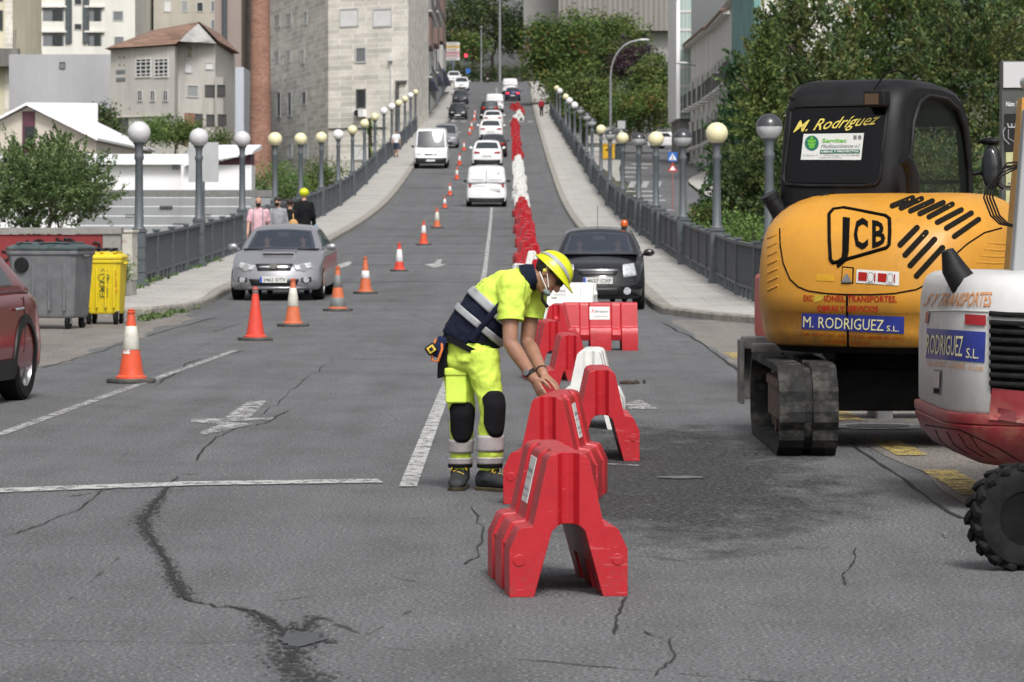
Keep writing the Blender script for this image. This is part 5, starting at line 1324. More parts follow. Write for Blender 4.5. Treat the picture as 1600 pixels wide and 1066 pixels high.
# hedge and weeds
rngh = random.Random(77)
hm = MB(); tint = []; hx0, hx1 = at(690, 108, 462).x, at(830, 108, 462).x; hz = g(462)
for i in range(34): foliage(hm, tint, (hx0 + (hx1 - hx0) * i / 33, 462, hz + 1.2), (.8, .7, 1.5), 9, 26, .3, .25, rngh)
tag(crown_obj(hm, tint, 'hedge', M_leaf_dark), 'dark clipped hedge closing the top of the road', 'hedge')
wm = MB(); tint = []
for _ in range(70):
    t = rngh.random(); p = gpt(225 + 85 * t, 503 - 22 * t); foliage(wm, tint, (p.x + rngh.uniform(-.15, .1), p.y + rngh.uniform(-.1, .1), .1), (.08, .08, .07), 3, 12, .03, .05, rngh)
tag(crown_obj(wm, tint, 'weeds', M_leaf_olive), kind='stuff')
wm = MB(); tint = []
for _ in range(40):
    y = 66 + rngh.random() * 20; foliage(wm, tint, (-7.55 + rngh.uniform(-.1, .12), y, g(y) + .18), (.07, .07, .06), 2, 12, .03, .05, rngh)
tag(crown_obj(wm, tint, 'weeds', M_leaf_fresh), kind='stuff')
bush(190, 425, 62.3, 30, 42, M_leaf_fresh, 'leafy weed bush at the foot of the utility cabinet', 40, 34, .045, 61, .07, gz=.13)
# ------------------------------------------------------------------ side street on the right with its crossing, signs and lamp
def sst(Y): return interp(GSIDE, Y)
def side_sheet(name, m, pts, dz, n=24):
    """pts: list of (Y, x_left, x_right)"""
    mb = MB(); vs = []; nx = 4
    Ys = [pts[0][0] + (pts[-1][0] - pts[0][0]) * i / n for i in range(n + 1)]
    for y in Ys:
        a = interp([(p[0], p[1]) for p in pts], y); b = interp([(p[0], p[2]) for p in pts], y)
        for i in range(nx): vs.append((a + (b - a) * i / (nx - 1), y, sst(y) + dz))
    mb.add(vs, [(j * nx + i, j * nx + i + 1, (j + 1) * nx + i + 1, (j + 1) * nx + i) for j in range(n) for i in range(nx - 1)])
    return tag(mb.build(name, m), kind='structure')
side_sheet('side_street', asphalt('side_street_asphalt', (.10, .10, .105), False), [(138, 6.4, 9.6), (160, 6.4, 9.4), (185, 6.5, 9.8), (230, 7.6, 13.6), (300, 10, 18), (420, 12, 22)], .05)
side_sheet('side_pavement', M_slab, [(190, 5.0, 6.2), (230, 5.4, 7.4), (300, 6.0, 9.9), (420, 6.0, 11.9)], .12)
side_sheet('side_pavement', M_slab, [(150, 9.5, 11.5), (185, 9.9, 12.5), (230, 13.7, 16), (262, 15.6, 19)], .12)
def sxy(px, py):
    """side street point under a photo pixel"""
    Y = 130.0
    while Y < 420 and CAMZ + (HOR - py) / FPX * Y > sst(Y) + .05: Y += .5
    return ((px - 800) / FPX * Y, Y)
def smark(name, pxs):
    mb = MB(); mb.add([(x, y, sst(y) + .062) for x, y in [sxy(*p) for p in pxs]], [tuple(range(len(pxs)))]); return tag(mb.build(name, M_line), kind='structure')
for y0, xa, xb in ((256, 985, 1018), (262, 972, 1012), (269, 962, 1000), (276, 952, 992)): smark('crossing_marking', [(xa, y0 + 2), (xa + 3, y0), (xb, y0), (xb, y0 + 2)])
for x in (965, 988, 1008, 1028): smark('crossing_marking', [(x - 7, 294), (x - 3, 284), (x + 7, 284), (x + 2, 294)])
for y0, xa, xb in ((299, 975, 1030), (306, 978, 1034), (313, 985, 1040)): smark('crossing_marking', [(xa, y0 + 2), (xa + 2, y0), (xb, y0), (xb, y0 + 2)])
smark('crossing_marking', [(1040, 330), (1041, 328), (1052, 328), (1053, 330)])
# yellow bin with grey companion
def at_s(px, pyb, Y): return Vector(((px - 800) / FPX * Y, Y, sst(Y) + .12))
p = at_s(951, 256, 272)
b = empty('recycling_bin', p, 0, 'yellow recycling bin on the side street pavement', 'waste container', 'bins on the side street')
m_ = MB(); m_.box((0, 0, .62), (1.0, .9, 1.1)); m_.build('container_body', mat('amber_bin_plastic', (.62, .36, .015), .5, var=.1), b, bevel=.05)
m_ = MB(); m_.box((0, 0, 1.24), (1.06, .96, .14)); m_.build('lid', mat('amber_lid', (.55, .33, .02), .5), b, bevel=.03)
m_ = MB(); m_.box((0, -.46, .8), (.5, .02, .12)); m_.build('slot', M_black, b)
b = empty('recycling_bin', p + Vector((.95, .3, 0)), 0, 'dark green bin next to the yellow recycling bin', 'waste container', 'bins on the side street')
m_ = MB(); m_.box((0, 0, .62), (.8, .9, 1.1)); m_.build('container_body', M_binlid, b, bevel=.05)
m_ = MB(); m_.box((0, 0, 1.24), (.86, .96, .14)); m_.build('lid', M_black, b, bevel=.03)
# bent street lamp
def mast(px, pyb_Y, top_py, r, label, arm=None, z0=None, name='street_lamp', cat='street lamp'):
    Y = pyb_Y; x = (px - 800) / FPX * Y; z0 = terr(x, Y) if z0 is None else z0
    root = empty(name, (x, Y, z0), 0, label, cat); h = at(px, top_py, Y).z - z0
    m_ = MB()
    if arm:
        H = h; R_ = arm; pts = [(0, 0, 0), (0, 0, H * .5), (0, 0, H - R_ * 1.4)] + [(R_ * (1 - math.cos(t)), 0, H - R_ * 1.4 + R_ * 1.35 * math.sin(t)) for t in [R(15 * i) for i in range(1, 6)]] + [(R_ * 1.05, 0, H - .05)]
        m_.tube(pts, [r * 1.2, r, r * .85] + [r * .75] * 6, 12); m_.build('post', M_metal, root, smooth=60)
        hd = MB(); hd.ball((R_ * 1.05 + .42, 0, H - .02), (.46, .17, .1), 14); hd.build('lamp_head', mat('lamp_head_white', (.6, .6, .6), .4), root, smooth=180)
    else:
        m_.tube([(0, 0, 0), (0, 0, h)], [r, r * .6], 12); m_.build('post', M_metal, root, smooth=60)
        m_ = MB(); m_.lathe([(r * .9, h), (r * 1.6, h + .05), (r * 1.6, h + .25), (r * .5, h + .3)], 12); m_.build('cap', M_metal, root, smooth=40)
    return root
mast(954, 262, 62, .10, 'tall bent grey street lamp rising between the globes and the grove', arm=2.1)
mast(781, 452, -60, .20, 'very tall pale lamp mast at the top of the road', z0=g(452))
mast(752, 455, 44, .13, 'shorter slim mast beside the white van at the top of the road', z0=g(455))
for px_, py_, lab in ((1068, 99, 'flat lamp arm fixed to the wall of the balcony house'), (1130, 114, 'second flat lamp arm nearer the dark conifer')):
    Y = 233 if px_ < 1100 else 212; p = at(px_, py_, Y); r_ = empty('wall_lamp', p, 0, lab, 'street lamp', 'lamps on the balcony houses')
    m_ = MB(); m_.ball((-.1, -.3, 0), (.45, .18, .09), 12); m_.build('lamp_head', M_frame, r_, smooth=180); m_ = MB(); m_.tube([(.2, -.3, 0), (.9, .6, -.15)], .04, 6); m_.build('arm', M_metal, r_)
# pedestrian crossing sign and warning triangle
p = at_s(1051, 300, 150)
sg = empty('crossing_sign', (p.x, 150, sst(150) + .0), 0, 'blue square pedestrian crossing sign with a red triangle below', 'road sign')
M_blue = mat('sign_blue', (.02, .12, .42), .4); M_redsign = mat('sign_red', (.5, .03, .03), .4)
zt = at(0, 245, 150).z - sst(150); zz = at(0, 262, 150).z - sst(150)
m_ = MB(); m_.lathe([(.035, 0), (.035, zt)], 8, (0, .03, 0)); m_.build('sign_post', mat('reddish_post', (.25, .12, .11), .6), sg)
m_ = MB(); m_.box((0, 0, zt), (.42, .02, .42)); f_ = m_.build('sign_face', M_blue, sg)
m_ = MB(); m_.add([(-.17, -.013, zt - .15), (.17, -.013, zt - .15), (0, -.013, zt + .17)], [(0, 1, 2)]); tri = m_.build('white_triangle', M_white, f_)
m_ = MB(); m_.tube([(.0, -.018, zt + .05), (-.01, -.018, zt - .04), (-.06, -.018, zt - .13)], .015, 5); m_.tube([(-.01, -.018, zt - .04), (.05, -.018, zt - .13)], .015, 5); m_.ball((.005, -.018, zt + .085), .022, 8); m_.build('pictogram', M_black, f_)
m_ = MB(); m_.prism([(-.23, zz - .17), (.23, zz - .17), (0, zz + .2)], -.01, .01, 0, lambda u, v, w: Vector((u, w, v))); wf = m_.build('warning_face', M_redsign, sg)
m_ = MB(); m_.add([(-.14, -.013, zz - .12), (.14, -.013, zz - .12), (0, -.013, zz + .1)], [(0, 1, 2)]); m_.build('white_triangle', M_white, wf)
p = at(971, 195, 255)
s2 = empty('road_sign', (p.x, 255, terr(p.x, 255)), 0, 'small grey square sign with triangle seen from behind near the bent lamp', 'road sign')
h = p.z - terr(p.x, 255); m_ = MB(); m_.lathe([(.035, 0), (.035, h)], 8, (0, .03, 0)); m_.build('sign_post', M_iron, s2); m_ = MB(); m_.box((0, 0, h), (.6, .03, .6)); m_.build('sign_panel', M_signback, s2)
m_ = MB(); m_.prism([(-.3, h - .8), (.3, h - .8), (0, h - .33)], -.015, .015, 0, lambda u, v, w: Vector((u, w, v))); m_.build('triangle_panel', M_signback, s2)
# direction board, traffic light, small blue sign at the top of the road
Y = 440; p = at(708, 82, Y)
ds = empty('direction_sign', (p.x, Y, g(Y)), 0, 'stacked direction board with yellow and pink panels at the top of the road', 'direction sign')
h = p.z - g(Y); m_ = MB(); m_.lathe([(.08, 0), (.08, h)], 8, (0, .1, 0)); m_.build('sign_post', mat('blue_grey_post', (.1, .14, .22), .5), ds)
for i, c in enumerate(((.55, .55, .55), (.55, .38, .12), (.55, .5, .48), (.50, .26, .30), (.52, .34, .36), (.5, .48, .5))):
    m_ = MB(); z = h + 1.15 - i * .40; m_.box((0, 0, z), (1.75, .05, .36)); pnl = m_.build('direction_panel', mat(f'panel_paint_{"abcdef"[i]}', c, .5), ds)
    m_ = MB()
    m_.box((-.1, -.03, z), (1.2, .01, .10))
    m_.build('text_line', M_frame_dark, pnl)
p = at(728, 87, 430)
tl = empty('traffic_light', (p.x, 430, g(430)), 0, 'traffic light showing red in front of the far dark trees', 'traffic light')
h = p.z - g(430); m_ = MB(); m_.lathe([(.06, 0), (.06, h - .8)], 8); m_.build('post', M_iron, tl); m_ = MB(); m_.box((0, 0, h - .28), (.34, .25, .95)); m_.build('signal_box', M_black, tl, bevel=.03)
m_ = MB(); m_.lathe([(0, -.02), (.21, -.02), (.21, .02), (0, .02)], 16, (0, -.15, h), 0, Matrix.Rotation(R(90), 3, 'X')); m_.build('red_light', mat('red_signal', (.8, .02, .03), .4, emit=(1, .03, .06), estr=3.0), tl)
m_ = MB()
for dz in (-.28, -.56): m_.lathe([(0, -.02), (.1, -.02), (.1, .02), (0, .02)], 14, (0, -.14, h + dz), 0, Matrix.Rotation(R(90), 3, 'X'))
m_.build('dark_lens', M_glass, tl)
p = at(731, 111, 432); bs = empty('road_sign', (p.x, 432, g(432)), 0, 'small round blue sign under the red traffic light', 'road sign'); h = p.z - g(432)
m_ = MB(); m_.lathe([(.04, 0), (.04, h)], 6, (0, .05, 0)); m_.build('sign_post', M_iron, bs); m_ = MB(); m_.lathe([(0, -.02), (.34, -.02), (.34, .02), (0, .02)], 18, (0, 0, h), 0, Matrix.Rotation(R(90), 3, 'X')); m_.build('sign_face', M_blue, bs)
# pavement sign on the left footway near the granite block
p = at(650, 152, 285); ws = empty('information_sign', (p.x, 285, g(285) + .13), 0, 'small white plate on a post at the granite block corner', 'sign'); h = p.z - g(285) - .13
m_ = MB(); m_.lathe([(.04, 0), (.04, h)], 6, (0, .05, 0)); m_.build('sign_post', M_iron, ws); m_ = MB(); m_.box((0, 0, h), (1.1, .04, .42)); m_.build('sign_panel', M_white, ws)
# grey information pillar behind the white excavator
Y = 33.5; p = at(1567, 340, Y)
ip = empty('information_pillar', (p.x + .27, Y, 0), 0, 'grey information pillar with a crest and white top behind the white excavator', 'information pillar')
zt = at(0, 95, Y).z
pz = lambda py: at(0, py, Y).z
w = .54
m_ = MB(); m_.box((0, .1, (zt + .05) / 2), (w + .02, .16, zt - .05)); m_.build('pillar_body', mat('dark_green_grey_metal', (.065, .07, .062), .5, var=.1), ip, bevel=.006)
m_ = MB(); m_.box2((-w / 2 + .005, -.004, pz(137)), (w / 2, .018, pz(97))); m_.build('white_top_panel', mat('grey_white_panel', (.5, .5, .51), .5), ip)
m_ = MB(); m_.box2((-w / 2 + .02, -.004, pz(236)), (w / 2, .018, pz(178))); bp = m_.build('black_panel', M_black, ip)
m_ = MB(); put_text(m_, 'Núm: 336', -.235, -.075, pz(166), .048, lambda u, v: Vector((u, .015, v)), bold=.015); m_.build('lettering', M_white, ip)
m_ = MB()
F = lambda u, v: Vector((u, -.006, v)); cx, cz = -.145, pz(207)
for k in range(5): m_.tube([F(cx - .07 + .035 * k, cz + .05), F(cx - .08 + .04 * k, cz + .09)], .008, 5)
m_.tube([F(cx - .07, cz + .05), F(cx + .07, cz + .05)], .008, 5); m_.tube([F(cx - .07, cz + .03), F(cx - .07, cz - .06), F(cx, cz - .1), F(cx + .07, cz - .06), F(cx + .07, cz + .03)], .004, 5)
for s_ in (-1, 1): m_.tube([F(cx + s_ * .10, cz + .05), F(cx + s_ * .125, cz), F(cx + s_ * .11, cz - .07), F(cx + s_ * .06, cz - .12)], .005, 5)
m_.build('crest', mat('grey_crest', (.35, .35, .36), .5), bp)
for a, b_ in ((238, 258), (264, 290), (298, 322)):
    m_ = MB(); m_.box2((-w / 2 + .03, -.004, pz(b_)), (w / 2, .018, pz(a))); q = m_.build('notice', mat('yellow_green_notice', (.42, .42, .22), .6, var=.15, scale=8), ip)
    m_ = MB(); m_.box2((-w / 2 + .05, -.008, pz(b_) + .015), (w / 2 - .05, -.0045, pz(b_) + .03)); m_.build('text_line', M_ink, q)
# ------------------------------------------------------------------ cars and vans
M_windscreen = None
def glass_mat(name, col, alpha, rough=.04):
    m = mat(name, col, rough, spec=.9, alpha=alpha); return m
M_windscreen = glass_mat('windscreen_glass', (.10, .12, .16), .34)
M_headlamp = mat('headlamp_glass', (.55, .57, .6), .08, metal=.35, spec=.8, var=.35, scale=18)
M_lamp_on = mat('lit_headlamp', (.9, .9, .88), .2, emit=(1, .97, .9), estr=2.5)
M_tail = mat('tail_lamp_red', (.32, .015, .02), .15, spec=.7); M_tail_on = mat('lit_brake_lamp', (.8, .02, .03), .2, emit=(1, .03, .05), estr=3.0)
M_plate = mat('number_plate', (.62, .62, .6), .4); M_plateblue = mat('plate_blue_band', (.03, .08, .4), .4)
M_lining = mat('dark_interior', (.022, .022, .025), .85); M_trim = mat('black_trim', (.015, .015, .016), .45)
M_alloy = mat('alloy_rim', (.36, .36, .37), .35, metal=.7); M_disc = mat('brake_disc_black', (.02, .02, .02), .7)
def paint(name, col, metal=0.0, rough=.28): return mat(name, col, rough, metal=metal, coat=.6, var=.05, scale=2)
def lerp(a, b, t): return a + (b - a) * t
def plin(tab, x):
    if x <= tab[0][0]: return tab[0][1]
    for (x0, y0), (x1, y1) in zip(tab, tab[1:]):
        if x <= x1:
            t = (x - x0) / (x1 - x0); return lerp(y0, y1, t * t * (3 - 2 * t) * .5 + t * .5)
    return tab[-1][1]
def rbox(x0, x1, y0, y1, z0, z1, r, warp, n=(10, 22, 7), skip=None):
    """rounded box grid pushed through warp; returns bmesh"""
    bm = bmesh.new()
    c = Vector(((x0 + x1) / 2, (y0 + y1) / 2, (z0 + z1) / 2)); h = Vector(((x1 - x0) / 2, (y1 - y0) / 2, (z1 - z0) / 2))
    def pos(p):
        P = Vector((p[0] * h.x, p[1] * h.y, p[2] * h.z)); q = Vector([max(-(h[i] - r), min(h[i] - r, P[i])) for i in range(3)]); d = P - q
        L = d.length
        if L > 1e-9: P = q + d * (r / max(abs(d[0]), abs(d[1]), abs(d[2]))) * (max(abs(d[0]), abs(d[1]), abs(d[2])) / L)
        return warp(P + c)
    def grid(ax, s):
        u, v = [i for i in range(3) if i != ax]; nu, nv = n[u], n[v]
        vs = []
        for j in range(nv + 1):
            row = []
            for i in range(nu + 1):
                p = [0, 0, 0]; p[ax] = s; p[u] = -1 + 2 * i / nu; p[v] = -1 + 2 * j / nv; row.append(bm.verts.new(pos(p)))
            vs.append(row)
        for j in range(nv):
            for i in range(nu):
                if skip and skip(ax, s, -1 + 2 * (i + .5) / nu, -1 + 2 * (j + .5) / nv): continue
                bm.faces.new((vs[j][i], vs[j][i + 1], vs[j + 1][i + 1], vs[j + 1][i]))
    for ax in range(3):
        for s in (-1, 1): grid(ax, s)
    bmesh.ops.remove_doubles(bm, verts=bm.verts, dist=.0005); bmesh.ops.recalc_face_normals(bm, faces=bm.faces)
    return bm
def bm_obj(bm, name, m, parent, smooth=40):
    me = bpy.data.meshes.new(name); bm.to_mesh(me); bm.free(); return link(name, me, m, parent, smooth=smooth)
def sheet(fn, u0, u1, v0, v1, nu=6, nv=4, corners=None):
    mb = MB(); vs = []
    for j in range(nv + 1):
        for i in range(nu + 1):
            s, t = i / nu, j / nv
            if corners:
                (a, b, c, d) = corners
                u = lerp(lerp(a[0], b[0], s), lerp(d[0], c[0], s), t); v = lerp(lerp(a[1], b[1], s), lerp(d[1], c[1], s), t)
            else: u, v = lerp(u0, u1, s), lerp(v0, v1, t)
            vs.append(fn(u, v))
    mb.add(vs, [(j * (nu + 1) + i, j * (nu + 1) + i + 1, (j + 1) * (nu + 1) + i + 1, (j + 1) * (nu + 1) + i) for j in range(nv) for i in range(nu)])
    return mb
def car(label, px, pyb, sp, col, rz=0.0, cat='car', rear=False, name='parked_car', group=None, pos=None, plate=None, lit=False, openglass=False, ground=True):
    """sp: shape parameters; local front faces -y; origin at the middle of the wheelbase on the road"""
    L, Wd, H = sp['L'], sp['W'], sp['H']; zs = sp.get('sill', .2)
    if pos is None:
        v = gpt(px, pyb); Y = v.y + L / 2; X = (px - 800) / FPX * v.y; z = g(Y)
    else: X, Y = pos; z = g(Y)
    root = empty(name, (X, Y, z), rz, label, cat, group)
    sl = math.atan2(g(Y + 1.5) - g(Y - 1.5), 3.0); root.rotation_euler = (sl * math.cos(rz), 0, rz)
    zm = 1.0; top = sp['top']; kf, kr, lf, lr = sp.get('kf', .28), sp.get('kr', .18), sp.get('lf', .18), sp.get('lr', .1)
    y0, y1 = -L / 2, L / 2
    def wl(P):
        x, y, zz = P; c = (zz - zs) / (zm - zs); a = x / (Wd / 2)
        t = (y - y0) / L
        zt = plin(top, y - y0)
        Z = zs + c * (zt - zs) - .05 * a * a * max(0, c - .5)
        ff = max(0, 1 - (y - y0) / 1.1); rr = max(0, 1 - (y1 - y) / 1.0)
        X_ = x * (1 - .035 * max(0, c - .35) / .65 - .02 * (1 - min(1, c / .35))) * (1 - .07 * ff * ff - .05 * rr * rr)
        Y_ = y + ff * (kf * a * a + lf * max(0, c - .3) ** 1.5 + .05 * (1 - min(1, c / .3))) - rr * (kr * a * a + lr * max(0, c - .4))
        return Vector((X_, Y_, Z))
    bm = rbox(-Wd / 2, Wd / 2, y0, y1, zs, zm, .09, wl, (14, 34, 9))
    body = bm_obj(bm, 'body', col, root, 45)
    # wheel arches cut out of the body
    wr, wf, wb = sp.get('wr', .31), y0 + sp['wf'], y0 + sp['wf'] + sp['wb']
    cut = MB()
    for yy_ in (wf, wb):
        for s in (-1, 1): cut.lathe([(wr * 1.16, -.25), (wr * 1.16, .25)], 24, (s * (Wd / 2 - .1), yy_, wr), 0, Matrix.Rotation(R(90), 3, 'Y'))
    co = cut.build('cutter', M_trim)
    bo = body.modifiers.new('b', 'BOOLEAN'); bo.object = co; bo.operation = 'DIFFERENCE'; bo.solver = 'EXACT'
    bake(body); cm = co.data; bpy.data.objects.remove(co); bpy.data.meshes.remove(cm)
    body.data.polygons.foreach_set('use_smooth', [True] * len(body.data.polygons)); body.data.set_sharp_from_angle(angle=R(45))
    for yy_ in (wf, wb):
        for s in (-1, 1):
            t = MB(); t.lathe([(wr * .62, -.1), (wr * .9, -.11), (wr, -.085), (wr, .085), (wr * .9, .11), (wr * .62, .1)], 28, (s * (Wd / 2 - .12), yy_, wr), 0, Matrix.Rotation(R(90), 3, 'Y'), cap=False)
            ty = t.build('wheel', M_rubber, root, smooth=40)
            t = MB(); Mx = Matrix.Rotation(R(90), 3, 'Y')
            t.lathe([(wr * .60, -.02), (wr * .66, .10), (wr * .60, .10), (wr * .56, .05)], 24, (s * (Wd / 2 - .12), yy_, wr), 0, Matrix.Rotation(R(90 * s), 3, 'Y'), cap=False)
            for k in range(5):
                a = 6.283 * k / 5; t.box((s * (Wd / 2 - .045), yy_ + math.cos(a) * wr * .32, wr + math.sin(a) * wr * .32), (.03, wr * .64, wr * .17), 0, Matrix.Rotation(a, 3, 'X'))
            t.lathe([(0, -.02), (wr * .15, -.02), (wr * .15, .02), (0, .02)], 12, (s * (Wd / 2 - .04), yy_, wr), 0, Mx)
            t.build('rim', M_alloy if sp.get('alloy', True) else M_iron, ty, smooth=40)
            t = MB(); t.lathe([(0, -.01), (wr * .62, -.01), (wr * .62, .01), (0, .01)], 20, (s * (Wd / 2 - .09), yy_, wr), 0, Mx); t.build('brake_disc', M_disc, ty)  # plain near-black disc closing the rim behind the spokes
    # cabin
    yc, yw, yr, yb = [y0 + k for k in sp['cab']]; wb_, wt = sp.get('wbelt', Wd * .46), sp.get('wroof', Wd * .36)
    def wg(P):
        a, t, c = P      # a in -1..1, t in -1..1, c in 0..1
        s = (t + 1) / 2; ya = lerp(yc, yb, s); yt = lerp(yw, yr, s); cc = c ** .92
        Y_ = lerp(ya, yt, cc)
        Y_ += (.10 * a * a * (1 - .3 * c)) * max(0, -t) - (.08 * a * a) * max(0, t)
        zb = plin(top, ya - y0) - .06
        zt = H - .05 * a * a - .045 * abs(t) ** 3
        x = a * lerp(wb_, wt, c ** 1.25)
        return Vector((x, Y_, lerp(zb, zt, c)))
    sk = (lambda ax, s, u, v: ax == 1 and s == -1 and abs(u) < .86 and -.78 < v < .84) if openglass else None
    bm = rbox(-1, 1, -1, 1, 0, 1, .14, lambda P: wg((P[0], P[1], P[2])), (14, 16, 10), sk)
    bm_obj(bm, 'cabin', sp.get('roofmat', col), root, 50)
    if openglass:
        bm = rbox(-1, 1, -1, 1, 0, 1, .14, lambda P: wg((P[0] * .94, P[1] * .95 + .01, P[2] * .96)), (12, 12, 8), sk)
        bm_obj(bm, 'interior_lining', M_lining, root, 50)
        d = sheet(lambda u, v: Vector((u, v, plin(top, v - y0) + .012)), -wb_ * .93, wb_ * .93, yc + .1, yb - .3, 6, 12); d.build('dashboard', M_lining, root)
        for s in (-1, 1):
            st = MB(); st.box((s * .36, lerp(yc, yb, .52), lerp(plin(top, yc - y0), H, .25)), (.46, .14, .5)); st.box((s * .36, lerp(yc, yb, .53), lerp(plin(top, yc - y0), H, .62)), (.24, .1, .14)); st.build('seat', M_lining, root, bevel=.03)
        mm = MB(); mm.box((0, lerp(yc, yw, .8), H - .2), (.22, .03, .07)); mm.build('inner_mirror', M_trim, root, bevel=.01)
    gl = M_windscreen if openglass else M_glass
    e = .012
    sheet(lambda u, v: wg((u, -1 - e, v)), -.87, .87, .10, .93, 10, 6).build('windscreen', gl, root, smooth=180)
    if sp.get('rearwin', True): sheet(lambda u, v: wg((u, 1 + e, v)), -.83, .83, sp.get('rw0', .22), .90, 10, 6).build('rear_window', M_glass, root, smooth=180)
    for s in (-1, 1):
        for a, b in sp.get('sidewin', [(-.72, -.02), (.04, .70)]):
            sheet(lambda u, v: wg((s * (1 + e), u, v)), a, b, .2, .88, 6, 5).build('side_window', M_glass, root, smooth=180)
        m_ = MB(); zb = plin(top, yc - y0); m_.ball((s * (Wd / 2 + .07), yc + .42, zb + .06), (.105, .06, .07), 12); m_.box((s * (Wd / 2 + .0), yc + .44, zb + .02), (.12, .05, .04)); m_.build('mirror', sp.get('mirror', col), root, smooth=60)
    # front and rear details on the warped end faces, (x, z) in metres
    def ff(x, zz, out=.008): c = (zz - zs) / (plin(top, .12) - zs); p = wl((x, y0, zs + c * (zm - zs))); return Vector((p.x, p.y - out, p.z))
    def rf(x, zz, out=.008): c = (zz - zs) / (plin(top, L - .05) - zs); p = wl((x, y1, zs + c * (zm - zs))); return Vector((p.x, p.y + out, p.z))
    for d in sp.get('front' if not rear else 'rear', []):
        nm, cor, mt = d[0], d[1], d[2]; out = d[3] if len(d) > 3 else .01; fn = ff if not rear else rf
        if lit and nm == 'headlight': mt = M_lamp_on
        if lit and nm == 'tail_light': mt = M_tail_on
        for s in ((-1, 1) if d[1][0][0] * d[1][1][0] > 0 and not (len(d) > 4) else (1,)):
            c4 = [(s * x, zz) for x, zz in cor]
            sh = sheet(lambda u, v: fn(u, v, out), 0, 0, 0, 0, 8, 4, c4)
            # rim that closes the sheet back to the body
            o = sh.build(nm, mt, root, smooth=60)
            so_ = o.modifiers.new('t', 'SOLIDIFY'); so_.thickness = .018; so_.offset = -1
    px0, pz = sp.get('plate', (0, .42)) if not rear else sp.get('rplate', (0, .85))
    if plate is not None:
        fn = ff if not rear else rf; s = 1 if not rear else -1
        c = fn(px0, pz, .03); m_ = MB(); m_.box((c.x, c.y, c.z), (.52, .014, .115)); po = m_.build('number_plate', M_plate, root, bevel=.003)
        if plate:
            m_ = MB(); put_text(m_, plate, -.19, .235, -.032, .066, lambda u, v: Vector((c.x + s * u, c.y - s * .009, c.z + v)), bold=.012); m_.build('lettering', M_trim, po)
            m_ = MB(); m_.box((c.x - s * .236, c.y - s * .0085, c.z), (.044, .003, .108)); m_.build('country_band', M_plateblue, po)
    if sp.get('wipers', True) and not rear:
        for s in (-.5, .1):
            m_ = MB(); m_.tube([wg((s, -1.03, .09)), wg((s + .42, -1.035, .14))], .009, 5); m_.build('wiper', M_trim, root)
    root['_'] = 0; del root['_']
    return root, wg, wl, (y0, y1, zs, zm, top)
P_silver = paint('silver_grey_paint', (.30, .30, .325), .5, .3); P_black = paint('black_paint', (.006, .006, .008), .0, .15); P_white = paint('white_car_paint', (.76, .76, .77)); P_grey = paint('grey_car_paint', (.17, .175, .19), .5); P_dark = paint('dark_grey_paint', (.035, .038, .045), .3); P_blue = paint('blue_car_paint', (.03, .035, .10), .3); P_red = paint('dark_red_paint', (.19, .012, .018), .25, .2); P_bumper = M_trim
SALOON = dict(L=4.65, W=1.79, H=1.43, sill=.2, top=[(0, .70), (.5, .80), (1.35, .96), (3.6, 1.0), (4.65, 1.02)], cab=(1.2, 2.0, 3.2, 4.1), wf=.92, wb=2.67, wr=.315, wbelt=.80, wroof=.60, kf=.30,
    front=[('headlight', [(.47, .60), (.80, .665), (.775, .785), (.41, .70)], M_headlamp, .02), ('grille', [(-.345, .60), (.345, .60), (.40, .735), (-.40, .735)], M_trim, .014, 1), ('chrome_bar', [(-.36, .66), (.36, .66), (.36, .69), (-.36, .69)], M_chrome, .03, 1),
           ('lower_intake', [(-.46, .30), (.46, .30), (.52, .43), (-.52, .43)], M_trim, .012, 1), ('bumper_lip', [(-.7, .235), (.7, .235), (.7, .265), (-.7, .265)], M_chrome, .016, 1), ('fog_recess', [(.56, .37), (.76, .38), (.76, .47), (.56, .45)], M_trim, .012)])
HATCH = dict(L=3.7, W=1.68, H=1.46, sill=.2, top=[(0, .76), (.35, .86), (.95, 1.0), (3.0, 1.04), (3.7, 1.05)], cab=(.72, 1.55, 3.0, 3.6), wf=.75, wb=2.44, wr=.30, wbelt=.77, wroof=.58, kf=.34, lf=.26,
    front=[('headlight', [(.50, .62), (.76, .66), (.72, .90), (.49, .86)], M_headlamp, .02), ('grille', [(-.36, .66), (.36, .66), (.41, .77), (-.41, .77)], M_trim, .014, 1), ('chrome_bar', [(-.40, .735), (.40, .735), (.42, .775), (-.42, .775)], P_grey, .022, 1),
           ('lower_intake', [(-.42, .27), (.42, .27), (.46, .42), (-.46, .42)], M_trim, .012, 1), ('bumper_lip', [(-.76, .455), (.76, .455), (.76, .475), (-.76, .475)], M_trim, .014, 1)], plate=(0, .555))
FRONT_SIMPLE = lambda z, w: [('headlight', [(w * .50, z), (w * .90, z + .02), (w * .86, z + .15), (w * .48, z + .11)], M_headlamp, .02), ('grille', [(-w * .42, z - .02), (w * .42, z - .02), (w * .44, z + .09), (-w * .44, z + .09)], M_trim, .014, 1), ('lower_intake', [(-w * .6, .30), (w * .6, .30), (w * .6, .46), (-w * .6, .46)], M_trim, .012, 1)]
REAR_SIMPLE = lambda z, w, dz=.13: [('tail_light', [(w * .55, z), (w * .93, z), (w * .93, z + dz), (w * .52, z + dz * .8)], M_tail, .02), ('rear_bumper', [(-w * .93, .22), (w * .93, .22), (w * .93, .50), (-w * .93, .50)], M_trim, .014, 1)]
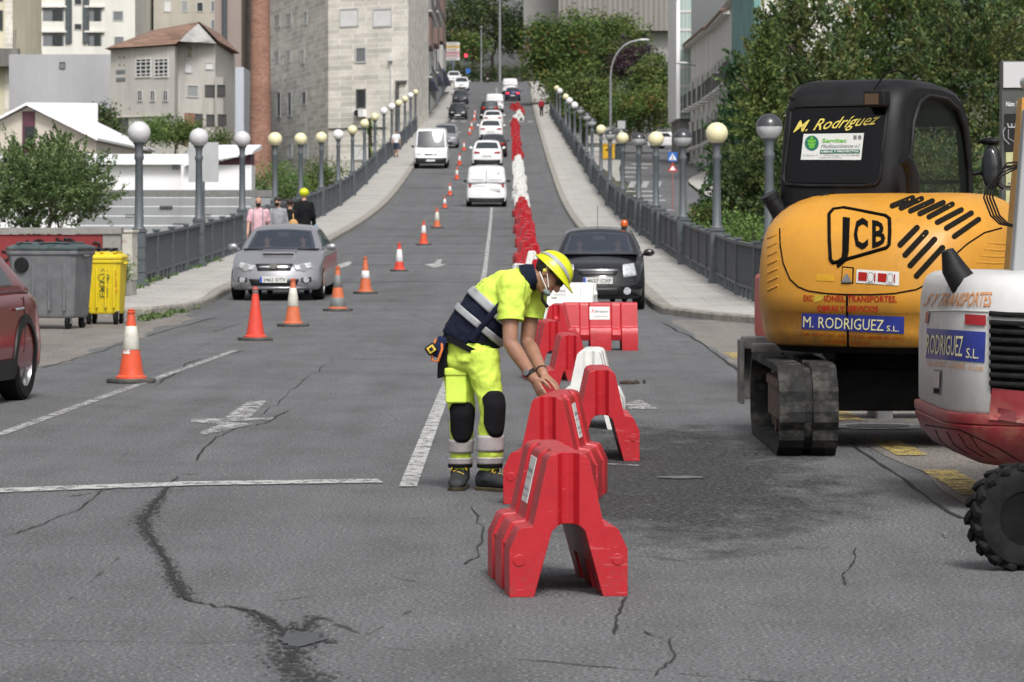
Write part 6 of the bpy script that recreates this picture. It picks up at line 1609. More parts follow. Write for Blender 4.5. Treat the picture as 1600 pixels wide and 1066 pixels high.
SUV = dict(L=4.4, W=1.82, H=1.60, sill=.24, top=[(0, .85), (.5, .95), (1.1, 1.06), (3.6, 1.1), (4.4, 1.12)], cab=(.95, 1.75, 3.7, 4.35), wf=.9, wb=2.65, wr=.345, wbelt=.84, wroof=.66, front=FRONT_SIMPLE(.70, .85), rear=REAR_SIMPLE(.86, .88), rplate=(0, .74), rw0=.18)
HATCH2 = dict(L=4.1, W=1.76, H=1.47, sill=.2, top=[(0, .74), (.5, .85), (1.15, .97), (3.4, 1.0), (4.1, 1.02)], cab=(1.0, 1.8, 3.4, 4.05), wf=.85, wb=2.55, wr=.315, wbelt=.81, wroof=.62, front=FRONT_SIMPLE(.62, .82), rear=REAR_SIMPLE(.80, .84), rplate=(0, .62))
MPV = dict(L=4.3, W=1.80, H=1.65, sill=.22, top=[(0, .80), (.4, .92), (.9, 1.05), (3.7, 1.08), (4.3, 1.1)], cab=(.7, 1.7, 3.8, 4.25), wf=.85, wb=2.7, wr=.32, wbelt=.83, wroof=.68, front=FRONT_SIMPLE(.68, .84), rear=REAR_SIMPLE(.86, .86, .3), rplate=(0, .80))
SMALLVAN = dict(L=4.4, W=1.82, H=1.84, sill=.22, top=[(0, .82), (.4, .94), (1.0, 1.06), (3.9, 1.08), (4.4, 1.09)], cab=(.8, 1.6, 4.32, 4.39), wf=.9, wb=2.73, wr=.32, wbelt=.875, wroof=.79, rearwin=False, sidewin=[(-.8, -.4)], mirror=M_trim,
    rear=[('tail_light', [(.74, .90), (.86, .90), (.85, 1.06), (.74, 1.06)], M_tail, .02), ('rear_bumper', [(-.86, .20), (.86, .20), (.86, .42), (-.86, .42)], M_trim, .016, 1)], rplate=(-.40, .80), front=FRONT_SIMPLE(.7, .85))
BIGVAN = dict(L=5.0, W=2.0, H=2.30, sill=.28, top=[(0, 1.0), (.3, 1.14), (.95, 1.34), (4.5, 1.36), (5.0, 1.36)], cab=(.55, 1.25, 4.9, 4.98), wf=.95, wb=3.0, wr=.34, wbelt=.93, wroof=.86, kf=.18, lf=.3, sidewin=[(-.85, -.45)], mirror=M_trim,
    front=[('headlight', [(.62, .82), (.92, .84), (.90, .98), (.62, .96)], M_headlamp, .02), ('grille', [(-.4, .82), (.4, .82), (.4, .92), (-.4, .92)], M_trim, .014, 1), ('lower_bumper', [(-.97, .30), (.97, .30), (.97, .66), (-.97, .66)], M_trim, .02, 1), ('hood_vent', [(.3, 1.02), (.7, 1.02), (.7, 1.06), (.3, 1.06)], M_pane_grey, .012)], rear=REAR_SIMPLE(1.0, .96, .3), plate=(0, .5))
LANEL, LANER = 'cars coming down the bridge', 'cars queueing up the bridge'
# silver saloon
r, wg, wl, inf = car('silver saloon car with bonnet scoop facing the cones', 434, 471, SALOON, P_silver, R(-2), plate='3462 DTV', openglass=True, name='saloon_car', group=None)
y0, y1, zs, zm, top = inf
def hood(x, y, out=.0): return Vector((x, y, plin(top, y - y0) - .05 * (x / .87) ** 2 * .5 + out))
m_ = MB(); m_.loft([[hood(-.34, y0 + .86, -.02), hood(.34, y0 + .86, -.02), hood(.32, y0 + .86, .045), hood(-.32, y0 + .86, .045)], [hood(-.36, y0 + 1.25, -.02), hood(.36, y0 + 1.25, -.02), hood(.34, y0 + 1.25, .02), hood(-.34, y0 + 1.25, .02)]]); sc_ = m_.build('bonnet_scoop', P_silver, r, bevel=.012)
m_ = MB(); m_.box((0, y0 + .855, hood(0, y0 + .86).z + .014), (.60, .006, .04)); m_.build('scoop_mouth', M_trim, sc_)
ffr = lambda x, z, out: (lambda p: Vector((p.x, p.y - out, p.z)))(wl((x, y0, zs + (z - zs) / (plin(top, .12) - zs) * (zm - zs))))
for s in (-1, 1):
    m_ = MB(); p = ffr(s * .60, .665, .034); m_.lathe([(0, -.012), (.062, -.012), (.07, .01), (0, .012)], 16, p, 0, Matrix.Rotation(R(90), 3, 'X')); m_.build('headlamp_lens', M_pane_light, r)
    m_ = MB(); p = ffr(s * .66, .415, .03); m_.lathe([(0, -.012), (.05, -.012), (.055, .01), (0, .012)], 16, p, 0, Matrix.Rotation(R(90), 3, 'X')); m_.build('fog_light', M_headlamp, r)
m_ = MB(); p = ffr(0, .69, .05); m_.lathe([(0, -.01), (.085, -.01), (.085, .01), (0, .01)], 18, p, 0, Matrix.Rotation(R(90), 3, 'X') @ Matrix.Diagonal((1, .62, 1))); m_.build('emblem', M_chrome, r)
SUBARU = r
# black hatchback with orange beacon
CIT, wg, wl, inf = car('black hatchback with orange roof beacon behind the crosswise barriers', 940, 486, HATCH, P_black, R(-2), plate='4627 CXF', openglass=True, name='hatchback_car')
y0, y1, zs, zm, top = inf
ffr = lambda x, z, out: (lambda p: Vector((p.x, p.y - out, p.z)))(wl((x, y0, zs + (z - zs) / (plin(top, .12) - zs) * (zm - zs))))
for s in (-1, 1): m_ = MB(); p = ffr(s * .56, .36, .02); m_.lathe([(0, -.012), (.06, -.012), (.065, .01), (0, .012)], 16, p, 0, Matrix.Rotation(R(90), 3, 'X')); m_.build('fog_light', M_headlamp, CIT)
m_ = MB(); p = wg((.80, -.45, 1.0)); m_.lathe([(.055, 0), (.055, .05)], 14, p); bcb = m_.build('beacon_base', M_trim, CIT)
m_ = MB(); m_.lathe([(.065, .05), (.068, .10), (.055, .15), (.02, .165)], 16, p); m_.build('orange_beacon', mat('orange_beacon', (.55, .10, .015), .2, spec=.7), bcb, smooth=60)
m_ = MB(); p = wg((-.05, .2, 1.0)); m_.tube([p, p + Vector((0, .12, .38))], .006, 5); m_.build('antenna', M_trim, CIT)
# coming down
car('white panel van with black bumper coming down beside the railing', 673, 264, BIGVAN, P_white, 0, 'van', name='panel_van', group=LANEL, plate='')
car('grey people carrier just behind the white panel van', 696, 232, MPV, P_silver, 0, name='people_carrier', group=LANEL)
car('black car in front of the row of white road blocks', 715, 187, HATCH2, P_black, 0, group=LANEL, plate='')
car('dark grey car uphill of the black one', 719, 163, HATCH2, P_dark, 0, group=LANEL)
car('white car with lit headlights on the upper slope', 721, 142, SUV, P_white, 0, group=LANEL, lit=True)
car('white off road car at the head of the descending row', 709, 131, SUV, P_white, 0, group=LANEL)
# queue going up, seen from behind
def up(label, px, pyb, sp, col, **k):
    v = gpt(px, pyb); return car(label, px, pyb, sp, col, R(180), rear=True, pos=((px - 800) / FPX * v.y, v.y + sp['L'] / 2), group=LANER, **k)
VAN, wg, wl, inf = up('small white van with lettered rear doors at the tail of the queue', 760, 324, SMALLVAN, P_white, cat='van', name='delivery_van', plate='')
y0, y1, zs, zm, top = inf
gt = lambda u, v: (lambda p: Vector((p.x, p.y + .01, p.z)))(wg((u, 1.012, v)))
m_ = MB(); m_.tube([gt(0, .02), gt(0, .55), gt(0, .93)], .012, 5); m_.build('door_seam', M_pane_grey, VAN)
for s in (-1, 1):
    m_ = sheet(lambda u, v: gt(u, v), s * .12, s * .80, .28, .82, 6, 4); m_.build('blank_rear_panel', mat('white_panel_blank', (.7, .7, .71), .3), VAN, smooth=60)
rfv = lambda x, z: (lambda p: Vector((p.x, p.y + .02, p.z)))(wl((x, y1, zs + (z - zs) / (plin(top, 4.35) - zs) * (zm - zs))))
m_ = MB()
put_text(m_, 'REPARTO', -.05, -.62, .93, .05, lambda u, v: rfv(-u, v) if 0 else rfv(u * -1, v), bold=.01)
m_.build('lettering', M_ink, VAN)
m_ = MB(); m_.lathe([(0, 0), (.05, 0), (.05, .012), (0, .012)], 14, gt(-.62, .62), 0, Matrix.Rotation(R(90), 3, 'X')); m_.build('round_logo', M_ink, VAN)
up('white car with dark lower bumper second in the queue', 761, 263, SUV, P_white, plate='')
v = gpt(772, 247); up('dark grey car half hidden beside the second white car', 771, 246, HATCH2, P_dark)
up('white tailgate car third among the white ones', 767, 221, SUV, P_white, plate='')
up('white car with small rear window farther up the queue', 770, 200, HATCH2, P_white)
up('dark car just before the white road blocks', 765, 186, MPV, P_dark)
up('plain white van beyond the road blocks', 773, 176, SMALLVAN, P_white, cat='van', name='delivery_van')
up('blue car with lit brake lamps near the grove', 801, 158, HATCH2, P_blue, lit=True, plate='')
up('white van ahead of the braking blue car', 797, 148, SMALLVAN, P_white, cat='van', name='delivery_van')
up('white minibus at the very top of the road', 759, 127, MPV, P_white, cat='van', name='minibus')
# car on the side street
p = at_s(1047, 236, 318)
c_, *_ = car('silver white car turning into the side street', 0, 0, SUV, P_white, R(60), pos=(p.x, 318)); c_.location.z = sst(318) + .06; c_.rotation_euler = (0, 0, R(60))
p = at_s(1062, 262, 250)
# red crossover at the left edge
XO = dict(SUV); XO.update(L=4.4, W=1.80, H=1.52, wr=.335, top=[(0, .80), (.5, .90), (1.1, 1.0), (3.4, 1.03), (4.1, 1.02), (4.4, .95)], cab=(.95, 1.75, 3.3, 4.2), sidewin=[(-.62, -.06), (0, .55)])
RED, wg, wl, inf = car('dark red crossover with black wheel arches at the left edge', 0, 0, XO, P_red, 0, pos=(-5.55, 29.6), name='crossover_car')
y0, y1, zs, zm, top = inf
RED.rotation_euler = (0, 0, R(-7.5))
wrr, wfy, wby = .335, y0 + .9, y0 + .9 + 2.65
for yy_ in (wfy, wby):
    for s in (-1, 1):
        m_ = MB(); n = 20; ring = []
        for k in range(n + 1):
            a = R(-12 + 204 * k / n)
            for rr, o_ in ((wrr * 1.14, .0), (wrr * 1.14, .018), (wrr * 1.38, .016), (wrr * 1.40, -.01)):
                yq, zq = yy_ + math.cos(a) * rr, max(.2, wrr + math.sin(a) * rr); c = (zq - zs) / (plin(top, yq - y0) - zs)
                pp = wl((s * .9, yq, zs + min(1, max(0, c)) * (zm - zs))); ring.append(Vector((pp.x + s * o_, pp.y, zq)))
        m_.add(ring, [(4 * k + j, 4 * k + j + 1, 4 * k + j + 5, 4 * k + j + 4) for k in range(n) for j in range(3)]); m_.build('arch_cladding', M_black, RED, smooth=50)
for s in (-1, 1):
    sd_ = lambda y, z, o_=.012: (lambda p: Vector((p.x + s * o_, p.y, p.z)))(wl((s * .9, y, zs + (z - zs) / (plin(top, y - y0) - zs) * (zm - zs))))
    sheet(lambda u, v: sd_(u, v, .014), wfy + .42, wby - .42, .215, .40, 12, 3).build('sill_cladding', M_black, RED, smooth=50)
    for y_ in (-.1, .95):
        m_ = MB(); m_.tube([sd_(y_, .86, .012), sd_(y_ + .03, .865, .04), sd_(y_ + .17, .87, .04), sd_(y_ + .2, .87, .012)], .014, 8); m_.build('door_handle', M_chrome, RED)
    for y_ in (-.85, .28, 1.32):
        m_ = MB(); m_.tube([sd_(y_ - (.1 if y_ > 1 else 0), .45, .002), sd_(y_, .7, .002), sd_(y_, .98, .002)], .006, 4); m_.build('door_seam', M_trim, RED)
# ------------------------------------------------------------------ excavators and other site machines
from mathutils.bvhtree import BVHTree
def machine_yellow(name, col, d=.22, low=.75):
    q = NT(name, .4); c = q.tc.outputs['Object']
    n = q.noise(c, 1.6, 7, .7); n2 = q.noise(q.map(c, (3, 3, 1.2)), 3.0, 9, .72); sc = q.noise(q.map(c, (18, 18, 3), rot=(.4, .2, .6)), 1.0, 3, .6)
    b = q.ramp(n, [(.3, tuple(x * .86 for x in col)), (.7, tuple(min(1, x * 1.1) for x in col))])
    b = q.mix(q.ramp(n2, [(.54, 0.0), (.75, d)]), b, (.13, .08, .035))
    b = q.mix(q.ramp(sc, [(.68, 0.0), (.72, .35)]), b, tuple(min(1, x * 1.25 + .05) for x in col))
    lo = q.math('MULTIPLY', q.ramp(q.math('SUBTRACT', 1.25, q.sep(c)[2]), [(.05, 0.0), (.55, low)]), q.ramp(q.noise(q.map(c, (5, 5, 1.5)), 1.0, 8, .75), [(.4, 0.0), (.62, 1.0)]))
    b = q.mix(lo, b, (.16, .115, .06))
    q.color(b); q.roughness(q.ramp(n2, [(.35, .3), (.7, .6)])); q.b.inputs['Specular IOR Level'].default_value = .45; return q.m
M_ey = machine_yellow('machine_yellow', (.54, .25, .026), .3); M_ey2 = machine_yellow('machine_yellow_lower', (.50, .235, .02), .4)
M_cabblack = mat('cab_black', (.008, .008, .009), .5, spec=.25, var=.35, scale=9, bump=.12, bscale=120)
M_trackrub = mat('track_rubber', (.014, .014, .014), .8, spec=.3, var=.45, scale=9, bump=.4, dirt=(.12, .11, .095), dirt_amt=.35, dirt_scale=6)
M_rust = mat('rusty_track_frame', (.13, .085, .065), .85, var=.35, scale=8, dirt=(.05, .04, .035), dirt_amt=.4)
M_dirtysteel = mat('dirty_worn_steel', (.12, .12, .118), .6, metal=.3, var=.4, scale=7, dirt=(.22, .19, .16), dirt_amt=.3, dirt_scale=7)
M_under = mat('undercarriage_black', (.007, .007, .007), .9, spec=.15, var=.4, scale=8)
M_redtext = mat('red_lettering', (.33, .012, .01), .6, spec=.2); M_bluesign = mat('blue_decal', (.022, .035, .22), .4, var=.15, scale=12); M_cream_t = mat('cream_lettering', (.70, .66, .36), .5)
M_logo = mat('worn_black_decal', (.005, .005, .005), .7, spec=.05)
def to_local(root): return root.matrix_basis.inverted()
def ray_px(px, py): return Vector(((px - 800) / FPX, 1, (HOR - py) / FPX)).normalized()
class Surf:
    """decals laid on a built surface"""
    def __init__(s, objs, root):
        vs = []; fs = []
        for o in objs:
            n = len(vs); vs += [root.matrix_basis @ v.co for v in o.data.vertices]; fs += [[i + n for i in p.vertices] for p in o.data.polygons]
        s.t = BVHTree.FromPolygons(vs, fs); s.inv = to_local(root)
    def at(s, px, py, off=.004):
        d = ray_px(px, py); loc, nrm, i, dist = s.t.ray_cast(Vector((0, 0, CAMZ)), d)
        if loc is None: return None
        if nrm.dot(d) > 0: nrm = -nrm
        return s.inv @ (loc + nrm * off)
    def quad_fn(s, q, off):
        (a, b, c, d) = [Vector(p) for p in q]      # bottom-left, bottom-right, top-right, top-left in photo pixels
        last = [None]
        def f(u, v):
            p = a.lerp(b, u).lerp(d.lerp(c, u), v); r = s.at(p.x, p.y, off)
            if r is None: r = last[0]
            last[0] = r; return r
        return f
    def text(s, txt, q, m, parent, bold=.0, shear=.0, off=.006, name='lettering'):
        mb = MB(); f = s.quad_fn(q, off); put_text(mb, txt, 0, 1, 0, 1, f, bold=bold, shear=shear, cut=.2)
        return mb.build(name, m, parent, fix=False)
    def patch(s, q, m, parent, name, off=.004, nu=14, nv=6):
        f = s.quad_fn(q, off); return sheet(f, 0, 1, 0, 1, nu, nv).build(name, m, parent, smooth=180)
    def line(s, pts, r, m, parent, name, off=.001, n=6):
        P = []
        for (x0, y0), (x1, y1) in zip(pts, pts[1:]):
            for k in range(n):
                q = s.at(x0 + (x1 - x0) * k / n, y0 + (y1 - y0) * k / n, off)
                if q is not None: P.append(q)
        q = s.at(*pts[-1], off)
        if q is not None: P.append(q)
        mb = MB(); mb.tube(P, r, 6); return mb.build(name, m, parent, smooth=60)
z1 = lambda x, y: (1150 + x / 3.553, 90 + y / 3.553)      # enlarged crops of the photo measured while building
z2 = lambda x, y: (1150 + x / 3.553, 290 + y / 3.553)
EX = empty('crawler_excavator', (2.8, 24.5, 0), 0, 'yellow crawler excavator with black cab parked on the worn strip', 'excavator')
YAW = R(-30); MU = Matrix.Rotation(YAW, 3, 'Z')
def upb(mb, name, m, **k):
    mb.v = [tuple(MU @ Vector(p)) for p in mb.v]; return mb.build(name, m, k.pop('parent', EX), **k)
# undercarriage: two crawler tracks, frame, blade
for sx in (-1, 1):
    cx = sx * .74; tw = .205
    path = []
    L0, L1, r = -1.42, 1.42, .30
    n = 14
    for k in range(n + 1): a = R(-90 - 180 * k / n); path.append((L0 + r + math.cos(a) * r, r + .02 + math.sin(a) * r))
    for k in range(n + 1): a = R(90 - 180 * k / n); path.append((L1 - r + math.cos(a) * r, r + .02 + math.sin(a) * r))
    dense = []
    for i in range(len(path)):
        a, b = path[i], path[(i + 1) % len(path)]; d = math.hypot(b[0] - a[0], b[1] - a[1]); m = max(1, int(d / .055))
        for k in range(m): dense.append((a[0] + (b[0] - a[0]) * k / m, a[1] + (b[1] - a[1]) * k / m))
    tb = MB(); rings = []; N = len(dense)
    for i, (y, z) in enumerate(dense):
        a, b = dense[i - 1], dense[(i + 1) % N]; t = Vector((b[0] - a[0], b[1] - a[1])).normalized(); nx, nz = -t.y, t.x
        if (y - 0) * nx + (z - r) * nz < 0: nx, nz = -nx, -nz
        lug = .024 if i % 3 < 2 else .0
        rings.append([(cx - tw, y, z), (cx - tw, y + nx * lug, z + nz * lug), (cx - .03, y + nx * lug, z + nz * lug), (cx - .028, y - nx * .008, z - nz * .008), (cx + .028, y - nx * .008, z - nz * .008), (cx + .03, y + nx * lug, z + nz * lug), (cx + tw, y + nx * lug, z + nz * lug), (cx + tw, y, z), (cx + tw, y - nx * .035, z - nz * .035), (cx - tw, y - nx * .035, z - nz * .035)])
    m = 10; vs = [p for q in rings for p in q]
    tb.add(vs, [(i * m + j, i * m + (j + 1) % m, ((i + 1) % N) * m + (j + 1) % m, ((i + 1) % N) * m + j) for i in range(N) for j in range(m)])
    tr = tb.build('crawler_track', M_trackrub, EX)
    fr = MB(); fr.box((cx, 0, .30), (.20, 2.0, .26)); fr.box((cx - sx * .0, 0, .46), (.28, 1.3, .08)); fr.build('track_frame', M_rust, tr, bevel=.02)
    for yy_ in (L0 + r, L1 - r):
        w = MB(); w.lathe([(0, -.06), (.1, -.07), (.24, -.05), (.255, 0), (.24, .05), (.1, .07), (0, .06)], 22, (cx, yy_, r + .02), 0, Matrix.Rotation(R(90), 3, 'Y')); w.build('sprocket' if yy_ < 0 else 'idler', M_rust, tr, smooth=40)
    for k in range(4):
        w = MB(); w.lathe([(0, -.07), (.075, -.07), (.075, .07), (0, .07)], 14, (cx, -.66 + .44 * k, .115), 0, Matrix.Rotation(R(90), 3, 'Y')); w.build('roller', M_rust, tr, smooth=40)
c_ = MB(); c_.box((0, 0, .42), (1.2, .9, .3)); c_.lathe([(.42, .55), (.42, .74)], 28); c_.build('chassis', M_under, EX, bevel=.02)
bl = MB(); rr = []
for k in range(7):
    t = k / 6; z = .24 + .40 * t; rr.append([(-.98, 1.78 + .10 * math.sin(math.pi * t), z), (.98, 1.78 + .10 * math.sin(math.pi * t), z), (.98, 1.83 + .10 * math.sin(math.pi * t), z), (-.98, 1.83 + .10 * math.sin(math.pi * t), z)])
bl.loft(rr); bo = bl.build('dozer_blade', M_dirtysteel, EX, bevel=.006)
b_ = MB(); b_.box((0, 1.82, .685), (1.97, .17, .10)); b_.build('blade_top_beam', M_dirtysteel, bo, bevel=.012)
for sx in (-1, 1): b_ = MB(); b_.box((sx * .99, 1.82, .46), (.035, .32, .5)); b_.build('blade_end_plate', M_dirtysteel, bo, bevel=.006)
b_ = MB()
for sx in (-1, 1): b_.loft([[(sx * .42 - .06, 1.8, .36), (sx * .42 + .06, 1.8, .36), (sx * .42 + .06, 1.8, .62), (sx * .42 - .06, 1.8, .62)], [(sx * .38 - .05, .5, .34), (sx * .38 + .05, .5, .34), (sx * .38 + .05, .5, .46), (sx * .38 - .05, .5, .46)]])
b_.build('blade_arm', M_dirtysteel, bo, bevel=.01)
gm_ = MB(); gm_.box((-.52, 1.2, .665), (.85, .22, .075)); gm_.loft([[(-.12, 1.30, .64), (-.02, 1.30, .70), (-.02, 1.1, .70), (-.12, 1.1, .64)], [(.10, 1.28, .56), (.16, 1.28, .62), (.16, 1.12, .62), (.10, 1.12, .56)]]); gm_.build('track_guard', M_dirtysteel, EX, bevel=.012)
# upper structure: bulging hood and counterweight
def hull(prof, a, d, vfront, pu=.62, pv=.72, n=56):
    """rings of a tail hull: prof = (z, width factor, depth factor)"""
    rings = []
    for z, ka, kd in prof:
        ring = []
        for k in range(n + 1):
            ph = R(-90 + 180 * k / n); s, c = math.sin(ph), math.cos(ph)
            ring.append(Vector((a * ka * math.copysign(abs(s) ** pu, s), -d * kd * abs(c) ** pv, z)))
        ring = [Vector((ring[0].x, vfront, z))] + ring + [Vector((ring[-1].x, vfront, z))]
        rings.append(ring)
    return rings
HP = [(.745, .90, .86), (.765, .95, .93), (.86, .985, .965), (.99, 1.0, .985), (1.0, 1.006, .998), (1.12, 1.008, 1.0), (1.26, 1.006, .995), (1.36, 1.002, .98), (1.46, .995, .95), (1.54, .985, .91), (1.60, .968, .86), (1.66, .935, .79), (1.71, .895, .715), (1.755, .845, .62), (1.795, .78, .5), (1.825, .70, .37), (1.842, .6, .23), (1.85, .48, .10)]
hb = MB(); hb.loft([[p + Vector((.055, 0, 0)) for p in q] for q in hull(HP, .925, .985, .25)]); hood_ = upb(hb, 'engine_hood', M_ey, smooth=60)
sk_ = MB(); sk_.loft([[p + Vector((.055, 0, 0)) for p in q] for q in hull([(.70, .86, .82), (.742, .895, .855)], .925, .985, .3)]); upb(sk_, 'counterweight_lip', M_under)
dk = MB(); dk.box((0, .55, .83), (1.85, 1.0, .2)); upb(dk, 'deck', M_ey2, bevel=.03)
ss = MB(); ss.box((.62, .75, 1.25), (.62, .95, .85)); upb(ss, 'side_housing', M_ey2, bevel=.08, seg=4)
SH = Surf([hood_], EX)
# panel joint, seam, ribs, slots
SH.line([z2(*p) for p in ((243, 240), (246, 330), (262, 430), (300, 520), (345, 562), (400, 585), (500, 600), (620, 606), (760, 606), (880, 600), (1000, 578), (1090, 532), (1150, 470), (1215, 385), (1290, 320), (1380, 262), (1475, 236))], .006, M_logo, hood_, 'panel_joint', 0)
SH.line([z2(617, 602), z2(617, 700), z2(622, 800), z2(622, 895)], .009, M_logo, hood_, 'centre_seam', 0)
def capsule_decal(p, q, wpx, m, name, off=.004, n=9):
    p, q = Vector(p), Vector(q); d = (q - p).normalized(); nr = Vector((-d.y, d.x)); mb = MB(); pts = []
    for k in range(n + 1): a = math.pi * k / n; pts.append(q + (nr * math.cos(a) + d * math.sin(a)) * wpx / 2)
    for k in range(n + 1): a = math.pi * k / n; pts.append(p + (-nr * math.cos(a) - d * math.sin(a)) * wpx / 2)
    W_ = [SH.at(x.x, x.y, off) for x in pts]
    if any(w is None for w in W_): return
    cs = [SH.at(*(p.lerp(q, t)), off) for t in (0, .25, .5, .75, 1)]
    # fan between the outline and the spine so that it follows the curved hood
    m2 = n + 1
    side_a = [SH.at(*(q.lerp(p, t) - nr * wpx / 2), off) for t in (0, .25, .5, .75, 1)]; side_b = [SH.at(*(q.lerp(p, t) + nr * wpx / 2), off) for t in (0, .25, .5, .75, 1)]
    for k in range(4): mb.quad(side_a[k], side_a[k + 1], side_b[k + 1], side_b[k])
    i0 = len(mb.v); mb.add(W_[:m2] , [tuple(range(m2))]); mb.add(W_[m2:], [tuple(range(m2))])
    return mb.build(name, m, hood_, fix=False)
M_slot = None
def slot_mat():
    q = NT('slot_mesh', .7); v = q.voronoi(q.tc.outputs['Object'], 110); q.color(q.ramp(v, [(.2, (.003, .003, .003)), (.5, (.018, .016, .013))])); q.b.inputs['Specular IOR Level'].default_value = 0; return q.m
M_slot = slot_mat()
for a, b_ in (((868, 115), (980, 70)), ((918, 127), (1030, 75)), ((970, 143), (1090, 88)), ((1022, 158), (1150, 97)), ((1072, 176), (1200, 106)), ((1118, 206), (1250, 137)), ((1168, 238), (1305, 155)), ((1212, 283), (1345, 190))):
    capsule_decal(z2(*a), z2(*b_), 8.4, M_slot, 'cooling_slot')
for a, b_ in (((912, 330), (1005, 236)), ((940, 386), (1055, 262)), ((968, 444), (1102, 300)), ((1003, 502), (1145, 346))): capsule_decal(z2(*a), z2(*b_), 9.0, M_slot, 'cooling_slot')
# maker's emblem: frame and letters
fr_pts = [(516, 160), (540, 132), (600, 124), (720, 146), (830, 168), (852, 184), (854, 260), (850, 330), (835, 346), (700, 385), (560, 425), (538, 428), (524, 410), (518, 300)]
SH.line([z2(*p) for p in fr_pts + [fr_pts[0]]], .014, M_logo, hood_, 'emblem_frame', .0, 4)
SH.text('J', [z2(556, 384), z2(628, 366), z2(634, 180), z2(556, 168)], M_logo, hood_, bold=.028, name='emblem_lettering')
SH.text('C', [z2(655, 360), z2(735, 338), z2(735, 190), z2(655, 172)], M_logo, hood_, bold=.028, name='emblem_lettering')
SH.text('B', [z2(757, 343), z2(830, 325), z2(828, 205), z2(757, 192)], M_logo, hood_, bold=.028, name='emblem_lettering')
# latch, inspection stickers, lettering
SH.patch([z2(584, 545), z2(652, 545), z2(656, 455), z2(590, 448)], M_logo, hood_, 'latch_recess', .003, 3, 3)
SH.patch([z2(590, 538), z2(646, 538), z2(648, 462), z2(595, 456)], M_ey, hood_, 'latch_plate', .006, 3, 3)
SH.patch([z2(588, 538), z2(646, 538), z2(622, 492), z2(612, 492)], M_metal, hood_, 'latch', .014, 3, 3)
st = SH.patch([z2(668, 540), z2(905, 556), z2(907, 480), z2(672, 466)], M_sticker, hood_, 'inspection_sticker', .005, 8, 3)
for x in (0, 108):
    SH.patch([z2(680 + x, 527 + x * .06), z2(775 + x, 534 + x * .06), z2(777 + x, 488 + x * .06), z2(682 + x, 480 + x * .06)], M_redtext, st, 'red_field', .008, 4, 2)
    SH.patch([z2(728 + x, 536 + x * .06), z2(768 + x, 540 + x * .06), z2(770 + x, 482 + x * .06), z2(732 + x, 478 + x * .06)], M_sticker, st, 'round_mark', .010, 3, 3)
    SH.line([z2(750 + x + 17 * math.cos(a), 508 + x * .06 + 26 * math.sin(a)) for a in [i * .63 for i in range(11)]], .002, M_ink, st, 'ring', .010, 2)
SH.text('EXC', [z2(378, 640), z2(428, 641), z2(426, 608), z2(378, 607)], M_redtext, hood_, bold=.02)
SH.text('IONES, TRANSPORTES,', [z2(492, 643), z2(893, 647), z2(893, 612), z2(490, 609)], M_redtext, hood_, bold=.02)
SH.patch([z2(432, 650), z2(470, 640), z2(510, 605), z2(440, 608)], mat('rubbed_yellow', (.45, .33, .03), .6, var=.2, scale=20), hood_, 'rubbed_patch', .004, 5, 3)
SH.patch([z2(445, 528), z2(545, 532), z2(548, 495), z2(450, 490)], mat('retouched_yellow', (.58, .30, .015), .5, var=.1, scale=20), hood_, 'rubbed_patch', .003, 5, 3)
SH.text('OBRAS Y SERVICIOS', [z2(452, 697), z2(790, 701), z2(790, 668), z2(452, 665)], M_redtext, hood_, bold=.02)
pl = SH.patch([z2(367, 795), z2(933, 822), z2(935, 728), z2(368, 708)], M_bluesign, hood_, 'name_plate', .005, 26, 4)
SH.text('M. RODRIGUEZ', [z2(376, 785), z2(820, 806), z2(824, 742), z2(378, 722)], M_cream_t, pl, off=.009)
SH.text('S.L.', [z2(838, 807), z2(905, 810), z2(905, 778), z2(838, 775)], M_cream_t, pl, off=.009)
SH.text('Telfs. 630 817 567 - 669 874 2 525 - 664 804 401 (Ofic.)', [z2(364, 830), z2(928, 858), z2(928, 838), z2(364, 812)], M_redtext, hood_)
SH.text('LOUSAME - A Coruña', [z2(492, 868), z2(742, 884), z2(742, 866), z2(492, 852)], M_redtext, hood_)
for k in range(7):
    y = 275 + k * 48; SH.line([z2(176, y + 18), z2(205, y + 6), z2(232, y - 8)], .013, M_ey, hood_, 'moulded_rib', -.006, 3)
for k in range(4):
    y = 318 + k * 36; SH.line([z2(1400 - k * 22, y), z2(1470 - k * 14, y + 6), z2(1532, y + 4)], .010, M_ey, hood_, 'moulded_rib', -.005, 3)
# cab
prof = [(-.13, 1.72), (-.12, 1.95), (-.07, 2.3), (-.01, 2.52), (.06, 2.62), (.17, 2.685), (.3, 2.705), (.75, 2.70), (1.05, 2.665), (1.22, 2.60), (1.34, 2.48), (1.42, 2.25), (1.47, 1.8), (1.48, 1.0), (.1, 1.0), (.0, 1.5)]
cab = MB(); ua, ub = -.89, .075
def cab_ring(u, ins):
    c0 = Vector((.7, 1.85)); return [Vector((u, c0.x + (y - c0.x) * (1 - ins), c0.y + (z - c0.y) * (1 - ins * .8))) for y, z in prof]
cab.loft([cab_ring(ua, .10), cab_ring(ua + .03, .045), cab_ring(ua + .09, .01), cab_ring(ua + .16, 0), cab_ring(ub - .16, 0), cab_ring(ub - .09, .01), cab_ring(ub - .03, .045), cab_ring(ub, .10)])
co = upb(cab, 'cab', M_cabblack)
def boolcut(o, mb):
    mb.v = [tuple(MU @ Vector(p)) for p in mb.v]; c = mb.build('cutter', M_trim, EX); md = o.modifiers.new('b', 'BOOLEAN'); md.object = c; md.operation = 'DIFFERENCE'; md.solver = 'EXACT'
    bake(o); me = c.data; bpy.data.objects.remove(c); bpy.data.meshes.remove(me)
inn = MB(); c0 = (.7, 1.85)
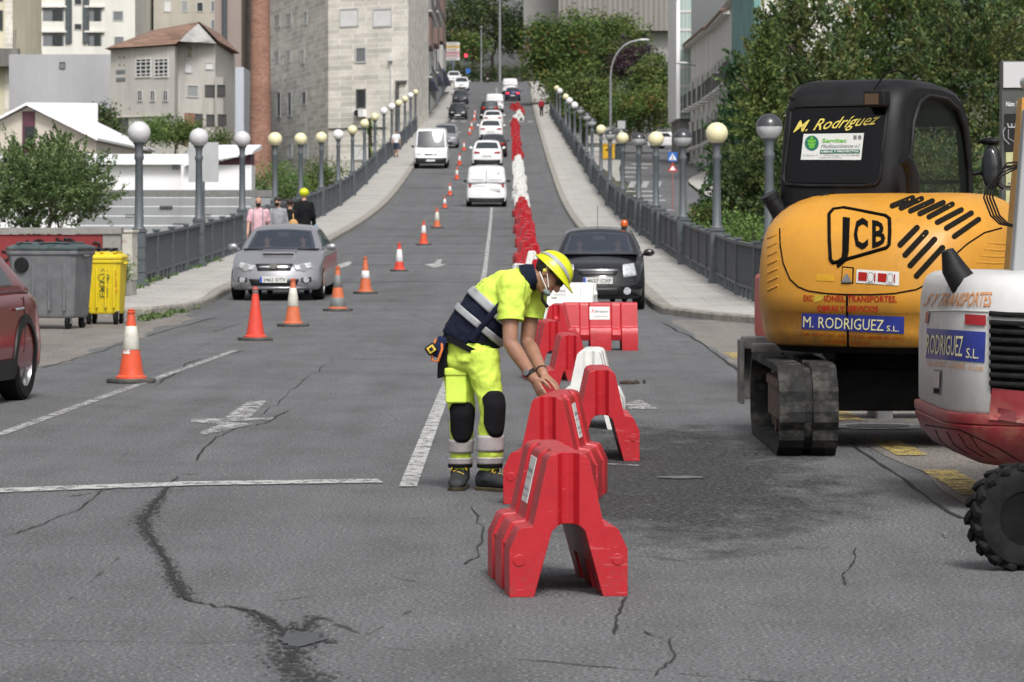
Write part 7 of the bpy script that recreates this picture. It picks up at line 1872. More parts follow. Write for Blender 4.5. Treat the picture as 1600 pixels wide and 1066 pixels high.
inn.loft([[Vector((u, c0[0] + (y - c0[0]) * .90, c0[1] + (z - c0[1]) * .90)) for y, z in prof] for u in (ua + .055, ub - .055)]); boolcut(co, inn)
side = [(.19, 1.35), (.17, 2.15), (.22, 2.38), (.33, 2.53), (.5, 2.585), (.85, 2.57), (1.06, 2.50), (1.2, 2.36), (1.3, 2.05), (1.34, 1.35)]
sc_ = MB(); sc_.prism(side, ua - .2, ub + .2, 0, lambda a, b, w: Vector((w, a, b))); boolcut(co, sc_)
fc = MB(); fc.box((.5 * (ua + ub), 1.5, 1.9), (.74, .5, .95)); boolcut(co, fc)
co.data.polygons.foreach_set('use_smooth', [True] * len(co.data.polygons)); co.data.set_sharp_from_angle(angle=R(32))
M_cabglass = mat('tinted_cab_glass', (.035, .045, .04), .05, alpha=.26, spec=.7)
for u_, nm in ((ub - .03, 'side_window'), (ua + .03, 'side_window')):
    w = MB(); w.prism(side, u_ - .004, u_ + .004, 0, lambda a, b, w_: Vector((w_, a, b))); upb(w, nm, M_cabglass, parent=co)
w = MB(); w.tube([Vector((ub + .0, a, b)) for a, b in side] + [Vector((ub + .0, *side[0]))], .018, 6); upb(w, 'window_seal', M_cabblack, parent=co, smooth=60)
SC = Surf([co], EX)
rw = [z1(292, 690), z1(806, 695), z1(832, 285), z1(318, 285)]
SC.line([z1(*p) for p in ((270, 690), (285, 705), (400, 712), (700, 712), (775, 705), (798, 680), (815, 500), (842, 290), (835, 268), (700, 266), (400, 272), (325, 280), (308, 300), (290, 480), (268, 670), (270, 690))], .014, M_cabblack, co, 'window_seal', .004, 4)
rwo = SC.patch([z1(280, 694), z1(790, 700), z1(832, 276), z1(316, 284)], mat('black_rear_glass', (.003, .003, .004), .08, spec=.3), co, 'rear_window', .008, 10, 10)
SC.text('M. Rodríguez', [z1(322, 418), z1(785, 372), z1(818, 308), z1(338, 352)], mat('yellow_script', (.62, .50, .10), .5), rwo, bold=.004, shear=.35, off=.013)
stk = SC.patch([z1(363, 569), z1(698, 570), z1(714, 421), z1(379, 426)], mat('white_vinyl', (.6, .62, .6), .4), rwo, 'window_sticker', .012, 6, 3)
M_g1 = mat('leaf_green', (.13, .42, .04), .5); M_g2 = mat('dark_green_print', (.01, .13, .09), .5)
mb = MB(); pc = [SC.at(*z1(425 + 39 * math.cos(a), 477 + 42 * math.sin(a)), .014) for a in [6.2832 * i / 24 for i in range(24)]]; mb.add(pc, [tuple(range(24))]); em = mb.build('round_emblem', M_g2, stk, fix=False)
for dx, dy, rx, ry, rot in ((0, -22, 9, 13, 0), (-13, -8, 13, 7, .6), (13, -8, 13, 7, -.6), (-12, 10, 12, 6, .6), (12, 10, 12, 6, -.6), (0, 2, 5, 26, 0), (-8, 24, 9, 5, .7), (8, 24, 9, 5, -.7)):
    mb = MB(); pc = []
    for i in range(12):
        a = 6.2832 * i / 12; x, y = rx * math.cos(a), ry * math.sin(a); pc.append(SC.at(*z1(425 + dx + x * math.cos(rot) - y * math.sin(rot), 475 + dy + x * math.sin(rot) + y * math.cos(rot)), .016))
    mb.add(pc, [tuple(range(12))]); mb.build('leaf_shape', M_g1, em, fix=False)
SC.text('Servitec', [z1(483, 474), z1(617, 472), z1(619, 450), z1(485, 452)], M_g1, stk, bold=.03, off=.015)
SC.text('Medioambiente s.l.', [z1(474, 504), z1(692, 501), z1(694, 480), z1(478, 483)], M_ink, stk, shear=.3, off=.015)
bar = SC.patch([z1(470, 535), z1(692, 533), z1(693, 512), z1(472, 514)], M_g2, stk, 'green_bar', .015, 6, 2)
SC.text('OBRAS Y PROYECTOS', [z1(476, 530), z1(686, 528), z1(687, 517), z1(478, 519)], M_white, bar, bold=.02, off=.019)
SC.text('C/ Galeras, 9 - 1º  15705 Santiago  Tel. 981 580 000', [z1(376, 549), z1(690, 549), z1(690, 540), z1(377, 540)], M_ink, stk, off=.015)
SC.text('www.servitec.es', [z1(470, 560), z1(590, 560), z1(590, 552), z1(471, 552)], M_ink, stk, off=.015)
for x in (656, 682): SC.patch([z1(x, 456), z1(x + 18, 456), z1(x + 18, 434), z1(x, 434)], M_pane_grey, stk, 'small_mark', .014, 2, 2)
def cabpt(u, v, z): return Vector((u, v, z))
m_ = MB(); m_.box((-.085, -.085, 2.545), (.17, .12, .125)); wl_ = upb(m_, 'work_lamp', M_cabblack, parent=co, bevel=.015); m_ = MB(); m_.box((-.10, -.149, 2.54), (.11, .008, .08)); upb(m_, 'lamp_lens', mat('amber_lens', (.08, .05, .03), .2), parent=wl_)
m_ = MB(); m_.tube([(-.13, -.05, 2.60), (-.08, .04, 2.73), (.0, .12, 2.76), (.04, .2, 2.72)], .006, 6); upb(m_, 'lamp_cable', M_logo, parent=co)
m_ = MB(); m_.lathe([(0, 0), (.022, 0), (.018, .02), (0, .022)], 10, (-.78, -.06, 2.56), 0, Matrix.Rotation(R(90), 3, 'X')); upb(m_, 'bolt', M_cabblack, parent=co)
m_ = MB(); m_.box((-.45, .5, 1.35), (.5, .5, .14)); m_.box((-.45, .22, 1.72), (.46, .13, .7)); m_.box((-.45, .2, 2.15), (.26, .1, .16)); upb(m_, 'operator_seat', M_lining, bevel=.04)
m_ = MB(); m_.box((-.45, 1.40, 1.95), (.9, .03, .03)); m_.box((-.45, 1.36, 2.5), (.86, .03, .05)); m_.tube([(-.62, 1.0, 1.3), (-.62, .95, 1.72)], .02, 6); m_.ball((-.62, .95, 1.75), .045, 10); m_.tube([(-.25, 1.0, 1.3), (-.25, .95, 1.72)], .02, 6); upb(m_, 'control_levers', M_lining)
# exhaust, filler cap cover, handle, mirror, boom
m_ = MB(); m_.tube([(.22, -.12, 1.80), (.22, -.14, 1.98), (.20, -.18, 2.07), (.18, -.22, 2.10)], [.05, .05, .048, .05], 12); upb(m_, 'exhaust_pipe', M_cabblack, smooth=60)
m_ = MB(); m_.loft([[(-.99, -.1, 1.40), (-.99, .35, 1.40), (-.86, .35, 1.40), (-.80, -.42, 1.40)], [(-.97, -.08, 1.62), (-.97, .35, 1.62), (-.62, .35, 1.74), (-.62, -.40, 1.70)], [(-.90, .0, 1.80), (-.90, .35, 1.85), (-.36, .35, 1.88), (-.40, -.22, 1.86)]]); fcv = upb(m_, 'filler_cover', M_cabblack, bevel=.03)
m_ = MB(); m_.tube([(-.86, -.06, 1.68), (-.93, -.13, 1.82)], [.075, .06], 14); m_.tube([(-.925, -.125, 1.81), (-.94, -.14, 1.845)], [.07, .068], 14); upb(m_, 'filler_cap', M_black, smooth=40)
m_ = MB(); m_.tube([(-.02, 1.38, 2.0), (.12, 1.42, 2.02), (.3, 1.45, 1.9)], .018, 8); ma = upb(m_, 'mirror_arm', M_cabblack)
m_ = MB(); m_.ball((.22, 1.40, 2.06), (.085, .05, .18), 16); m_.ball((.20, 1.40, 2.26), (.09, .03, .03), 8); mi_ = upb(m_, 'mirror', M_cabblack, smooth=60); m_ = MB(); m_.ball((.22, 1.36, 2.06), (.065, .02, .15), 14); upb(m_, 'mirror_glass', M_glass, parent=mi_, smooth=60)
m_ = MB(); rr = []
for y, z, h in ((1.1, 1.1, .3), (1.9, 1.42, .3), (2.5, 1.5, .26), (3.2, 1.3, .22)): rr.append([(.38, y, z - h / 2), (.62, y, z - h / 2), (.62, y, z + h / 2), (.38, y, z + h / 2)])
m_.loft(rr); boom = upb(m_, 'boom', M_ey2, bevel=.02)
m_ = MB(); rr = []
for y, z, h in ((3.1, 1.4, .2), (3.35, 1.0, .2), (3.3, .6, .16)): rr.append([(.4, y - h / 2, z), (.6, y - h / 2, z), (.6, y + h / 2, z), (.4, y + h / 2, z)])
m_.loft(rr); upb(m_, 'dipper_arm', M_ey2, bevel=.02)
m_ = MB(); rr = []
for t in range(6): a = R(200 - 34 * t); rr.append([(.22, 3.15 + .34 * math.cos(a), .42 + .34 * math.sin(a)), (.78, 3.15 + .34 * math.cos(a), .42 + .34 * math.sin(a)), (.78, 3.15 + .30 * math.cos(a), .42 + .30 * math.sin(a)), (.22, 3.15 + .30 * math.cos(a), .42 + .30 * math.sin(a))])
m_.loft(rr); upb(m_, 'bucket', M_dirtysteel)
m_ = MB(); m_.tube([(.5, .9, 1.0), (.5, 1.4, 1.2)], .07, 10); m_.tube([(.5, 1.4, 1.2), (.5, 2.0, 1.42)], .035, 8); upb(m_, 'boom_cylinder', M_black)
# ------------------------------------------------------------------ white and red excavator at the right edge
WX = empty('mini_excavator', (3.25, 19.35, 0), 0, 'white and red mini excavator tail cut by the right picture edge', 'excavator')
M_wxw = machine_yellow('machine_white', (.52, .52, .51), .1, .12); M_wxr = mat('scuffed_red_paint', (.20, .022, .028), .38, var=.25, scale=4, dirt=(.26, .13, .08), dirt_amt=.38, dirt_scale=5)
h_ = MB(); h_.loft(hull([(.555, .97, .97), (.575, .985, .985), (.95, .985, .985), (1.0, .98, .98), (1.18, .97, .965), (1.26, .95, .94), (1.31, .92, .90), (1.335, .86, .82), (1.345, .7, .5)], .80, .88, .8, .55, .50)); wh = h_.build('engine_hood', M_wxw, WX, smooth=50)
h_ = MB(); h_.loft(hull([(.235, .55, .50), (.25, .72, .70), (.30, .86, .85), (.38, .95, .95), (.48, 1.0, 1.0), (.485, 1.0, 1.0), (.492, .988, .988), (.50, 1.0, 1.0), (.535, 1.005, 1.005), (.55, 1.0, 1.0), (.555, .99, .99)], .80, .88, .9, .55, .50)); wr_ = h_.build('counterweight', M_wxr, WX, smooth=38)
SW = Surf([wh, wr_], WX)
z4 = lambda x, y: (1400 + x / 2.01, 380 + y / 2.01)
SW.patch([(1548, 616), (1640, 632), (1640, 520), (1548, 502)], M_logo, wh, 'louver_recess', .004, 6, 6)
for k in range(9):
    y = 490 + k * 13.6; SW.line([(1548, y), (1575, y + 2), (1640, y + 4)], .016, M_rubber, wh, 'louver', .014, 4)
hmp = MB(); SW.patch([(1546, 655), (1660, 668), (1660, 618), (1551, 606)], M_wxr, wr_, 'red_shoulder', .010, 8, 4)
SW.text('S Y TRANSPORTES', [z4(86, 196), z4(300, 198), z4(304, 152), z4(112, 158)], mat('orange_lettering', (.55, .24, .09), .5), wh, bold=.015, shear=.12)
bp = SW.patch([(1447.5, 560), (1539, 567), (1541, 519), (1449.5, 513)], M_bluesign, wh, 'name_plate', .005, 12, 4)
SW.text('RODRIGUEZ', [(1449, 552), (1505, 557), (1507, 524), (1450.5, 521)], M_cream_t, bp, off=.009)
SW.text('S.L.', [(1511, 559), (1530, 560.5), (1531, 545), (1512, 543)], M_cream_t, bp, off=.009)
SW.text('Telf. 630 817 - LOUSAME - A Coruña', [(1449, 572), (1537, 580), (1537, 570), (1449, 563)], mat('orange_lettering', (.55, .24, .09)), wh)
lampo = SW.patch([(1510, 507), (1542, 509), (1542, 493), (1510, 491)], M_tail, wh, 'tail_light', .012, 4, 2)
SW.patch([(1448, 505), (1452, 505), (1454, 488), (1450, 487)], M_tail, wh, 'tail_light', .012, 2, 2)
SW.line([(1452, 486), (1500, 485), (1545, 487)], .006, M_wxw, wh, 'panel_edge', .002)
hd = SW.patch([(1458, 616), (1471, 618), (1473, 578), (1460, 577)], M_pane_grey, wh, 'latch_recess', .003, 2, 2)
SW.patch([(1460, 605), (1470, 606), (1471, 581), (1461, 580)], M_pane_light, hd, 'latch', .010, 2, 2); SW.patch([(1461, 614), (1469, 614.5), (1469, 608), (1461, 607)], M_logo, hd, 'keyhole', .008, 2, 2)
SW.line([(1445, 664), (1500, 672), (1560, 700), (1600, 725)], .004, M_logo, wr_, 'moulded_line', 0)
for k in range(4): SW.line([(1462 + k * 18, 672 + k * 3), (1470 + k * 20, 690 + k * 4), (1492 + k * 22, 706 + k * 4)], .004, M_under, wr_, 'moulded_line', 0)
SW.patch([(1560, 655), (1588, 660), (1588, 642), (1560, 637)], mat('darker_red', (.13, .015, .018), .5), wr_, 'tie_down_recess', .013, 2, 2)
p = at(1495, 432, 18.9) - Vector((3.25, 19.35, 0)); m_ = MB(); m_.tube([p + Vector((.05, 0, -.06)), p + Vector((-.02, 0, .05)), p + Vector((-.055, -.01, .15))], [.085, .07, .035], 14); m_.build('exhaust_cowl', M_black, WX, smooth=50)
x0 = at(1583, 400, 19.6).x - 3.25
m_ = MB(); m_.loft([[(x0 - .02, .15, 1.30), (x0 + .18, .15, 1.30), (x0 + .18, .3, 1.30), (x0 - .02, .3, 1.30)], [(x0 + .07, .25, 2.3), (x0 + .2, .25, 2.3), (x0 + .2, .38, 2.3), (x0 + .07, .38, 2.3)]]); cb_ = m_.build('cab_pillar', mat('cab_grey', (.30, .31, .32), .45), WX, bevel=.015)
m_ = MB(); m_.box((x0 + .7, .5, 1.9), (1.0, .5, 1.1)); m_.build('cab', M_cabglass, WX); m_ = MB(); m_.box((x0 + .7, .5, 2.48), (1.1, 1.0, .08)); m_.build('cab_roof', M_wxw, WX, bevel=.03)
m_ = MB(); m_.loft([[(x0 + .12, .04, 1.32), (x0 + .30, .04, 1.32), (x0 + .30, .07, 1.32), (x0 + .12, .07, 1.32)], [(x0 + .17, .13, 1.95), (x0 + .32, .13, 1.95), (x0 + .32, .16, 1.95), (x0 + .17, .16, 1.95)]]); m_.build('window_seal', M_black, WX)
for k in range(4):
    a = x0 + .06 - .018 * k; m_ = MB(); m_.tube([(x0 + .2, .9, 2.0), (a, .9, 1.99 - .03 * k), (a - .07, .89, 1.9 - .02 * k), (a - .09, .88, 1.78), (a - .05, .86, 1.67), (a, .85, 1.62), (x0 + .2, .8, 1.58)], .006, 6); m_.build('hydraulic_hose', M_black, WX, smooth=60)
m_ = MB(); m_.loft([[(x0 + .09, 1.1, 1.2), (x0 + .2, 1.1, 1.2), (x0 + .2, 1.3, 1.2), (x0 + .09, 1.3, 1.2)], [(x0 + .2, 1.2, 2.4), (x0 + .3, 1.2, 2.4), (x0 + .3, 1.4, 2.4), (x0 + .2, 1.4, 2.4)]]); m_.build('boom', mat('boom_orange', (.55, .28, .05), .45), WX)
for sx in (-1, 1):
    m_ = MB(); m_.loft([[(sx * .45 + .30, y, z) for y, z in ((-.5, .02), (-.62, .12), (-.5, .22), (.9, .22), (1.02, .12), (.9, .02))], [(sx * .45 + .58, y, z) for y, z in ((-.5, .02), (-.62, .12), (-.5, .22), (.9, .22), (1.02, .12), (.9, .02))]]); m_.build('crawler_track', M_trackrub, WX, bevel=.02)
# small site dumper: only its tyre reaches into the picture
p = at(1594, 822, 15.55)
DP = empty('site_dumper', (p.x, 15.55, 0), R(12), 'black lugged tyre of a site dumper in the lower corner', 'dumper')
def lug_wheel(parent, c, r, w, axis='Y', name='wheel'):
    Mx = Matrix.Rotation(R(90), 3, 'X') if axis == 'Y' else Matrix.Rotation(R(90), 3, 'Y')
    t = MB(); t.lathe([(r * .52, -w * .42), (r * .72, -w * .5), (r * .9, -w * .46), (r * .95, -w * .3), (r * .95, w * .3), (r * .9, w * .46), (r * .72, w * .5), (r * .52, w * .42)], 32, c, 0, Mx, cap=False)
    for k in range(18):
        a = 6.2832 * k / 18
        for s in (-1, 1):
            aa = a + (.17 if s > 0 else 0); B = Matrix.Rotation(aa, 3, 'Y') if axis == 'Y' else Matrix.Rotation(aa, 3, 'X')
            off = B @ Vector((0, 0, r * .96)); off = off + (Vector((0, s * w * .26, 0)) if axis == 'Y' else Vector((s * w * .26, 0, 0)))
            M2 = B @ Matrix.Rotation(R(32 * s), 3, 'Z'); d = (r * .16, w * .52, r * .12) if axis == 'Y' else (w * .52, r * .16, r * .12)
            t.box(Vector(c) + off, d, 0, M2)
    o = t.build(name, M_rubber, parent, bevel=.006); m_ = MB(); m_.lathe([(0, -w * .2), (r * .2, -w * .22), (r * .5, -w * .3), (r * .54, -w * .38), (r * .54, w * .38), (0, w * .3)], 26, c, 0, Mx); m_.build('rim', M_under, o, smooth=40); return o
lug_wheel(DP, (0, 0, .245), .245, .17); lug_wheel(DP, (1.15, 0, .245), .245, .17)
m_ = MB(); m_.box((.75, .12, .38), (1.0, .2, .18)); m_.build('chassis', M_under, DP, bevel=.02); m_ = MB(); m_.loft([[(.50, .05, .5), (1.15, .05, .5), (1.15, .5, .5), (.50, .5, .5)], [(.45, -.02, .9), (1.4, -.02, .9), (1.4, .5, .9), (.45, .5, .9)]]); m_.build('skip_body', M_ey2, DP, bevel=.02)
# red machine half hidden behind the yellow one
RM = empty('compact_loader', (3.13, 32.6, 0), 0, 'red compact machine half hidden behind the yellow excavator', 'loader')
m_ = MB(); m_.box((0, .6, .80), (1.32, 1.5, .66)); rb = m_.build('body', mat('bright_red_paint', (.42, .03, .02), .4, var=.1, scale=5), RM, bevel=.06, seg=3)
m_ = MB(); m_.box((-.585, -.17, .98), (.15, .07, .38)); gr = m_.build('lamp_recess', M_black, rb, bevel=.01)
m_ = MB()
for k in range(4): m_.box((-.585, -.212, .84 + k * .095), (.14, .02, .022))
m_.build('lamp_grille', M_chrome, gr)
m_ = MB(); m_.box((-.60, -.17, .62), (.12, .05, .13)); m_.build('tail_light', M_tail, rb, bevel=.01)
for sx in (-1, 1):
    for y in (.1, 1.1): lug_wheel(RM, (sx * .52, y, .28), .28, .2, 'X')
# trestle with sand, manhole cover under the excavator
M_sand = mat('sand', (.26, .20, .14), .95, var=.25, scale=14, bump=.6)
p = gpt(1372, 655)
pt = empty('steel_trestle', (p.x + .1, p.y, 0), R(4), 'low steel trestle carrying sand under the yellow excavator', 'trestle')
m_ = MB(); m_.box((.25, .2, .275), (1.3, .7, .05)); m_.build('deck', M_metal, pt, bevel=.006); m_ = MB(); m_.box((.4, -.1, .255), (.7, .06, .03)); m_.build('orange_rail', M_ey2, pt)
for x in (-.05, .6):
    for y in (0, .42): m_ = MB(); m_.box((x, y, .125), (.13, .1, .25)); m_.build('leg', M_metal, pt, bevel=.006)
m_ = MB(); rg_ = random.Random(8); n, mm = 20, 8; vs = []
for j in range(mm + 1):
    for i in range(n):
        a = 6.2832 * i / n; r = (1 - j / mm); k = .85 + .25 * noise.noise(Vector((math.cos(a) * 2, math.sin(a) * 2, j * .3))); vs.append((.55 * r * k * math.cos(a), .34 * r * k * math.sin(a), .24 * (1 - r) ** .8 + .015 * noise.noise(Vector((a * 3, j, 0)))))
m_.add(vs, [(j * n + i, j * n + (i + 1) % n, (j + 1) * n + (i + 1) % n, (j + 1) * n + i) for j in range(mm) for i in range(n)]); m_.add([vs[i] for i in range(n)], [tuple(range(n))[::-1]])
so_ = m_.build('sand_heap', M_sand, None, loc=(p.x + .42, p.y + .2, .302), smooth=60); tag(so_, 'small brown sand heap lying on the steel trestle', 'sand heap')
c = gpt(1372, 668)
m_ = MB(); k = 32
ring = [[(c.x + r * math.cos(6.2832 * i / k), c.y + r * 1.0 * math.sin(6.2832 * i / k), .013) for i in range(k)] for r in (.26, .42)]
m_.add(ring[0] + ring[1], [(i, (i + 1) % k, k + (i + 1) % k, k + i) for i in range(k)]); tag(m_.build('manhole_ring', worn_paint('worn_white_ring', (.5, .5, .48), .1)), kind='structure')
m_ = MB(); m_.lathe([(0, .006), (.255, .006), (.255, .016), (0, .018)], 32, (c.x, c.y, 0)); tag(m_.build('manhole_cover', M_dirtysteel), 'round iron manhole cover ringed in white under the excavator', 'manhole cover')
m_ = MB(); c = gpt(985, 600)
for k in range(16): m_.ball((c.x + random.gauss(0, .07), c.y + random.gauss(0, .05), .012), (random.uniform(.015, .04), random.uniform(.015, .035), random.uniform(.01, .03)), 8)
tag(m_.build('soil_clods', mat('soil', (.045, .03, .022), .95, var=.3, scale=30)), kind='stuff')
# ------------------------------------------------------------------ people
M_lime = None
def cloth(name, col, rough=.85, var=.12): return mat(name, col, rough, var=var, scale=14, bump=.25, bscale=22, spec=.2)
M_limecloth = mat('fluorescent_lime_cloth', (.58, .76, .10), .8, var=.07, scale=6, bump=.9, bscale=7, spec=.2, dirt=(.36, .42, .08), dirt_amt=.22, dirt_scale=5, stretch=(1, 1, .55)); M_navy = cloth('navy_cloth', (.006, .009, .022)); M_blackcloth = cloth('black_cloth', (.007, .007, .009))
M_reflband = mat('grey_reflective_tape', (.30, .31, .32), .45, var=.1, scale=20); M_reflpale = mat('pale_reflective_tape', (.40, .37, .365), .45, var=.12, scale=20)
M_helmet = mat('lime_helmet_plastic', (.56, .60, .012), .3, var=.06, scale=8); M_skin2 = mat('tanned_skin', (.30, .155, .10), .5, var=.14, scale=22, bump=.1, bscale=80)
M_eye = mat('eye', (.02, .015, .012), .2); M_mask = mat('surgical_mask', (.28, .36, .36), .8)
V = Vector
def limb(mb, pts, rad, n=12):
    mb.tube(pts, rad, n)
    for p, r in zip(pts, rad): mb.ball(p, r if not isinstance(r, tuple) else (min(r), min(r), min(r)), n)
def head_shape(mb, c, f, u, k=1.0):
    f = f.normalized(); u = (u - f * u.dot(f)).normalized(); s = f.cross(u)
    B = Matrix((s, f, u)).transposed()
    at_ = lambda x, y, z: c + (s * x + f * y + u * z) * k
    mb.ball(at_(0, -.012, .03), (.074 * k, .094 * k, .088 * k), 18, 0, B); mb.ball(at_(0, .022, -.035), (.060 * k, .070 * k, .080 * k), 16, 0, B)
    mb.ball(at_(0, .052, -.088), (.036 * k, .034 * k, .026 * k), 12, 0, B); mb.tube([at_(0, .088, .012), at_(0, .112, -.028)], [.010 * k, .016 * k], 8); mb.ball(at_(0, .108, -.03), .015 * k, 8)
    for x in (-1, 1): mb.ball(at_(x * .076, -.005, -.005), (.012 * k, .020 * k, .032 * k), 10, 0, B)
    mb.tube([at_(-.022, .085, -.062), at_(.022, .085, -.062)], .009 * k, 6)
    return at_, B
def hand_shape(mb, wrist, d, back, thumb, curl=.5, k=1.0, curls=None):
    """palm and five separate fingers; d: hand direction, back: normal of the back of the hand, thumb: side of the thumb"""
    d = d.normalized(); back = (back - d * back.dot(d)).normalized(); t = thumb - d * thumb.dot(d) - back * thumb.dot(back); t.normalize()
    P = lambda x, y, z: wrist + (t * x + d * y + back * z) * k
    mb.tube([P(0, -.02, 0), P(0, .03, .0), P(0, .09, 0)], [(.026 * k, .019 * k), (.036 * k, .017 * k), (.040 * k, .013 * k)], 12, up=back)
    for i, (x, L) in enumerate(((.030, .072), (.010, .080), (-.010, .074), (-.029, .060))):
        a = 0; p = P(x, .085, 0); pts = [p]; cu = (curls[i] if curls else curl)
        for j, seg in enumerate((.45, .32, .23)):
            a += cu * (.5 if j == 0 else .75); q = pts[-1] + (d * math.cos(a) - back * math.sin(a) + t * (x * .9 if j == 0 else 0)) * L * seg * k; pts.append(q)
        mb.tube(pts, [.0098 * k, .0092 * k, .0084 * k, .0068 * k], 8)
        for q, r in zip(pts, (.010, .0094, .0085, .0070)): mb.ball(q, r * k, 8)
    pts = [P(.028, .02, -.004), P(.052, .048, -.014), P(.060, .080, -.022), P(.056, .104, -.030)]
    mb.tube(pts, [.014 * k, .0115 * k, .010 * k, .0078 * k], 8)
    for q, r in zip(pts, (.014, .0115, .010, .0078)): mb.ball(q, r * k, 8)
def shoe(mb, ankle, d, L=.27, w=.048, z0=0.0, h=.10):
    d = V((d[0], d[1], 0)).normalized(); s = V((-d.y, d.x, 0)); rings = []
    base = V((ankle.x, ankle.y, z0))
    for t, ww, hh in ((-.30, .6, .75), (-.26, .88, .95), (-.1, 1.0, 1.1), (.1, .98, 1.0), (.3, 1.06, .78), (.5, 1.08, .62), (.62, .9, .5), (.69, .5, .32)):
        c = base + d * (t * L); rings.append([c + s * (w * ww * math.cos(a)) + V((0, 0, max(0.002, h * .5 * hh + h * .5 * hh * math.sin(a)))) for a in [6.2832 * i / 14 for i in range(14)]])
    mb.loft(rings)
# ---- the worker: photo pixels give the joints, all around 20.25 m away
WO = V((-.26, 20.25, 0)); WK = empty('person', WO, 0, 'worker in lime hi-vis clothes and helmet bending over a red barrier', 'person')
def wp(px, py, dy=0.0): return at(px, py, 20.25 + dy) - WO
fw, uw = V((.66, -.26, -.70)).normalized(), V((.70, .05, .71))
hc = wp(857, 429, -.02)
hipR, hipL, knR, knL, anR, anL = wp(716, 560, .05), wp(752, 560, -.08), wp(722, 648, .03), wp(768, 634, -.12), wp(719, 733, .12), wp(765, 735, -.04)
anR.z = .11; anL.z = .11
shR, shL = wp(798, 447, -.17), wp(834, 448, .15)
elR, elL = wp(797, 536, -.24), wp(824, 534, .12); wrR, wrL = wp(834, 592, -.27), wp(849, 585, -.18)
sk = MB(); at_h, BH_ = head_shape(sk, hc, fw, uw, 1.0)
spine = [wp(733, 548), wp(748, 518), wp(770, 490), wp(795, 462), wp(815, 442), wp(832, 434)]
limb(sk, spine, [.12, .12, .13, .12, .075, .05]); limb(sk, [wp(824, 438), wp(838, 434), hc + (-fw * .02 - uw * .06)], [.056, .056, .056])
for a, b, c, d_ in ((shR, elR, wrR, 0), (shL, elL, wrL, 0)):
    limb(sk, [a, a.lerp(b, .5), b, b.lerp(c, .25), b.lerp(c, .6), c], [.056, .053, .045, .048, .041, .031], 14)
for a, b, c in ((hipR, knR, anR), (hipL, knL, anL)): limb(sk, [a, b, c], [.085, .055, .042])
hand_shape(sk, wrR, wp(849, 622, -.31) - wrR, V((-.8, -.55, .2)), V((.5, .2, .6)), .28, 1.0, [.18, .22, .3, .4])
hand_shape(sk, wrL, wp(867, 600, -.24) - wrL, V((.35, -.1, .9)), V((.2, -1, -.1)), .3, 1.0, [.22, .26, .32, .42])
for a, d_ in ((anR, V((-.12, -1, 0))), (anL, V((.75, -.6, 0)))): shoe(sk, a, d_, .24, .04, .02, .08)
skin = blob('body', sk, M_skin2, WK, .0065, 3)
# trousers: two legs and the seat, knee pads, reflective tape
LR = [(hipR + V((0, 0, .05)), .108), (hipR.lerp(knR, .35), .101), (hipR.lerp(knR, .75), .083), (knR, .077), (knR.lerp(anR, .3), .069), (knR.lerp(anR, .7), .063), (V((anR.x, anR.y, .13)), .063)]
LL = [(hipL + V((0, 0, .05)), .108), (hipL.lerp(knL, .35), .098), (hipL.lerp(knL, .75), .081), (knL, .074), (knL.lerp(anL, .3), .071), (knL.lerp(anL, .7), .073), (V((anL.x, anL.y, .14)), .066)]
tm = MB()
for L in (LR, LL): tm.tube([p for p, r in L], [r for p, r in L], 20)
tm.tube([wp(733, 566), wp(735, 545), wp(742, 524)], [(.155, .125), (.16, .145), (.15, .145)], 22, up=(1, 0, 0)); tm.ball(wp(733, 562), (.155, .14, .10), 20)
tro = blob('trousers', tm, M_limecloth, WK, .009, 5, .028, .085)
def legpt(L, t):
    n = len(L) - 1; i = min(n - 1, int(t * n)); f = t * n - i; return L[i][0].lerp(L[i + 1][0], f), L[i][1] + (L[i + 1][1] - L[i][1]) * f
def legband(L, t0, t1, out, m, name, a0=0.0, a1=6.2832, nt=6, na=26, sag=0.0):
    mb = MB(); vs = []; cl = a1 - a0 > 6.2
    for i in range(nt + 1):
        for k in range(na + 1):
            a = a0 + (a1 - a0) * k / na; ee = abs(2 * k / na - 1); tt = t0 + (t1 - t0) * i / nt
            if sag: mid = (t0 + t1) / 2; tt = mid + (tt - mid) * (1 - sag * ee ** 3)
            p, r = legpt(L, tt); vs.append(p + V((math.cos(a) * (r + out), math.sin(a) * (r + out), 0)))
    mb.add(vs, [(i * (na + 1) + k, i * (na + 1) + k + 1, (i + 1) * (na + 1) + k + 1, (i + 1) * (na + 1) + k) for i in range(nt) for k in range(na)])
    o = mb.build(name, m, tro, smooth=180); s_ = o.modifiers.new('t', 'SOLIDIFY'); s_.thickness = .012; s_.offset = -1; return o
for L, a0, kn in ((LR, -1.50, (.335, .745)), (LL, -1.12, (.30, .735))):
    legband(L, kn[0], kn[1], .014, M_blackcloth, 'knee_pad', a0 - 1.0, a0 + 1.0, 12, 24, .45)
    legband(L, .725, .825, .012, M_reflpale, 'reflective_band'); legband(L, .885, .955, .013, M_reflpale, 'reflective_band')
    legband(L, .962, 1.0, .012, M_blackcloth, 'hem')
pk = MB(); pa, pr = legpt(LR, .17); pk.box(pa + V((-.02, -.112, -.05)), (.13, .03, .19)); pk.box(pa + V((-.02, -.120, .045)), (.14, .03, .05)); pk.build('cargo_pocket', M_limecloth, tro, bevel=.012)
sdm = MB(); sdm.loft([[hipR + V((-.100, -.06, .10)), hipR + V((-.06, -.105, .10)), hipR + V((-.06, -.115, -.10)), hipR + V((-.108, -.07, -.12))], [hipR + V((-.122, -.06, .10)), hipR + V((-.07, -.128, .10)), hipR + V((-.07, -.136, -.10)), hipR + V((-.13, -.07, -.12))]]); sdm.build('side_panel', M_blackcloth, tro, bevel=.006)
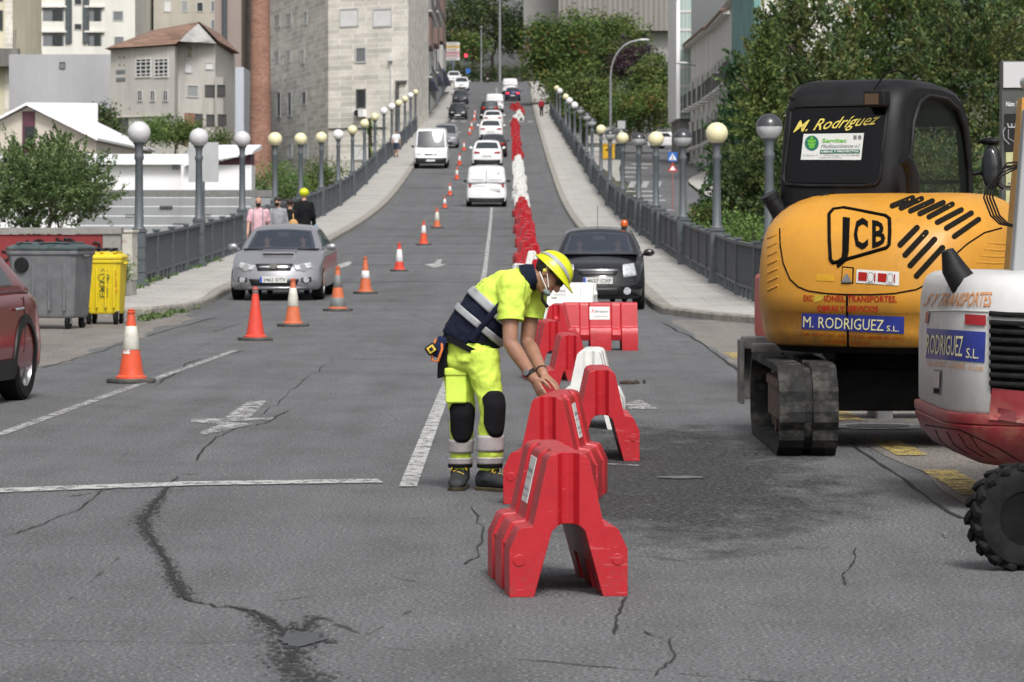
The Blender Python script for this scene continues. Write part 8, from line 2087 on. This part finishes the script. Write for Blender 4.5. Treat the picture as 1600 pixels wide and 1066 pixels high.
tx = MB(); put_text(tx, 'VIVER', 0, .055, 0, .016, lambda u, v: hipR + V((-.055 + u, -.134, .02 + v))); tx.build('lettering', M_blackcloth, tro)
# shirt: bent torso with short sleeves, navy below, lime above; tape bands
A0, A1 = wp(722, 548), wp(832, 428); ax = (A1 - A0).normalized(); AL = (A1 - A0).length
sm_ = MB()
tor = [(wp(727, 540), .165, .155), (wp(738, 522), .175, .165), (wp(752, 505), .18, .18), (wp(768, 486), .18, .195), (wp(787, 466), .165, .20), (wp(803, 450), .135, .195), (wp(815, 441), .10, .15), (wp(824, 436), .072, .08)]
sm_.tube([p for p, a, b in tor], [(b, a) for p, a, b in tor], 26, up=(-.7, 0, .7))
for a, b, f in ((shR, elR, .60), (shL, elL, .56)):
    sm_.tube([a.lerp(wp(800, 448), .35), a, a.lerp(b, f * .5), a.lerp(b, f)], [.085, .088, .082, .080], 20); sm_.ball(a, .088, 16)
q = NT('hivis_shirt_cloth', .85); c = q.tc.outputs['Object']; t_ = q.dot(c, tuple(ax), -ax.dot(A0))
t_ = q.math('ADD', t_, q.math('MULTIPLY', q.math('SUBTRACT', q.noise(c, 5, 2), .5), .012))
q.color(q.ramp(q.math('DIVIDE', t_, AL), [(0, (.006, .009, .022)), (.47, (.58, .76, .10))], 'CONSTANT')); q.bump(q.noise(q.map(c, (1, 1, .6), rot=(0, .7, 0)), 8, 5), .8, .02); q.b.inputs['Specular IOR Level'].default_value = .2
shirt = blob('shirt', sm_, q.m, WK, .009, 4, .034, .10)
def torpt(t):
    n = len(tor) - 1; i = min(n - 1, int(t * n)); f = t * n - i; a, b = tor[i], tor[i + 1]; return a[0].lerp(b[0], f), a[1] + (b[1] - a[1]) * f, a[2] + (b[2] - a[2]) * f
def torband(t0, t1, m, name, a0, a1, out=.012):
    mb = MB(); vs = []; nt, na = 4, 40
    p0, p1 = torpt(max(0, t0 - .05))[0], torpt(min(1, t1 + .05))[0]; d = (p1 - p0).normalized(); up = V((-.7, 0, .7)); up = (up - d * up.dot(d)).normalized(); w = d.cross(up)
    for i in range(nt + 1):
        p, ri, rd = torpt(t0 + (t1 - t0) * i / nt)
        for k in range(na + 1): a = a0 + (a1 - a0) * k / na; vs.append(p + w * math.cos(a) * (rd + out) + up * math.sin(a) * (ri + out))
    mb.add(vs, [(i * (na + 1) + k, i * (na + 1) + k + 1, (i + 1) * (na + 1) + k + 1, (i + 1) * (na + 1) + k) for i in range(nt) for k in range(na)])
    o = mb.build(name, m, shirt, smooth=180); s_ = o.modifiers.new('t', 'SOLIDIFY'); s_.thickness = .02; s_.offset = -1; return o
ring_ = (0.0, 6.2832)
torband(.405, .485, M_reflband, 'reflective_band', *ring_); torband(.225, .295, M_reflband, 'reflective_band', *ring_)
# dark diagonal side seam strip facing the viewer
p0, p1 = torpt(.06), torpt(.50); sd_ = MB(); yoff = lambda tp: V((0, -tp[2] - .022, 0)); P_ = [torpt(.05 + .45 * i / 6) for i in range(7)]
sd_.tube([a[0] + V((.025, -a[2] - .008, .01)) for a in P_], [(.022, .012)] * 7, 8, up=(0, -1, 0)); sd_.build('side_strip', M_navy, shirt, smooth=60)
cl_ = MB(); nb = [wp(818, 437), wp(829, 433), wp(838, 431)]; cl_.tube(nb, [(.100, .094), (.092, .084), (.080, .072)], 22, up=(-.7, 0, .7)); cl_.build('collar', M_navy, shirt, smooth=60)
for a, b, f in ((shR, elR, .60), (shL, elL, .56)):
    m_ = MB(); e0, e1 = a.lerp(b, f - .05), a.lerp(b, f + .01); m_.tube([e0, e1], [.083, .082], 22, cap=False); m_.build('sleeve_hem', M_limecloth, shirt, smooth=180)
tx = MB(); bd = ax; bt = V((0, -1, 0)); f_ = lambda u, v: wp(752, 452, -.12) + V((.70, 0, .72)) * u + V((.25, -.85, -.2)) * (-v) + V((-.02, -.02, .012)); put_text(tx, 'CESPA', -.03, .05, 0, .03, f_); tx.build('lettering', M_blackcloth, shirt)
bl_ = MB(); bl_.tube([wp(727, 546), wp(731, 538)], [(.168, .158), (.172, .162)], 26, up=(1, 0, 0)); belt = bl_.build('belt', M_blackcloth, WK, smooth=60)
# tape measure pouch
pc_ = wp(682, 545, -.06); pm = MB(); pm.tube([pc_ + V((.03, -.02, .06)), pc_ + V((.035, -.05, .0)), pc_ + V((.01, -.05, -.075)), pc_ + V((-.025, -.04, -.07)), pc_ + V((-.03, -.03, 0)), pc_ + V((.0, -.02, .06))], .008, 8); pm.build('orange_loop', mat('orange_webbing', (.6, .16, .03), .7), belt, smooth=60)
pm = MB(); pm.box(pc_ + V((.02, .0, .01)), (.06, .08, .13), 0, Matrix.Rotation(R(18), 3, 'Y')); pm.build('pouch', cloth('blue_pouch', (.012, .02, .06)), belt, bevel=.012)
pm = MB(); pm.box(pc_ + V((-.03, -.055, .0)), (.07, .04, .062), 0, Matrix.Rotation(R(-35), 3, 'Y')); tmz = pm.build('tape_measure', M_black, belt, bevel=.012); pm = MB(); pm.box(pc_ + V((-.03, -.078, .0)), (.046, .006, .042), 0, Matrix.Rotation(R(-35), 3, 'Y')); pm.build('yellow_face', mat('yellow_plastic', (.62, .46, .05), .4), tmz, bevel=.003); pm = MB(); pm.box(pc_ + V((-.03, -.083, .0)), (.022, .006, .02), 0, Matrix.Rotation(R(-35), 3, 'Y')); pm.build('dark_mark', M_black, tmz)
# boots
M_boot = mat('dark_grey_boot', (.016, .018, .02), .75, var=.3, scale=25); M_lace = mat('yellow_laces', (.50, .33, .02), .7)
for a, d_ in ((anR, V((-.12, -1, 0))), (anL, V((.75, -.6, 0)))):
    b_ = MB(); shoe(b_, a, d_, .30, .052, .012, .115); b_.tube([V((a.x, a.y, .06)), V((a.x, a.y, .15))], [.062, .058], 16); bo_ = blob('boot', b_, M_boot, WK, .007, 3)
    so2 = MB(); d2 = d_.normalized(); s2 = V((-d2.y, d2.x, 0)); pl_ = []
    for t, w_ in ((-.31, .6), (-.26, .95), (0, .98), (.3, 1.12), (.52, 1.14), (.65, .9), (.72, .4)): pl_.append((t, w_))
    poly = [V((a.x, a.y, 0)) + d2 * t * .30 + s2 * .049 * w_ for t, w_ in pl_] + [V((a.x, a.y, 0)) + d2 * t * .30 - s2 * .049 * w_ for t, w_ in pl_[::-1]]
    so2.prism([(p.x, p.y) for p in poly], 0.0, .022); so2.build('sole', mat('yellow_black_sole', (.035, .026, .01), .8, var=.8, scale=14), bo_, bevel=.004)
    for k in range(5):
        t = .10 + .075 * k; z = .125 - .016 * k; c = V((a.x, a.y, z)) + d2 * t * .30; m_ = MB(); sg_ = 1 if k % 2 else -1; m_.tube([c - s2 * .034 + d2 * .008 * sg_, c + V((0, 0, .014)), c + s2 * .034 - d2 * .008 * sg_], .0045, 6); m_.build('lace', M_lace, bo_)
    for sg_ in (-1, 1): m_ = MB(); c = V((a.x, a.y, .135)) + d2 * .06; m_.tube([c, c + s2 * .03 * sg_ + V((0, 0, .018)), c + s2 * .05 * sg_ - V((0, 0, .02))], .0045, 6); m_.build('lace', M_lace, bo_)
# head: hair, helmet, mask, glasses
hm_ = MB(); hm_.ball(at_h(0, -.022, .036), (.080, .092, .088), 20, 0, BH_); hair = hm_.build('hair', M_darkhair, WK, smooth=180)
hu = uw.normalized(); hf = (fw - hu * fw.dot(hu)).normalized(); hsd = hf.cross(hu); HB = Matrix((hsd, hf, hu)).transposed(); HC = at_h(0, .0, .040)
sh_ = MB(); rings = []; nh = 28
for k in range(9):
    e = R(90 * k / 8.0); rr = math.cos(e); rings.append([HC + HB @ V((.108 * rr * math.cos(a), .132 * rr * math.sin(a), .112 * math.sin(e))) for a in [6.2832 * i / nh for i in range(nh)]] if k < 8 else [HC + HB @ V((.004 * math.cos(a), .004 * math.sin(a), .112)) for a in [6.2832 * i / nh for i in range(nh)]])
def brim(a, o): pk_ = max(0, math.sin(a)) ** 3; return HC + HB @ V(((.108 + .014 * o) * math.cos(a), (.132 + .014 * o + .042 * pk_ * o) * math.sin(a), -.006 * o - .012 * pk_ * o))
rings = [[brim(6.2832 * i / nh, 1) - hu * .006 for i in range(nh)], [brim(6.2832 * i / nh, 1) for i in range(nh)], [brim(6.2832 * i / nh, .1) + hu * .004 for i in range(nh)]] + rings[1:]
sh_.loft(rings); hel = sh_.build('helmet', M_helmet, WK, smooth=55)
def helpt(al, be, o=.004): x = math.sin(be); return HC + HB @ V(((.108 + o) * x * math.cos(al) , (.132 + o) * math.sin(al), (.112 + o) * math.cos(al) * math.cos(be)))
def helband(al0, al1, be0, be1, m, name, o=.004):
    mb = MB(); vs = []; n1, n2 = 16, 4
    for i in range(n1 + 1):
        for k in range(n2 + 1): vs.append(helpt(al0 + (al1 - al0) * i / n1, be0 + (be1 - be0) * k / n2, o))
    mb.add(vs, [(i * (n2 + 1) + k, i * (n2 + 1) + k + 1, (i + 1) * (n2 + 1) + k + 1, (i + 1) * (n2 + 1) + k) for i in range(n1) for k in range(n2)]); return mb.build(name, m, hel, smooth=180)
sgn = 1 if hsd.y < 0 else -1
helband(-1.30, 1.40, sgn * .98, sgn * 1.20, M_reflband, 'reflective_band'); helband(.15, .65, sgn * -.12, sgn * .16, mat('vent_grey', (.12, .13, .10), .6), 'vent_patch')
m_ = MB(); m_.ball(at_h(sgn * .084, -.012, -.002), .014, 10); m_.build('ear_plug', mat('yellow_foam', (.62, .55, .1), .8), WK)
for z0, z1_ in ((.03, -.055), (-.03, -.07)): m_ = MB(); m_.tube([at_h(sgn * .080, -.03, z0), at_h(sgn * .078, .02, (z0 + z1_) / 2), at_h(sgn * .056, .072, z1_)], .0032, 6); m_.build('mask_strap', M_white, WK)
m_ = MB(); m_.ball(at_h(0, .072, -.082), (.040, .030, .022), 14, 0, BH_); m_.build('face_mask', M_mask, WK, smooth=180)
gl_ = MB(); gl_.tube([at_h(sgn * .078, -.0, .018), at_h(sgn * .066, .07, .016)], .004, 6)
for x in (-1, 1): gl_.ball(at_h(x * .034, .090, .012), (.030, .012, .022), 12, 0, BH_)
gl_.build('glasses', M_black, WK, smooth=180)
for x in (-1, 1): m_ = MB(); m_.ball(at_h(x * .032, .082, .01), .012, 10); m_.build('eye', M_eye, WK)
m_ = MB(); e = at_h(sgn * .03, .06, -.10); m_.tube([e, e + V((.0, -.01, -.05)), V((wp(856, 480).x, e.y - .01, wp(856, 480).z))], [.004, .010, .011], 8); m_.build('helmet_strap', M_blackcloth, hel)
# watch and bracelet
dR = (elR - wrR).normalized(); m_ = MB(); m_.tube([wrR + dR * .03, wrR + dR * .056], [.036, .037], 18, cap=False); wa = m_.build('wrist_watch', M_black, WK, smooth=60); m_ = MB(); c = wrR + dR * .044 + V((-.022, -.030, .004)); m_.lathe([(0, -.005), (.019, -.005), (.020, .004), (0, .006)], 16, c, 0, V((-.55, -.8, .1)).to_track_quat('Z', 'Y').to_matrix()); m_.build('watch_face', M_metal, wa)
dL = (elL - wrL).normalized(); m_ = MB(); m_.tube([wrL + dL * .035, wrL + dL * .048], [.0345, .035], 18, cap=False); m_.build('bracelet', M_black, WK, smooth=60)
# ---- walkers and passengers
def walker(x, y, z, h, face, label, top, bottom, hairm=M_darkhair, shoes=M_blackcloth, sleeve='long', stride=.18, mask=False, cap=None, shorts=False, bald=False, group=None, seated=False, extra=None, vox=.013, slim=1.0):
    root = empty('person', (x, y, z), face, label, 'person', group); k = h / 1.75; J = lambda a, b, c: V((a, b, c)) * k; w = slim
    if seated: hip, sh, hd = .08, .58, .80
    else: hip, sh, hd = .92, 1.42, 1.63
    sk = MB(); at2, B2 = head_shape(sk, J(0, -.02, hd), V((0, -1, 0)), V((0, 0, 1)), k)
    tp = [J(0, 0, hip), J(0, .0, hip + .2), J(0, .01, sh - .12), J(0, .01, sh), J(0, 0, sh + .08), J(0, -.01, hd - .08)]
    sk.tube(tp, [(.14 * k * w, .1 * k), (.13 * k * w, .1 * k), (.16 * k * w, .1 * k), (.13 * k * w, .08 * k), (.055 * k, .055 * k), (.05 * k, .05 * k)], 14, up=(0, 1, 0))
    arms = []; legs = []
    for s in (-1, 1):
        sw = s * stride
        a = J(s * .18 * w, .01, sh - .01)
        if seated: el, wr = J(s * .24, -.12, sh - .25), J(s * .12, -.36, sh - .16)
        else: el, wr = J(s * .235 * w, .03 + sw * .3, sh - .29), J(s * .245 * w, -.05 + sw * .6, sh - .53)
        limb(sk, [a, el, wr], [.05 * k, .042 * k, .03 * k]); hand_shape(sk, wr, (wr - el), V((s, 0, 0)), V((0, -1, 0)), .3, k); arms.append((a, el, wr))
        hp = J(s * .085, 0, hip)
        if seated: kn, an = J(s * .12, -.42, hip + .06), J(s * .11, -.5, hip - .36)
        else: kn, an = J(s * .095, -.03 - sw * .45, .49), J(s * .09, .02 - sw, .09 + (.04 if s > 0 else 0))
        limb(sk, [hp, kn, an], [.078 * k, .055 * k, .04 * k]); legs.append((hp, kn, an))
        if not seated: shoe(sk, an, (0, -1, 0), .23 * k, .036 * k, an.z - .075 * k, .07 * k)
    blob('body', sk, M_skin, root, vox, 3)
    tb = MB(); tb.tube([p for p in tp[:4]] + [tp[4]], [(.175 * k * w, .135 * k), (.17 * k * w, .13 * k), (.19 * k * w, .13 * k), (.165 * k * w, .105 * k), (.075 * k, .075 * k)], 18, up=(0, 1, 0))
    for a, el, wr in arms: limb(tb, [a, el, el.lerp(wr, .9)] if sleeve == 'long' else [a, a.lerp(el, .75)], [.068 * k, .058 * k, .046 * k] if sleeve == 'long' else [.072 * k, .068 * k], 12)
    blob('shirt' if sleeve == 'short' else 'jumper', tb, top, root, vox * 1.3, 4, .02, .12)
    lb = MB(); lb.tube([J(0, 0, hip - .06), J(0, 0, hip + .1)], [(.165 * k * w, .13 * k), (.155 * k * w, .12 * k)], 16, up=(0, 1, 0))
    for hp, kn, an in legs: limb(lb, [hp, kn, kn.lerp(an, .95)] if not shorts else [hp, hp.lerp(kn, .8)], [.095 * k, .075 * k, .062 * k] if not shorts else [.098 * k, .09 * k], 12)
    blob('trousers' if not shorts else 'shorts', lb, bottom, root, vox * 1.3, 4, .015, .12)
    if not seated:
        for hp, kn, an in legs: s_ = MB(); shoe(s_, an, (0, -1, 0), .27 * k, .045 * k, an.z - .09 * k, .10 * k); s_.build('shoe', shoes, root, smooth=60)
    if not bald: hmb = MB(); hmb.ball(at2(0, -.016, .05), (.090 * k, .102 * k, .090 * k), 14, 0, B2); hmb.build('hair', hairm, root, smooth=180)
    if cap: cmb = MB(); cmb.ball(at2(0, -.0, .055), (.115 * k, .13 * k, .105 * k), 16, 0, B2); cmb.ball(at2(0, .06, .03), (.10 * k, .11 * k, .018 * k), 16, 0, B2); cmb.build('helmet', cap, root, smooth=180)
    if mask: mmb = MB(); mmb.ball(at2(0, .066, -.055), (.056 * k, .052 * k, .052 * k), 12, 0, B2); mmb.build('face_mask', M_blackcloth, root, smooth=180)
    for s in (-1, 1): e = MB(); e.ball(at2(s * .03, .082, .012), .010 * k, 6); e.build('eye', M_eye, root)
    return root, J, at2
SW_ = lambda Y: g(Y) + .13
M_pink = cloth('pink_shirt_cloth', (.58, .36, .40)); M_hood = cloth('grey_hoodie_cloth', (.26, .26, .28)); M_jean = cloth('dark_blue_trousers', (.03, .04, .07)); M_whitecloth = cloth('white_shirt_cloth', (.66, .66, .68)); M_redcloth = cloth('red_jumper_cloth', (.24, .02, .03)); M_beige = cloth('beige_trousers', (.3, .26, .2))
PED = 'people on the pavement behind the silver saloon'
def ped(px, Y): return (px - 800) / FPX * Y, Y, SW_(Y)
w1, J, a2 = walker(*ped(404, 77), 1.73, 0, 'balding man in pink shirt and black mask walking towards the silver car', M_pink, M_beige, sleeve='short', mask=True, bald=True, group=PED, slim=1.0)
for s in (-1, 1): m_ = MB(); m_.tube([J(s * .11, -.10, 1.0), J(s * .115, -.135, 1.28), J(s * .10, -.06, 1.47), J(s * .11, .10, 1.35)], .012, 6); m_.build('rucksack_strap', M_hood, w1)
walker(*ped(434, 78.5), 1.72, R(-12), 'young man in grey hoodie and black mask beside the pink shirt', M_hood, M_jean, mask=True, group=PED, slim=.86)
w3, J, a2 = walker(*ped(453, 79.5), 1.64, R(180), 'woman in black with a tan rucksack walking away up the pavement', M_blackcloth, M_blackcloth, sleeve='short', group=PED, slim=.72)
m_ = MB(); m_.ball(J(-.10, .2, 1.08), (.13, .09, .17), 14); m_.ball(J(-.10, .27, 1.0), (.09, .05, .09), 12); rk = m_.build('rucksack', mat('tan_leather', (.42, .24, .09), .6, var=.15, scale=9), w3, smooth=180); m_ = MB(); m_.tube([J(-.10, .14, 1.22), J(-.08, .05, 1.46), J(-.06, -.1, 1.4)], .014, 6); m_.build('strap', mat('tan_leather', (.42, .24, .09)), rk)
m_ = MB(); m_.ball(a2(0, -.09, .06), .05, 10); m_.build('hair_bun', M_darkhair, w3)
w4, J, a2 = walker(*ped(475, 81.5), 1.86, R(180), 'tall man in black with a lime safety helmet walking away', M_blackcloth, M_blackcloth, cap=M_helmet, group=PED, slim=.92)
m_ = MB(); m_.tube([J(-.27, -.02, .80), J(-.27, -.02, .95)], .035, 10); m_.build('water_bottle', mat('clear_blue_plastic', (.2, .35, .5), .2), w4, smooth=60)
v = gpt(618, 246, .13); walker((619 - 800) / FPX * v.y, v.y, SW_(v.y), 1.72, 0, 'man in white shirt and dark shorts walking down beside the railing', M_whitecloth, M_jean, sleeve='short', shorts=True, vox=.018)
v = gpt(846, 182, .13); walker((846 - 800) / FPX * v.y, v.y, SW_(v.y), 1.7, R(180), 'distant person in dark red walking up the far pavement', M_redcloth, M_blackcloth, vox=.022)
v = gpt(666, 160, .13); walker((664 - 800) / FPX * v.y, v.y, SW_(v.y), 1.7, 0, 'distant person by the shop fronts under the awnings', M_redcloth, M_blackcloth, vox=.022)
# motor scooter with rider behind the minibus
v = gpt(762, 130); SCY = v.y; sx_ = (762 - 800) / FPX * SCY
ms = empty('motor_scooter', (sx_, SCY, g(SCY)), R(180), 'dark motor scooter with top box behind the minibus', 'scooter')
for y in (-.62, .62): lug_wheel(ms, (0, y, .28), .28, .11, 'X')
m_ = MB(); m_.loft([[(-.12, -.5, .35), (.12, -.5, .35), (.12, -.5, .6), (-.12, -.5, .6)], [(-.14, 0, .3), (.14, 0, .3), (.14, 0, .42), (-.14, 0, .42)], [(-.16, .5, .4), (.16, .5, .4), (.16, .5, .78), (-.16, .5, .78)]]); m_.loft([[(-.2, -.62, .5), (.2, -.62, .5), (.2, -.56, .5), (-.2, -.56, .5)], [(-.16, -.45, 1.05), (.16, -.45, 1.05), (.16, -.4, 1.05), (-.16, -.4, 1.05)]]); m_.build('body', P_dark, ms, bevel=.03)
m_ = MB(); m_.tube([(-.34, -.38, 1.05), (0, -.42, 1.08), (.34, -.38, 1.05)], .02, 8); m_.build('handlebar', M_black, ms); m_ = MB(); m_.box((0, .66, .98), (.4, .36, .32)); m_.build('top_box', M_black, ms, bevel=.04); m_ = MB(); m_.box((0, .74, .72), (.2, .03, .08)); m_.build('tail_light', M_tail, ms); m_ = MB(); m_.box((0, .72, .55), (.2, .02, .15)); m_.build('number_plate', M_plate, ms)
rd, J, a2 = walker(sx_, SCY - .05, g(SCY) + .72, 1.75, R(180), 'rider in black with dark helmet seated on the scooter', M_blackcloth, M_blackcloth, seated=True, cap=M_black, vox=.022)
def seat_in(car_root, lx, ly, lz, label, top, k=1.7):
    p = car_root.matrix_basis @ V((lx, ly, lz)); r, *_ = walker(p.x, p.y, p.z, k, car_root.rotation_euler.z, label, top, M_jean, seated=True, vox=.016, sleeve='long'); return r
seat_in(SUBARU, -.36, -.12, .36, 'passenger behind the windscreen of the silver saloon', M_hood); seat_in(SUBARU, .36, -.12, .36, 'driver behind the windscreen of the silver saloon', M_jean)
seat_in(CIT, -.36, -.02, .40, 'passenger in red inside the black hatchback', M_redcloth); seat_in(CIT, .36, -.02, .40, 'driver in lime clothing inside the black hatchback', M_limecloth)
